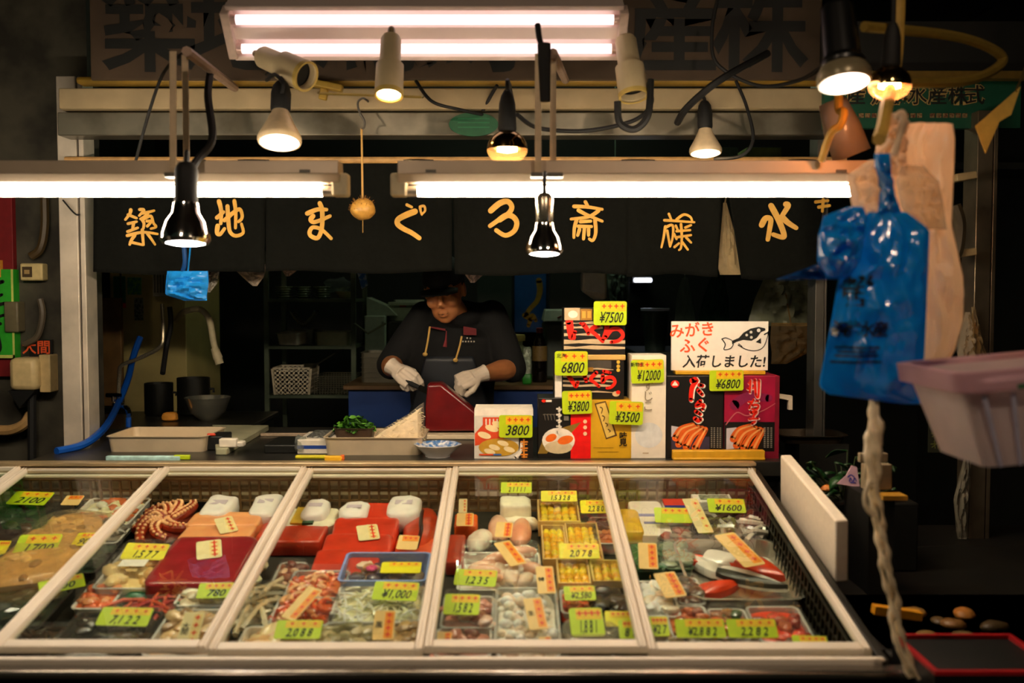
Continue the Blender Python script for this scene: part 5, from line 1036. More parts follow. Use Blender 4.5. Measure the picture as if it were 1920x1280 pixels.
# red lining, cords, zip, print
for s, x0, x1 in ((-1, -.115, -.045), (1, .03, .085)):
    b = B(); b.prism([V(neck.x + x0, -.105, 1.362), V(neck.x + x1, -.118, 1.352), V(neck.x + x1, -.118, 1.343 if s < 0 else 1.325), V(neck.x + x0, -.105, 1.356 if s < 0 else 1.325)], (0, .02, 0))
    b.build('collar_lining', mat('#6e1216', .7), man)
for nm, p in (('left', ((806, 612), (802, 640), (797, 664))), ('right', ((866, 630), (861, 652), (854, 675)))):
    q = [mp(x, y, 4.165) for x, y in p]; b = B(); b.tube(smooth(q, 4), .0042, 8); b.ball(q[-1], (.011, .009, .009), 8, 6); b.build('drawstring', mat('#d8ad58', .7), man)
b = B(); b.tube([mp(837, 620, 4.165), mp(836, 636, 4.163), mp(834, 650, 4.162)], [.002, .004, .009], 8); b.build('zip_tab', mat('#7c141c', .6), man)
b = B()
for k, (x, y) in enumerate([(868 + 5.2 * i, 640) for i in range(5)] + [(876, 633.5), (882, 634)]): c = mp(x, y, 4.162); b.box(c.x - .003, c.x + .003, c.y - .001, c.y + .001, c.z - .003, c.z + .003)
b.build('chest_print', mat('#b9b09a', .6), man)
# apron
b = B()
def ap(i, j):
    w = .10 + (.2 - .10) * min(1, j * 2.2); g = (i - .5) * 2; z = 1.235 - .72 * j; r = .155 + .03 * j
    return V(g * w + .0, .05 + .05 * j - r * math.sqrt(max(.05, 1 - (g * w / .24) ** 2)), z)
b.grid(ap, 24, 30); b.build('apron', mat('#20242a', .45, 0, .2, 9), man, solid=.003)
# gloved hands
def hand(W, d, n, curls, spread, thumb, nm, L=(.078, .086, .08, .062)):
    d = d.normalized(); n = (n - d * n.dot(d)).normalized(); s = d.cross(n)
    b = B(); b.tube([W - d * .03, W, W + d * .03], [.034, .031, .034], 14); P_ = lambda x, y, z: W + d * x + s * y + n * z
    for y in (-.028, -.01, .01, .028): b.tube([P_(.01, y * .7, 0), P_(.055, y, .002), P_(.092, y * 1.05, .0)], [.017, .017, .0145], 10)
    for k, y in enumerate((-.03, -.01, .0105, .03)):
        p = P_(.092 - .008 * abs(k - 1.2), y * spread, 0); q = [p]; a = 0
        for seg, f in ((.45, 1.0), (.32, 1.05), (.25, .7)):
            a += curls[k] * f; q.append(q[-1] + (d * math.cos(a) - n * math.sin(a)) * L[k] * seg)
        b.tube(q, [.0135, .0122, .0112, .0095], 10); 
        for z, r in zip(q, (.0138, .0126, .0114, .0096)): b.ball(z, r, 8, 6)
    q = [P_(.025, -.028, -.006)] + [P_(*t) for t in thumb]; b.tube(q, [.017, .0145, .0125, .0105][:len(q)], 10)
    for z, r in zip(q, (.017, .0147, .0128, .0107)): b.ball(z, r, 8, 6)
    b.tube([W - d * .036, W - d * .03], .036, 14)
    return b.build(nm, GLV, man, vox=.0028, sm=3)
hand(wrL + V(-.01, -.01, 0), V(-.8, -.35, -.28), V(-.25, -.75, .62), (1.35, 1.3, 1.3, 1.35), 1.0, ((.05, -.045, -.02), (.075, -.04, -.04), (.085, -.022, -.05)), 'glove')
hand(wrR + V(.005, -.01, 0), V(.66, -.35, -.42), V(-.05, -.75, .66), (.75, 1.05, 1.15, 1.25), 1.0, ((.055, -.042, -.012), (.085, -.04, -.03), (.108, -.03, -.04)), 'glove')
# the knife in his hand
kp = man.matrix_world @ (wrR + V(.075, -.066, -.055))
kn = thing('knife', 'black handled knife in the gloved hand at the left of the fishmonger', 'knife', TR(*kp) @ RZ(-.4) @ RY(.35))
b = B(); b.tube([(-.05, 0, 0), (0, 0, 0), (.035, 0, 0)], [.008, .010, .009], 10); b.build('handle', RUBBER, kn)
b = B(); b.prism([(.035, -.001, -.012), (.035, -.001, .012), (.10, -.001, .010), (.125, -.001, -.012)], (0, .002, 0)); b.build('blade', mat('#3a3833', .25, .9), kn)
# ================================================================== inside the stall, behind the curtain
def boxt(nm, label, cat, x0, y0, x1, y1, Y, dp, m, bev=.004, grp=None, z=None):
    a = at(x0, y1, Y); c = at(x1, y0, Y); z0 = a.z if z is None else z
    t = thing(nm, label, cat, Vector(((a.x + c.x) / 2, Y, z0)), grp); w = (c.x - a.x) / 2
    b = B(); b.box(-w, w, 0, dp, 0, c.z - z0); b.build('body', m, t, bevel=bev); return t, w, c.z - z0
# blue rear counter with wooden top
t, w, h = boxt('rear_counter', 'blue rear counter with a wooden top behind the fishmonger', 'counter', 655, 730, 1075, 1000, 4.72, .6, mat('#0d3f8c', .5, 0, .2, 5), z=0)
b = B(); b.box(-w - .02, w + .02, -.03, .62, h, h + .022); b.build('worktop', mat('#6b4f2a', .6, 0, .25, 12), t, bevel=.004)
b = B(); b.box(-w * .42, w * .1, -.012, 0, h - .6, h - .11); b.build('door', mat('#0a1420', .5), t, bevel=.003)
RT = h + .022
# sink counter at the left
t = thing('sink_counter', 'dark sink counter at the back left under the tap', 'counter', Vector((-1.55, 4.1, 0)))
b = B(); b.box(-.72, .42, 0, .6, 0, .92); b.build('body', mat('#20221d', .5, .3, .3, 6), t); b = B(); b.box(-.72, .44, -.01, .62, .92, .94); b.build('worktop', mat('#45443c', .35, .7, .2, 6), t, bevel=.004)
# cream refrigerator with stickers
t, w, h = boxt('refrigerator', 'tall cream refrigerator with stickers at the back left', 'refrigerator', 213, 430, 346, 900, 5.2, .6, mat('#cdbb78', .45, 0, .12, 6), z=0)
k = 5.2 / F; LX = lambda px: (px - 279.5) * k; LZ2 = lambda py: at(279, py, 5.2).z
b = B(); b.box(LX(228), LX(231), -.004, 0, .2, h); b.build('door_gap', mat('#4a4630', .6), t)
for nm, q, m in (('green_sticker', (216, 518, 238, 568), GREEN), ('red_sticker', (218, 568, 238, 577), RED), ('round_sticker', (242, 520, 268, 552), mat('#3d8a7a', .5, c2='#7ab04a', scale=60)), ('label', (254, 558, 271, 600), mat('#3f4436', .5, c2='#a6a68a', scale=90))):
    b = B(); b.box(LX(q[0]), LX(q[2]), -.003, 0, LZ2(q[3]), LZ2(q[1])); b.build(nm, m, t)
t, w, h = boxt('vent_panel', 'white slatted vent panel right of the refrigerator', 'vent', 286, 505, 322, 556, 5.1, .1, mat('#a9a48c', .5))
b = B()
for i in range(6): b.box(-w * .8 + i * w * .3, -w * .8 + i * w * .3 + w * .12, -.004, 0, .02, h - .02)
b.build('slats', mat('#4a4a3e', .6), t)
boxt('wooden_board', 'tall brown wooden board leaning at the back left', 'board', 164, 558, 226, 760, 4.75, .03, mat('#6e4f24', .7, 0, .3, 12), z=.94)
b = B(); b.tube(smooth([at(*p) for p in ((330, 600, 5.19), (340, 588, 4.8), (352, 582, 4.5), (375, 580, 4.5), (392, 598, 4.45), (400, 640, 4.42), (404, 655, 4.42))], 6), .014, 12); b.tube([at(402, 652, 4.42), at(409, 672, 4.42)], [.017, .022], 12); b.tube([at(408, 669, 4.42), at(412, 682, 4.42)], .019, 12)
tag(b.build('spray_hose', mat('#b9ad8a', .5)), 'cream gooseneck spray hose bending down over the sink', 'hose')
cable([(304, 570, 4.55), (306, 620, 4.52), (300, 650, 4.5), (260, 672, 4.4), (228, 685, 4.3), (224, 705, 4.25), (222, 752, 4.22)], .0085, 'braided steel hose running down to the tap', 'hose', mat('#b3a98f', .3, .8, .4, 300), 'hose')
cable([(318, 575, 4.6), (320, 610, 4.6), (312, 650, 4.6), (305, 700, 4.5)], .012, 'black cable hanging beside the braided steel hose')
cable([(263, 632, 4.5), (250, 668, 4.45), (240, 710, 4.35), (222, 755, 4.2), (203, 792, 3.85), (180, 818, 3.6), (150, 836, 3.47), (106, 846, 3.38)], .014, 'blue garden hose running down from the refrigerator to the showcase', 'hose', mat('#0c4fae', .35), 'hose')
t = thing('tap', 'chrome tap with a blue nozzle over the left steel tray', 'tap', at(222, 768, 4.2)); I = t.matrix_world.inverted()
CHR = mat('#d8d4cc', .12, 1, .03); b = B(); b.tube([(-.07, 0, 0), (.03, 0, 0)], .018, 12); b.lathe([(.012, 0), (.024, .006), (.024, .03), (.012, .036)], 14); b.build('valve', CHR, t)
b = B(); b.tube(smooth([I @ at(222, 766, 4.2), I @ at(236, 764, 4.15), I @ at(242, 778, 4.12)], 5), .012, 10); b.build('spout', CHR, t)
b = B(); b.tube([I @ at(241, 782, 4.12), I @ at(241, 802, 4.12)], .011, 10); b.build('nozzle', mat('#0c4fae', .4), t)
b = B(); b.tube([(-.02, -.0, .035), (-.02, 0, .06)], .008, 8); b.tube([(-.05, 0, .062), (.012, 0, .062)], .009, 8); b.build('handle', CHR, t)
p = at(390, 797, 4.4); r = S(43, 4.4); t = thing('steel_bowl', 'steel mixing bowl on the sink counter', 'bowl', Vector((p.x, 4.4, .94)))
b = B(); b.lathe([(r * .35, 0), (r * .75, r * .35), (r * .93, r * .85), (r, r), (r * .97, r), (r * .9, r * .85), (r * .7, r * .38), (r * .3, .006)], 30); b.build('bowl', mat('#b9b7a6', .22, .85, .1, 8), t)
b = B(); p = at(318, 775, 4.35); b.ball((0, 0, .02), (.035, .02, .02), 10, 8, e=.6, nz=.2); tag(b.build('sponge', mat('#cf8a2a', .7), None, Vector((p.x, 4.35, .94))), 'orange sponge left of the steel bowl', 'sponge')
# dark pots behind the sink
for px, rp, hp, lb in ((300, 26, 60, 'black pot at the back of the sink counter, left one'), (365, 30, 70, 'black pot at the back of the sink counter, behind the bowl')):
    r = S(rp, 4.6); t = thing('cooking_pot', lb, 'pot', Vector((at(px, 700, 4.6).x, 4.58, .94))); b = B(); b.lathe([(r * .9, 0), (r, .01), (r, S(hp, 4.6)), (r * .96, S(hp, 4.6)), (r * .9, .02)], 24); b.build('pot', mat('#1d1d19', .4, .5), t)
    b = B(); b.tube([(r, 0, S(hp * .7, 4.6)), (r * 1.25, 0, S(hp * .7, 4.6)), (r * 1.25, 0, S(hp * .6, 4.6))], .006, 6); b.build('handle', RUBBER, t)
# shelf rack with crockery
RY_ = 5.15; RD = .4
t = thing('shelf_rack', 'grey metal shelf rack with crockery left of the fishmonger', 'rack', Vector((at(580, 700, RY_).x, RY_, 0))); cx = t.location.x
xa, xb = at(500, 600, RY_).x - cx, at(663, 600, RY_).x - cx
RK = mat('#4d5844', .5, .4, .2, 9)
for x in (xa, xb):
    for y in (0, RD): b = B(); b.box(x - .012, x + .012, y - .012, y + .012, 0, at(0, 470, RY_).z); b.build('post', RK, t)
SH = [at(0, y, RY_).z for y in (560, 648, 740)]
for z in SH: b = B(); b.box(xa, xb, -.01, RD, z - .018, z); b.build('shelf', RK, t, bevel=.002)
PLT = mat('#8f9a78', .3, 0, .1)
base = None
for s_, px in enumerate((522, 557, 594)):
    for k in range(5):
        r = S(16.5, RY_); o = thing('dinner_plate', 'x', 'plate', Vector((at(px, 550, RY_).x, RY_ + .13, SH[0] + k * .0125)), 'plates stacked on the top shelf')
        o['label'] = '%s plate of the %s stack on the top shelf of the rack' % (('bottom', 'second lowest', 'middle', 'second highest', 'topmost')[k], ('left', 'middle', 'right')[s_])
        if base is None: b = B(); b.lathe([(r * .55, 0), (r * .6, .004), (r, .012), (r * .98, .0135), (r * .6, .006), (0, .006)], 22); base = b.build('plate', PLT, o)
        else: q = base.copy(); COL.objects.link(q); q.parent = o
p = at(648, 556, RY_); r = S(20, RY_); t = thing('serving_bowl', 'pale bowl at the right end of the top shelf', 'bowl', Vector((p.x - .02, RY_ + .1, SH[0]))); b = B(); b.lathe([(r * .4, 0), (r * .9, r * .55), (r, r * .7), (r * .95, r * .7), (r * .35, .008)], 20); b.build('bowl', mat('#a09a70', .4), t)
b = B(); b.ball((0, 0, .05), (.07, .05, .04), 18, 12, nz=.6, seed=4); tag(b.build('plastic_wrap', clear('#dfe8e4', .08, .05, 1.5, 1, 40), None, Vector((at(628, 540, RY_).x, RY_ + .14, SH[0] + .02))), 'crumpled clear plastic on the top shelf beside the pale bowl', 'wrap')
t = thing('boat_dish', 'white boat shaped dish on the middle shelf', 'dish', Vector((at(554, 600, RY_).x, RY_ + .22, SH[1] + .085))); w = S(24, RY_)
b = B(); b.grid(lambda i, j: ((i - .5) * 2 * w, (j - .5) * .1, .025 + .07 * abs(i - .5) ** 1.6 * 3 - .02 * (1 - (2 * j - 1) ** 2)), 20, 8); b.build('dish', mat('#9c9c86', .4), t, solid=.005)
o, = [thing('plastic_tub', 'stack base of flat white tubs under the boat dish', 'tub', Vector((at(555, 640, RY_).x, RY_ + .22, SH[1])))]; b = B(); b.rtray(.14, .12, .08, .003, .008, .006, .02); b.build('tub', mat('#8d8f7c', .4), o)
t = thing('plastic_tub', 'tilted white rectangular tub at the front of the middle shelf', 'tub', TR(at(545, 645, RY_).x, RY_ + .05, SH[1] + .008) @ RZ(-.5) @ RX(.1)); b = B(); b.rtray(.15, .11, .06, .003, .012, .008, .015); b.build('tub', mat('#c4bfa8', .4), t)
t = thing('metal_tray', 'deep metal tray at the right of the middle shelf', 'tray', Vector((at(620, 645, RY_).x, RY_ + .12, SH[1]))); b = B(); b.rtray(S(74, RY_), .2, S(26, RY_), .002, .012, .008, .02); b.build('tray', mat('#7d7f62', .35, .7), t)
# white basket with square holes
t = thing('white_basket', 'small white basket with square holes on the lowest shelf', 'basket', Vector((at(547, 735, RY_).x, RY_ - .0, SH[2]))); w = S(36, RY_); h = S(49, RY_); d_ = .2
b = B(); n = 8
def wall(f):
    for i in range(n + 1): u = -1 + 2 * i / n; b.hexa([f(u - .07, 0, 0), f(u + .07, 0, 0), f(u + .07, 0, 1), f(u - .07, 0, 1), f(u - .07, 1, 0), f(u + .07, 1, 0), f(u + .07, 1, 1), f(u - .07, 1, 1)])
    for j in range(7): z = j / 6; b.hexa([f(-1, z - .04, 0), f(1, z - .04, 0), f(1, z - .04, 1), f(-1, z - .04, 1), f(-1, z + .05, 0), f(1, z + .05, 0), f(1, z + .05, 1), f(-1, z + .05, 1)])
fl = lambda z: .88 + .12 * z
wall(lambda u, z, t_: (u * w * fl(z), -d_ / 2 * fl(z) * 0 + .0 + t_ * .003, max(0, z) * h)); wall(lambda u, z, t_: (u * w * fl(z), d_ - t_ * .003, max(0, z) * h))
wall(lambda u, z, t_: (-w * fl(z) + t_ * .003, d_ / 2 + u * d_ / 2, max(0, z) * h)); wall(lambda u, z, t_: (w * fl(z) - t_ * .003, d_ / 2 + u * d_ / 2, max(0, z) * h))
b.box(-w * .88, w * .88, 0, d_, 0, .003); b.build('basket', mat('#d6c9ac', .5), t, smooth=False)
t = thing('wire_crate', 'dark mesh crate right of the small white basket', 'crate', Vector((at(624, 735, RY_).x, RY_ + .02, SH[2]))); w = S(36, RY_); h = S(34, RY_); b = B()
for i in range(15):
    x = -w + 2 * w * i / 14; b.box(x - .0015, x + .0015, 0, .003, 0, h); b.box(x - .0015, x + .0015, .25, .253, 0, h)
for j in range(9): z = h * j / 8; b.box(-w, w, 0, .003, z - .0015, z + .0015); b.box(-w, w, .25, .253, z - .0015, z + .0015); b.box(-w, -w + .003, 0, .25, z - .0015, z + .0015); b.box(w - .003, w, 0, .25, z - .0015, z + .0015)
b.box(-w, w, 0, .25, 0, .002); b.build('mesh', mat('#55523c', .5, .3), t, smooth=False)
b = B(); b.tube([at(585, 688, 5.2), at(640, 655, 5.3)], .004, 6); b.lathe([(0, 0), (.03, .008), (.038, .028), (.034, .028), (.026, .012), (0, .005)], 14, M=TR(*at(582, 692, 5.2))); tag(b.build('ladle', mat('#5a5848', .35, .8)), 'ladle lying slanted over the dark mesh crate', 'ladle')
# things on and above the rear counter
def onrear(nm, lb, cat, x0, y0, x1, Y, dp, m, y1=722, **k): return boxt(nm, lb, cat, x0, y0, x1, y1, Y, dp, m, z=RT, **k)
t = thing('tray_stack', 'x', 'tray', Vector((at(715, 715, 4.85).x, 4.95, RT))); D.objects.remove(t)
w = S(86, 4.85)
for k in range(6):
    o = thing('flat_tray', '%s grey flat tray of the stack on the rear counter' % ('lowest', 'second', 'third', 'fourth', 'fifth', 'topmost')[k], 'tray', Vector((at(718, 700, 4.85).x, 4.95, RT + k * .024)), 'grey trays stacked on the rear counter'); b = B(); b.rtray(w, .22, .026, .002, .006, .005, .02); b.build('tray', mat('#6a6554', .45, .4, .15, 8), o)
boxt('white_cabinet', 'pale green white cabinet standing behind the stack of grey trays', 'cabinet', 684, 592, 722, 700, 5.4, .4, mat('#a9b8a4', .45), z=0)
b = B(); p = at(705, 590, 5.42); b.prism([(-.055, 0, 0), (.11, 0, 0), (.06, 0, .05), (-.055, 0, .10)], (0, .2, 0)); tag(b.build('plastic_sheet', mat('#94a08c', .5), None, TR(p.x, 5.45, at(0, 592, 5.4).z)), 'pale slanted panel on top of the white cabinet', 'panel')
b = B(); b.tube([at(664, 606, 5.15), at(690, 625, 5.0), at(722, 607, 5.0), at(718, 604, 5.4)], .006, 6); tag(b.build('bent_rod', mat('#8a9078', .4, .5)), 'thin bent arm in front of the white cabinet', 'rod')
t, w, h = boxt('foam_box', 'grey white foam box with a small red mark left of the fishmonger', 'box', 730, 566, 800, 602, 5.5, .3, mat('#8c937c', .6), z=None)
b = B(); b.box(-w * .45, -w * .1, -.002, 0, h * .75, h * .95); b.build('mark', mat('#a8302a', .5), t); b = B(); b.box(-w - .005, w + .005, -.005, .305, h * .82, h); b.build('lid', mat('#98a08a', .6), t, bevel=.003)
t, w, h = boxt('carton', 'large dark brown carton under the grey white foam box', 'carton', 728, 603, 810, 722, 5.45, .35, mat('#2a2418', .7), z=0)
b = B(); p = at(772, 560, 5.55); b.box(-.09, .07, 0, .1, 0, .012); tag(b.build('paper_roll', mat('#b6bda6', .6), None, TR(p.x, 5.55, at(0, 566, 5.5).z) @ RZ(.2)), 'pale folded paper on the foam box', 'paper')
b = B(); b.prism([at(668, 505, 4.6), at(684, 505, 4.6), at(689, 535, 4.6), (at(678, 541, 4.6))], (0, .02, 0)); b.tube([at(676, 506, 4.61), Vector((at(676, 500, 4.6).x, 4.62, at(0, 310, 4.58).z - .01))], .003, 6); tag(b.build('blue_tag', mat('#1d5aa0', .5, c2='#b8c4c8', scale=50, cov=.6)), 'blue printed bag hanging under the curtain near the rack', 'bag')
t = thing('plastic_jar', 'large pale jar with cream lid right of the fishmonger', 'jar', Vector((at(955, 720, 4.9).x, 4.95, RT))); r = S(30, 4.9); h = S(76, 4.9)
b = B(); b.lathe([(r * .9, 0), (r, .01), (r, h * .85), (r * .85, h * .9), (r * .85, h)], 24); b.build('jar', mat('#7d8a62', .35), t); b = B(); b.lathe([(r * 1.0, h), (r * 1.02, h + .02), (r * .98, h + .03), (r * .3, h + .034)], 24); b.build('lid', mat('#c8b768', .5), t)
t = thing('soy_sauce_bottle', 'dark soy sauce bottle with red cap and tan label', 'bottle', Vector((at(1012, 725, 4.85).x, 4.88, RT))); k = 4.88 / F
b = B(); b.lathe([(13 * k, 0), (14 * k, 2 * k), (14 * k, 66 * k), (11 * k, 76 * k), (6 * k, 88 * k), (6 * k, 96 * k)], 22); b.build('bottle', mat('#120c08', .12, coat=.5), t); b = B(); b.lathe([(6.5 * k, 92 * k), (6.5 * k, 101 * k), (4 * k, 102 * k)], 16); b.build('cap', mat('#7a1a1a', .4), t)
b = B(); b.lathe([(14.3 * k, 40 * k), (14.3 * k, 68 * k)], 22, cap=False); b.build('label', mat('#8a713c', .5, c2='#6a2a1a', scale=60, cov=.65), t)
t = thing('herb_bag', 'crinkled clear bag with green printed base beside the soy sauce bottle', 'bag', Vector((at(988, 725, 4.75).x, 4.76, RT))); w = S(9, 4.75); h = S(70, 4.75)
b = B(); b.ball((0, 0, h * .52), (w, .02, h * .5), 16, 14, e=.5, nz=.15); b.build('bag', mat('#9aa892', .2, .2, .5, 70, .5), t); b = B(); b.ball((0, -.003, h * .15), (w * 1.03, .021, h * .15), 14, 8, e=.4); b.build('printed_base', mat('#2c9a30', .4), t)
t = thing('cooler_box', 'dark cooler box with white lid and red mark behind the top carton', 'cooler', Vector((at(1045, 665, 5.0).x, 5.0, RT))); w = S(26, 5.0); h = at(0, 603, 5.0).z - RT
b = B(); b.box(-w, w * 2.4, 0, .3, 0, h); b.build('body', mat('#3a473a', .4, 0, .1), t, bevel=.02)
b = B(); b.hexa([(-w * 1.05, -.01, h), (w * 2.4, -.01, h), (w * 2.4, .3, h), (-w * 1.05, .3, h), (-w * .85, .02, h + .06), (w * 2.3, .02, h + .06), (w * 2.3, .28, h + .06), (-w * .85, .28, h + .06)]); b.build('lid', mat('#b4c2b4', .4), t, bevel=.006)
b = B(); b.tube([(w * .0, -.006, h + .02), (w * .3, .004, h + .03)], .003, 6); b.build('mark', mat('#a01a30', .5), t)
# blue wall map
a = at(965, 625, 6.3); c = at(1026, 490, 6.3); t = thing('wall_map', 'blue map poster with a long golden island shape on the back wall', 'map', Vector(((a.x + c.x) / 2, 6.5, a.z))); w = (c.x - a.x) / 2
b = B(); b.box(-w, w, 0, .006, 0, c.z - a.z); b.build('sheet', mat('#0d4c92', .4), t)
k = 6.3 / F; b = B()
for pts, wd_ in (([(1012, 525), (1014, 545), (1008, 565), (996, 578), (988, 590)], 11), ([(984, 592), (992, 597), (1000, 592), (1006, 602)], 9), ([(996, 600), (992, 612)], 9)):
    b.rib([((x - 995.5) * k, (625 - y) * k) for x, y in pts], wd_ * k, y=-.002)
b.build('islands', mat('#c29a2e', .25, .6, .2), t, smooth=False)
# hanging things seen under and through the curtain
def sheet(nm, lb, cat, pts, Y, m, bulge=.02, wr=.006, nu=18, nv=22, parent=None, seed=0, hang=None):
    """soft bag hanging between rows (y, x left, x right) in photo pixels; front and back leaf"""
    ys = [p[0] for p in pts]
    def edge(v):
        y = ys[0] + (ys[-1] - ys[0]) * v
        for q, r in zip(pts, pts[1:]):
            if y <= r[0] + 1e-6: u = (y - q[0]) / (r[0] - q[0]); return y, q[1] + (r[1] - q[1]) * u, q[2] + (r[2] - q[2]) * u
        return pts[-1]
    org = at((pts[0][1] + pts[0][2]) / 2, ys[-1], Y)
    def fn(sg):
        def f(i, j):
            y, xl, xr = edge(j); p = at(xl + (xr - xl) * i, y, Y); q = noise.noise(Vector((i * 5 + seed, j * 7, sg))) * wr + noise.noise(Vector((i * 14 + seed, j * 16, sg * 3))) * wr * .4
            env = (1 - (2 * i - 1) ** 4) * math.sin(PI * min(1, j * .97 + .03)) ** .5; p = p - org; p.y += sg * (bulge + q * 2) * env - sg * .0015 ; return p
        return f
    b = B(); b.grid(fn(-1), nu, nv); b.grid(fn(1), nu, nv)
    if hang is None and not parent: hang = 'rod' if 3.4 < Y < 4 else ('shelf' if 4 < Y < 4.8 else '')
    if hang:
        q = Vector((org.x, 3.605, Z0 + .01)) if hang == 'rod' else (Vector((org.x, 4.6, at(0, 310, 4.58).z - .01)) if hang == 'shelf' else hang)
        y, xl, xr = edge(0); b.tube([at((xl + xr) / 2, y + 3, Y) - org, q - org], .003, 6)
    if parent: return b.build(nm, m, parent, org)
    return tag(b.build(nm, m, None, org), lb, cat)
BAGW = mat('#b9ad92', .4, 0, .1, 20, trans=.0)
sheet('plastic_bag', 'big dull grey plastic bag hanging at the right under the curtain', 'bag', [(505, 1440, 1525), (560, 1415, 1520), (600, 1403, 1518), (611, 1405, 1518)], 4.25, mat('#7d8168', .45, 0, .1, 20), .05, .02)
sheet('plastic_bag', 'crinkled clear bag glinting below the dull grey bag', 'bag', [(605, 1446, 1520), (640, 1444, 1522), (660, 1447, 1518), (682, 1446, 1475)], 4.12, clear('#f4d9a8', .12, .1, 1.5, 1.0, 40), .03, .02)
sheet('plastic_bag', 'cream bag showing through the gap between the curtain panels', 'bag', [(380, 1356, 1362), (430, 1352, 1376), (500, 1346, 1392), (515, 1350, 1400)], 3.72, mat('#c8b184', .5, 0, .1), .015, .008)
sheet('plastic_bag', 'clear bag hanging behind the handwritten notice', 'bag', [(520, 1278, 1290), (560, 1268, 1298), (612, 1264, 1306)], 4.5, clear('#d8e8dc', .15, .08, 1.5, 1, 40), .03, .02)
sheet('green_cloth', 'dark green cloth hanging behind the handwritten notice', 'cloth', [(515, 1335, 1358), (560, 1318, 1366), (606, 1308, 1368)], 4.6, mat('#0d3a24', .7, 0, .2), .02, .01)
sheet('plastic_bag', 'pinkish bag corner hanging under the curtain at the left', 'bag', [(495, 430, 502), (520, 455, 494), (536, 474, 482)], 3.75, mat('#a89a8a', .4, 0, .1), .015, .01)
sheet('plastic_bag', 'tiny pinkish bag corner under the curtain above the shelf rack', 'bag', [(495, 522, 560), (508, 530, 556), (518, 536, 542)], 3.75, mat('#a08a78', .4, 0, .1), .01, .006)
sheet('plastic_bag', 'pinkish bag corner hanging beside the cap of the fishmonger', 'bag', [(495, 860, 916), (515, 872, 906), (530, 882, 890)], 3.75, mat('#b8a49a', .4, 0, .1), .012, .008)
sheet('plastic_bag', 'small blue printed bag hanging under the left chrome lamp', 'bag', [(508, 314, 390), (530, 311, 391), (552, 310, 388), (563, 345, 388)], 3.45, mat('#1c86d8', .25, 0, .08), .03, .012)
b = B(); b.tube(smooth([at(345, 462, 3.42), at(347, 490, 3.43), at(343, 508, 3.45)], 4), .008, 8); tag(b.build('bag_string', mat('#0c3f78', .5)), 'twisted blue string above the small blue bag', 'string')
sheet('plastic_bag', 'whitish bag corner right behind the small blue bag', 'bag', [(506, 388, 412), (530, 388, 408), (548, 390, 394)], 3.75, mat('#98948a', .4), .012, .008)
sheet('grey_curtain', 'grey green cloth hanging right of the white container', 'cloth', [(500, 1136, 1172), (540, 1140, 1176), (575, 1146, 1178)], 5.4, mat('#4f6458', .7, 0, .15), .03, .03, hang=Vector((.55, 5.4, 3.12)))
t = thing('white_container', 'white plastic container hanging over the top salmon roe carton', 'container', at(1112, 562, 4.3)); k = 4.3 / F
b = B(); b.loops([[(-22 * k, -.05, 52 * k), (24 * k, -.05, 52 * k), (24 * k, .06, 52 * k), (-22 * k, .06, 52 * k)], [(-22 * k, -.05, 17 * k), (24 * k, -.05, 5 * k), (24 * k, .06, 5 * k), (-22 * k, .06, 17 * k)], [(3 * k, -.03, 0), (22 * k, -.03, 0), (22 * k, .04, 0), (3 * k, .04, 0)]]); b.build('container', mat('#c9c2b0', .35, .1, .08), t, bevel=.01)
b = B(); b.tube([(0, 0, 52 * k), (0, .3, at(0, 310, 4.58).z - t.location.z - .01)], .003, 6); b.build('hook', DULL, t)
t = thing('steel_pail', 'bluish steel pail with bright rim behind the notice', 'pail', Vector((at(1228, 650, 5.1).x, 5.1, at(0, 660, 5.1).z))); r = S(26, 5.1); h = S(78, 5.1)
b = B(); b.lathe([(r * .7, 0), (r, h), (r * .95, h), (r * .66, .01)], 24); b.build('pail', mat('#34423c', .4, .3), t); b = B(); b.lathe([(r * .96, h - .004), (r * 1.05, h), (r * 1.05, h + .012), (r * .95, h + .012)], 24); b.build('rim', mat('#b8c0d8', .3, .3), t)
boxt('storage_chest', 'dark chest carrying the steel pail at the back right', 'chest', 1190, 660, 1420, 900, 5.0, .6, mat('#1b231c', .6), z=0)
t = thing('strip_light', 'small bluish strip light far back at the right under the curtain', 'light', at(1206, 525, 6.2)); b = B(); b.box(-.055, .055, 0, .03, -.012, .012); b.build('tube', glow((.75, .8, 1), 2.5), t, bevel=.006)
b = B(); b.box(-.06, .06, .03, .4, -.015, .02); b.build('bracket', DULL, t)
for x0, x1, m, lb in ((1342, 1384, '#6a8a84', 'pale grey box on the high shelf above the curtain'), (1400, 1466, '#8aa05a', 'pale green box on the high shelf above the curtain')): boxt('storage_box', lb, 'box', x0, 276, x1, 304, 4.6, .2, mat(m, .5, 0, .15))
b = B(); a = at(560, 306, 4.58); c = at(1500, 310, 4.58); b.box(-2.36, 2.71, 4.55, 4.95, c.z - .02, a.z); tag(b.build('high_shelf', mat('#1d1f19', .6)), 'dark high shelf above the curtain inside the stall', 'shelf')
# back fittings: dark upright fridge at the right, cabinets
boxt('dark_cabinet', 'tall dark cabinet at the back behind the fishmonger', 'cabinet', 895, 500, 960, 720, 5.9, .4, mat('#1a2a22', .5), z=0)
boxt('dark_cabinet', 'tall dark cabinet at the back behind the salmon roe cartons', 'cabinet', 1030, 500, 1180, 720, 6.05, .3, mat('#141a14', .5), z=0)
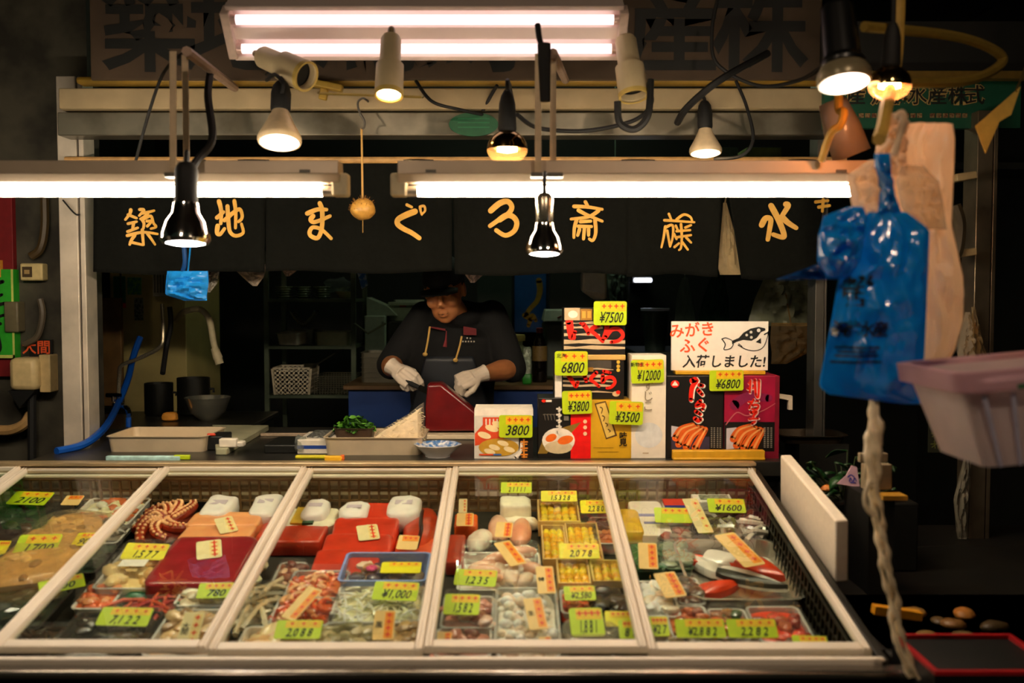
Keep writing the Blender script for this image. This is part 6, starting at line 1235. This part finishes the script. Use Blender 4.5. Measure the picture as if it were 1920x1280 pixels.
# ================================================================== left edge of the picture
Yw = 3.83; 
def onw(px, py): return at(px, py, Yw)
def wallbox(nm, lb, cat, x0, y0, x1, y1, dp, m, bev=.006):
    a = onw(x0, y1); c = onw(x1, y0); t = thing(nm, lb, cat, Vector(((a.x + c.x) / 2, 3.84, a.z))); w = (c.x - a.x) / 2; b = B(); b.box(-w, w, -dp, 0, 0, c.z - a.z); b.build('body', m, t, bevel=bev); return t, w, c.z - a.z
wallbox('red_banner', 'dark red banner at the left edge of the picture', 'banner', -60, 345, 26, 705, .03, mat('#7a0f14', .6), .002)
t, w, h = wallbox('green_poster', 'green poster with black brush characters at the left edge', 'poster', -45, 505, 33, 670, .045, mat('#2fae2a', .5, 0, .1), .001)
b = B(); b.box(-w, w, -.047, -.046, 0, .012); b.box(w - .008, w, -.047, -.046, 0, h); b.build('border', mat('#c8d46a', .5), t)
k = Yw / F
b = B()
for pts, wd_ in (([(0, 560), (14, 552)], 6), ([(-4, 574), (18, 568)], 7), ([(6, 548), (4, 590)], 6), ([(-2, 596), (16, 590)], 6), ([(2, 620), (8, 650), (2, 660)], 8), ([(-10, 610), (10, 606)], 7), ([(8, 530), (16, 528)], 8)):
    b.rib([((x + 6) * k, (670 - y) * k) for x, y in pts], wd_ * k, y=-.048)
b.build('lettering', INK, t, smooth=False)
t, w, h = wallbox('paper_slip', 'orange paper slip above the green poster', 'slip', -10, 488, 10, 520, .05, mat('#d8932a', .5), .001)
t, w, h = wallbox('wall_socket', 'cream wall socket box beside the red banner', 'socket', 47, 494, 88, 526, .05, mat('#d8c48a', .5))
b = B(); b.box(-w * .75, w * .1, -.053, -.05, h * .2, h * .8); b.box(-w * .55, -w * .1, -.055, -.053, h * .38, h * .62, 1); b.build('outlet', [mat('#4a3a22', .5), mat('#b89a64', .5)], t)
t, w, h = wallbox('switch_box', 'beige rounded switch box on the wall by the aluminium post', 'box', 40, 668, 90, 728, .11, mat('#cbb684', .5, 0, .1), .02)
b = B(); b.box(w * .85, w * 1.65, -.07, 0, -.01, h + .01); b.build('back_plate', mat('#bfa876', .5), t, bevel=.004)
txt('大間', S(27, Yw), mat('#e85a2a', .5), t, TR(w * .35, -.03, h + S(16, Yw)) @ FACE, 'red_lettering', .02)
for q in t.children:
    pass
b = B(); b.box(-w * .2, w * 1.5, -.028, -.022, h + .0, h + S(32, Yw)); b.build('sign_plate', BLACK, t)
cable([(82, 340, 3.8), (84, 420, 3.8), (76, 465, 3.8), (58, 480, 3.8)], .016, 'brown conduit curving down to the wall socket', 'conduit', mat('#4a3a1e', .5), 'conduit')
cable([(-20, 806, 3.78), (20, 806, 3.78), (45, 795, 3.78), (58, 776, 3.8)], .02, 'beige hose curving along the wall at the lower left', 'hose', mat('#b08c58', .5), 'hose')
cable([(60, 740, 3.78), (60, 900, 3.78)], .016, 'black pipe running down below the beige switch box', 'pipe', RUBBER, 'pipe')
cable([(75, 560, 3.8), (80, 590, 3.8), (70, 630, 3.8), (45, 645, 3.8)], .012, 'grey brown cable looping above the beige switch box', 'cable', mat('#5a5040', .5))
wallbox('junction_box', 'grey box half behind the red banner', 'box', 20, 565, 45, 622, .06, mat('#6a6248', .5))
b = B(); a = onw(38, 760); c = onw(86, 728); b.prism([(a.x, 3.74, c.z), (c.x, 3.74, c.z), (c.x - .06, 3.74, a.z), (a.x + .04, 3.74, a.z)], (0, .09, 0)); tag(b.build('funnel_cover', BLACK), 'black cover right under the beige switch box', 'cover')
# ================================================================== right side: bags, basket, side table
# dark green shop sign
a = at(1545, 240, 3.35); c = at(1915, 148, 3.35); k = 3.35 / F
t = thing('green_sign', 'dark green shop sign with pale outlined characters at the upper right', 'sign', Vector(((a.x + c.x) / 2, 3.35, a.z))); W2 = (c.x - a.x) / 2
b = B(); b.box(-W2, W2, 0, .03, 0, c.z - a.z); b.build('board', mat('#0f4a35', .5, 0, .15, 8), t)
OUT = mat('#b59a5c', .5)
for i, ch in enumerate('産斎藤水産株式'): 
    px = (1606, 1652, 1687, 1719, 1757, 1794, 1826)[i]
    txt(ch, 38 * k, OUT, t, TR((px - 1730) * k, -.002, (240 - 182) * k) @ FACE, 'outline', .05); txt(ch, 38 * k, INK, t, TR((px - 1730) * k, -.003, (240 - 182) * k) @ FACE, 'lettering', .012)
b = B()
for i in range(17): 
    if i not in (4, 5, 10): b.box((1612 + i * 12 - 1730) * k, (1621 + i * 12 - 1730) * k, -.002, 0, (240 - 221) * k, (240 - 213) * k)
b.build('small_lettering', mat('#5a2a1c', .5, c2='#8a7a50', scale=160), t, smooth=False)
a = at(1545, 146, 3.35); c = at(1960, 40, 3.35); b = B(); b.box(a.x, c.x, 3.35, 3.40, a.z, c.z); tag(b.build('upper_board', mat('#13130f', .6)), 'black board over the dark green shop sign', 'board')
b = B(); b.box(a.x, c.x + .3, 3.3, 3.345, a.z - .012, a.z + .012); tag(b.build('sign_rail', mat('#7a6126', .5, .3)), 'yellowed rail between the black board and the green sign', 'rail')
# yellow paper hanging at the far right
b = B(); b.prism([at(*p) for p in ((1829, 236, 2.6), (1914, 162, 2.6), (1896, 215, 2.6), (1874, 228, 2.6), (1848, 287, 2.6))], (0, .003, 0)); tag(b.build('paper_flag', mat('#c7ad50', .6, 0, .1)), 'crumpled yellow paper hanging at the far right', 'paper')
b = B(); b.tube([at(1905, 172, 2.6), at(1925, 120, 2.7), Vector((1.45, 2.7, 3.1))], .003, 6); tag(b.build('thin_cord', mat('#5a4a22', .6)), 'thin cord holding the yellow paper', 'cord')
# pale plastic sleeve hanging behind the wide lamp
t = thing('plastic_sleeve', 'pale plastic sleeve hanging slanted below the wide black lamp', 'sleeve', at(1590, 250, 2.75)); I = t.matrix_world.inverted()
b = B(); r = .05
b.tube([I @ at(1560, 190, 2.75), I @ at(1578, 240, 2.75), I @ at(1598, 292, 2.75)], [.035, .048, .05], 20, cap=False); b.build('sleeve', thin('#d5c0aa', .4, .25, .08), t, solid=.003)
cable([(1585, 10, 2.47), (1572, 190, 2.6), (1582, 210, 2.58), (1575, 235, 2.58), (1558, 250, 2.6), (1540, 300, 2.66)], .011, 'yellow rope tied over the pale sleeve', 'rope', mat('#a8801f', .6), 'rope')
# the bundle of bags on a hook
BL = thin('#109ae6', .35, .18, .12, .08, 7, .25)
CRM = thin('#fbe4ca', .5, .35, .05, .06, 10, .2)
YB = 2.05
bag = thing('blue_bag', 'shiny blue plastic carrier bag with black print hanging at the right', 'bag', at(1640, 755, YB)); IB = bag.matrix_world.inverted()
def leaf(nm, pts, Y, m, bulge, wr, seed, par):
    o = sheet(nm, '', '', pts, Y, m, bulge, wr, 30, 40, parent=par, seed=seed); org = at((pts[0][1] + pts[0][2]) / 2, pts[-1][0], Y); l_ = par.matrix_world.inverted() @ Matrix.Translation(org); o.matrix_local = l_; return o, l_
body_, body_l = leaf('bag_body', [(398, 1628, 1700), (430, 1612, 1742), (500, 1598, 1740), (515, 1574, 1739), (600, 1560, 1736), (720, 1536, 1730), (738, 1548, 1728), (757, 1690, 1728)], YB, BL, .035, .012, 2, bag)
leaf('handle', [(288, 1640, 1668), (310, 1640, 1670), (350, 1652, 1672), (400, 1646, 1690)], YB - .01, BL, .018, .01, 4, bag)
leaf('side_flap', [(388, 1590, 1618), (405, 1545, 1625), (440, 1535, 1622), (490, 1533, 1612), (520, 1552, 1590)], YB - .03, BL, .035, .012, 7, bag)
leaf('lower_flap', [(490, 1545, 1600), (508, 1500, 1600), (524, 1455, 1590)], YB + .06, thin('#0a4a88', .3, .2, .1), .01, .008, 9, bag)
kb = YB / F; PB = lambda px, py: TR(*(IB @ at(px, py, YB - .062)))
IKB = mat('#0b1c26', .5)
target_local[body_.name] = body_l
def bagtext(ch, px, py, size, bold):
    M_ = PB(px, py) @ FACE; o = txt(ch, size * kb, IKB, bag, M_, 'lettering', bold); WRAP.append((o, body_, bag.matrix_world @ M_))
for i, ch in enumerate('斎藤水産'): bagtext(ch, 1583 + i * 26, 620, 30, .03)
bagtext('鮮', 1622, 550, 58, .035)
b = B()
for y, x0, x1 in ((653, 1580, 1662), (661, 1584, 1655), (669, 1580, 1660), (681, 1572, 1666)):
    p = IB @ at(x0, y, YB - .06); q = IB @ at(x1, y, YB - .06)
    b.grid(lambda i, j, p=p, q=q: (p.x + (q.x - p.x) * i, p.y, p.z + (j - .5) * 4.8 * kb), 16, 1)
sp_ = b.build('small_print', mat('#0c2432', .5, c2='#0c4a80', scale=110), bag, smooth=False); wrap_onto(sp_.data, bag.matrix_world.copy(), body_)
sheet('cream_bag', 'bundle of big cream plastic bags hanging right behind the blue bag', 'bag', [(232, 1690, 1786), (260, 1660, 1790), (330, 1650, 1788), (420, 1640, 1784), (440, 1660, 1788), (520, 1680, 1806), (600, 1700, 1806), (660, 1712, 1790), (690, 1722, 1765)], YB + .12, CRM, .05, .02, 30, 40, seed=3)
sheet('cream_bag', 'cream bag flap left of the blue bag handle, in front of the tube light', 'bag', [(300, 1630, 1660), (330, 1588, 1655), (360, 1592, 1655), (400, 1602, 1650), (420, 1618, 1636)], YB + .03, CRM, .02, .012, 20, 24, seed=6)
sheet('cream_bag', 'knotted top of the cream bags under the yellow rope', 'bag', [(212, 1672, 1692), (240, 1668, 1700), (262, 1650, 1700), (290, 1640, 1700), (330, 1652, 1700)], YB + .07, CRM, .03, .02, 16, 20, seed=8)
sheet('clear_bag', 'smoky clear bag lying over the cream bags', 'bag', [(310, 1690, 1730), (340, 1680, 1760), (390, 1690, 1770), (430, 1715, 1775)], YB + .05, clear('#f6eee0', .3, .08, 1.45, .6, 25), .02, .012, 20, 20, seed=11)
cable([(1690, -670, 2.46), (1686, 20, 2.42), (1668, 170, 2.38), (1662, 200, 2.2), (1655, 240, 2.1), (1648, 262, 2.06)], .014, 'yellow rope holding up the bundle of bags', 'rope', mat('#c7a24a', .6), 'rope')
b = B(); b.tube(smooth([at(*p) for p in ((1682, 222, 2.06), (1690, 212, 2.05), (1694, 225, 2.05), (1688, 250, 2.06), (1676, 290, 2.06))], 6), .008, 8); tag(b.build('bag_hook', mat('#d8b894', .4)), 'loop of the hook that carries the cream bags', 'hook')
# twisted string of plastic hanging below the blue bag
t = thing('plastic_strand', 'twisted strand of clear plastic hanging below the blue bag', 'cord', at(1690, 1240, 2.0)); I = t.matrix_world.inverted()
core = smooth([at(1638, 745, 2.07), at(1640, 800, 2.05), at(1636, 860, 2.04), at(1640, 930, 2.03), at(1652, 1000, 2.02), at(1660, 1060, 2.0), at(1676, 1130, 2.0), at(1686, 1200, 1.99), at(1715, 1270, 1.98)], 8)
CORD = mat('#e6d2ac', .4, 0, .15, 60, sss=.1); n_ = len(core)
for ph in (0, 2.1, 4.2):
    b = B(); q = []
    for i, p in enumerate(core): u = i / n_; rr = .009 * (1 if u > .1 else .6); q.append(I @ (p + V(math.cos(ph + u * 14) * rr, math.sin(ph + u * 14) * rr, 0)))
    b.tube(q, [.005 + .006 * math.sin(min(1, i / n_ * 2.6) * PI) ** 2 + .002 * math.sin(i * 1.3 + ph) for i in range(n_)], 8); b.build('strand', CORD, t)
b = B(); b.tube(smooth([I @ at(*p) for p in ((1632, 900, 2.0), (1622, 925, 2.0), (1624, 950, 2.0), (1640, 968, 2.0))], 5), .005, 6); b.build('loop', CORD, t)
# hanging basket
Yk = 1.85; t = thing('hanging_basket', 'pinkish white plastic basket hanging at the right edge', 'basket', TR(*at(1905, 850, Yk)) @ RY(-.09)); kq = Yk / F
def bl(x, y, z): return [V(-x, -y, z), V(x, -y, z), V(x, y, z), V(-x, y, z)]
hk = 165 * kq; b = B()
L0, L1 = rrect(.21, .20, 0, .02), rrect(.30, .26, hk, .025); L2, L3 = rrect(.292, .252, hk, .025), rrect(.202, .192, .004, .02)
b.loops([L0, L1, L2, L3]); b.build('wall', thin('#f2e4e2', .5, .4, .05), t)
b = B(); b.loops([rrect(.30, .26, hk - .025, .025), rrect(.325, .285, hk - .022, .03), rrect(.33, .29, hk + .012, .03), rrect(.29, .25, hk + .012, .025)], cap0=False, cap1=False); b.build('rim', thin('#e2b8c2', .45, .4, .05), t)
b = B()
for u in (-.8, -.45, -.1, .25, .6, .95):
    x0, x1 = u * .098, u * .142; b.hexa([(x0 - .003, -.1045, 0), (x0 + .003, -.1045, 0), (x0 + .003, -.1, 0), (x0 - .003, -.1, 0), (x1 - .004, -.1345, hk - .03), (x1 + .004, -.1345, hk - .03), (x1 + .004, -.13, hk - .03), (x1 - .004, -.13, hk - .03)])
b.build('ribs', mat('#c9c2d8', .4), t)
b = B(); b.box(-.06, -.035, -.143, -.139, hk - .022, hk - .012); b.build('green_clip', mat('#1c6a3a', .5), t)
b = B(); b.tube([(.155, -.1, hk), (.26, 0, hk + .9)], .002, 5); b.tube([(.155, .1, hk), (.26, 0, hk + .9)], .002, 5); b.build('hanging_wire', mat('#6a6048', .5), t)
# styrofoam side beside the showcase
t = thing('styrofoam_board', 'thick white styrofoam box side standing beside the showcase', 'styrofoam', at(1530, 1010, 2.8)); I = t.matrix_world.inverted()
f0, f1, n1, n0 = at(1463, 943, 3.08), at(1463, 852, 3.08), at(1566, 975, 2.52), at(1566, 1092, 2.52); th = V(.036, .004, 0)
b = B(); b.hexa([I @ p for p in (n0, n0 + th, f0 + th, f0, n1, n1 + th, f1 + th, f1)]); b.build('board', mat('#efe2cc', .6, 0, .04, 60, .1), t, bevel=.006, seg=3)
# side table with greens and shellfish
t = thing('side_table', 'dark side table right of the showcase', 'table', Vector((1.62, 2.7, 0))); TZ = .68
b = B(); b.box(-.76, .9, -.85, .5, TZ - .04, TZ); b.box(-.68, .9, .5, .8, TZ - .04, TZ); b.build('top', mat('#1a1814', .5, 0, .3, 6), t, bevel=.004)
for sx in (-.64, .86):
    for sy in (-.8, .76): b = B(); b.box(sx - .025, sx + .025, sy - .025, sy + .025, 0, TZ - .04); b.build('leg', mat('#1a1814', .5), t)
# raised black crate holding the leafy greens
a = at(1480, 1000, 3.0); c = at(1680, 930, 3.0); t = thing('black_crate', 'black crate behind the styrofoam carrying dark leaves', 'crate', Vector(((a.x + c.x) / 2 + .03, 3.0, TZ))); w = (c.x - a.x) / 2; hc = c.z - TZ
b = B(); b.box(-w, w, -.1, .3, 0, hc); b.build('crate', mat('#12130f', .5, 0, .2), t, bevel=.006)
CZ = c.z
t = thing('leafy_plant', 'dark green leaves spilling over the end of the styrofoam', 'plant', Vector((at(1592, 880, 2.95).x, 2.98, CZ)))
b = B(); st_ = B(); rr_ = random.Random(12)
for kx in range(46):
    x = rr_.uniform(-.13, .15); y = rr_.uniform(-.12, .14); z = rr_.uniform(.01, .13); L = rr_.uniform(.045, .08); a = rr_.uniform(0, 6.28); st_.tube([(x * .3, y * .3, 0), (x, y, z)], .002, 5)
    b.T = TR(x, y, z) @ RZ(a) @ RY(rr_.uniform(-.2, .8)) @ RX(rr_.uniform(-.6, .6)); n = 6
    b.grid(lambda i, j, L=L: (L * i, (j - .5) * L * .5 * math.sin(PI * min(.98, i + .04)) , .01 * math.sin(i * 3) - .01 * abs(j - .5)), 6, 2)
b.T = Matrix(); b.build('leaves', mat('#16401a', .4, 0, .35, 12), t, solid=.001); st_.build('stems', mat('#2a3a14', .6), t)
# pink card with a blue drawing
p = at(1592, 900, 2.85); t = thing('pink_card', 'pale pink card with a blue drawing among the dark leaves', 'card', TR(*p) @ RZ(.1) @ RX(-.25)); k = 2.85 / F
b = B(); b.prism([(-24 * k, 0, -6 * k), (20 * k, 0, -14 * k), (18 * k, 0, 24 * k), (8 * k, 0, 28 * k), (-4 * k, 0, 10 * k)], (0, .004, 0)); b.build('card', mat('#dcb6c4', .5), t)
b = B()
for pts in ([(-2, 6), (4, 10), (10, 6)], [(0, -2), (3, 4), (6, -2)], [(8, -2), (11, 4), (14, -2)], [(2, -4), (12, -5)]): b.rib([(x * k, z * k) for x, z in pts], 2.2 * k, y=-.001)
b.build('drawing', mat('#3a46b0', .5), t, smooth=False)
b = B(); b.ball((0, 0, 0), (.018, .014, .010), 10, 8, nz=.3); tag(b.build('flower', mat('#d8863a', .5), None, at(1550, 915, 2.9)), 'small orange flower at the foot of the pink card', 'flower')
# flat tray, bracket and cards behind
p = at(1530, 833, 3.6); t = thing('dark_platter', 'dark platter with shining rim behind the styrofoam', 'platter', Vector((p.x, 3.7, p.z))); b = B(); b.rtray(S(135, 3.6), .22, .03, .003, .02, .01, .05); b.build('platter', mat('#4a3f30', .3, .5), t)
b = B(); b.box(-.09, .09, 0, .2, 0, p.z - TZ - .0); tag(b.build('support_box', mat('#161712', .6), None, Vector((p.x + .03, 3.6, TZ))), 'dark box under the dark platter', 'box')
b = B(); b.prism([at(*q, 3.296) for q in ((1458, 738), (1486, 742), (1486, 768), (1479, 768), (1479, 750), (1458, 746))], (0, .02, 0)); tag(b.build('white_bracket', mat('#c9bba4', .5)), 'white corner bracket right of the crimson carton', 'bracket')
t = thing('paper_stack', 'pale card stack behind the twisted plastic strand', 'card', at(1646, 918, 2.7)); k = 2.7 / F; b = B(); b.box(-26 * k, 27 * k, 0, .03, 0, 48 * k); b.box(-28 * k, 27 * k, .03, .05, 48 * k, 66 * k); b.build('cards', mat('#8a7c62', .6, 0, .15), t, bevel=.003)
b = B(); q0 = at(1672, 938, 2.65); b.box(-16 * k, 30 * k, 0, .06, 0, .012); tag(b.build('yellow_strip', mat('#b8872a', .5), None, q0), 'yellow strip jutting out right of the twisted strand', 'strip')
b = B(); b.box(-.03, .04, .0, .2, 0, q0.z - TZ); tag(b.build('support_box', mat('#13130f', .6), None, Vector((q0.x - .02, 2.68, TZ))), 'dark box under the yellow strip', 'box')
t = thing('hanging_label', 'narrow dark label with greenish characters at the right behind the basket', 'label', at(1753, 848, 3.31)); k = 3.31 / F; b = B(); b.box(-13 * k, 13 * k, 0, .004, 0, 62 * k); b.build('label', mat('#1d2012', .6), t)
b = B()
for y0 in (8, 28, 46):
    for pts in ([(-8, 8), (8, 9)], [(-6, 2), (7, 12)], [(-2, 14), (0, 0)], [(5, 0), (7, 8)]): b.rib([(x * k, (y0 + z) * k) for x, z in pts], 2 * k, y=-.001)
b.build('lettering', mat('#6a7030', .6), t, smooth=False)
b = B(); b.box(-.02, 80 * k, .004, .012, .02, .05); b.build('arm', BLACK, t)
# shellfish and yellow strip low at the right
p = at(1682, 1158, 2.35); b = B(); b.box(-.055, .06, 0, .025, 0, .02); tag(b.build('yellow_strip', mat('#e09a1c', .5, 0, .1), None, TR(p.x, p.y, p.z) @ RY(.14)), 'bright orange yellow strip low at the right by the showcase corner', 'strip')
b = B(); b.box(-.2, .5, -.12, .3, 0, at(0, 1175, 2.4).z - TZ - .012); tag(b.build('shell_crate', mat('#14130f', .6), None, Vector((at(1740, 1150, 2.4).x, 2.38, TZ))), 'dark crate heaped with shellfish low at the right', 'crate')
SZ = at(0, 1175, 2.4).z - .012
for i, (px, py, rp) in enumerate(((1712, 1138, 25), (1808, 1140, 26), (1788, 1158, 24), (1735, 1182, 26), (1812, 1188, 30), (1865, 1165, 28), (1760, 1150, 18))):
    q = at(px, py, 2.42); q = onz(px, py + 6, SZ + .02); r = rp * q.y / F
    o = thing('shellfish', ('tan shellfish at the top left of the heap', 'orange tan shellfish at the top right of the heap', 'tan shellfish just under the orange tan one', 'shellfish in front at the left of the heap', 'shellfish in front at the right of the heap', 'darkest shellfish at the right end of the heap', 'small shellfish in the middle of the heap')[i], 'shellfish', TR(q.x, q.y, SZ + .0) @ RZ(i * 1.3), 'heap of shellfish low at the right')
    b = B(); b.ball((0, 0, r * .4), (r, r * .75, r * .42), 16, 10, nz=.12, seed=i); b.build('shell', mat(('#a07a40', '#b87a34', '#7a5526', '#8a703e', '#6a5a34', '#4a3a1e', '#5a4626')[i], .45, 0, .35, 30, .2), o)
# red rimmed tray
p = at(1800, 1228, 2.05); t = thing('red_tray', 'black tray with a thin red rim at the lower right', 'tray', Vector((p.x + .03, p.y, TZ))); w = .13; d_ = .11; z = p.z - TZ
b = B(); b.box(-w, w, -d_, d_, 0, z); b.build('tray', BLACK, t)
b = B()
for q in ((-w, w, -d_, -d_ + .01), (-w, w, d_ - .01, d_), (-w, -w + .01, -d_ + .01, d_ - .01), (w - .01, w, -d_ + .01, d_ - .01)): b.box(*q, z, z + .008)
b.build('rim', mat('#b01a20', .4), t)
# far right: folded cloths and pale corners
sheet('paper_cone', 'silvery clear wrap standing behind the basket', 'wrap', [(585, 1810, 1818), (640, 1800, 1822), (690, 1792, 1830)], 3.27, clear('#f4ead8', .25, .08, 1.5, 1, 30), .03, .02)
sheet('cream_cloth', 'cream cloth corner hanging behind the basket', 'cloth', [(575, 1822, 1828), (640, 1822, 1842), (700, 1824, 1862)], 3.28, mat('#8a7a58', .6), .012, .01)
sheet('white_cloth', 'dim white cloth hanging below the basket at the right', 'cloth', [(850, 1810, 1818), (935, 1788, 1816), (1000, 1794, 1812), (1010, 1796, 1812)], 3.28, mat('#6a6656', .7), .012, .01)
for y, lb in ((330, 'pale bracket on the dark upright, upper'), (474, 'pale bracket on the dark upright, lower')):
    b = B(); p = at(1812, y, 3.2); b.box(-.03, .035, 0, .1, -.012, .012); tag(b.build('pale_bracket', mat('#a8946a', .5), None, TR(*p) @ RY(-.15), bevel=.003), lb + ' one', 'bracket')
cable([(1790, 385, 3.2), (1800, 420, 3.2), (1795, 470, 3.2), (1785, 480, 3.2)], .02, 'dull hose coiled on the dark upright', 'hose', mat('#4a4230', .5), 'hose')
finish_text()
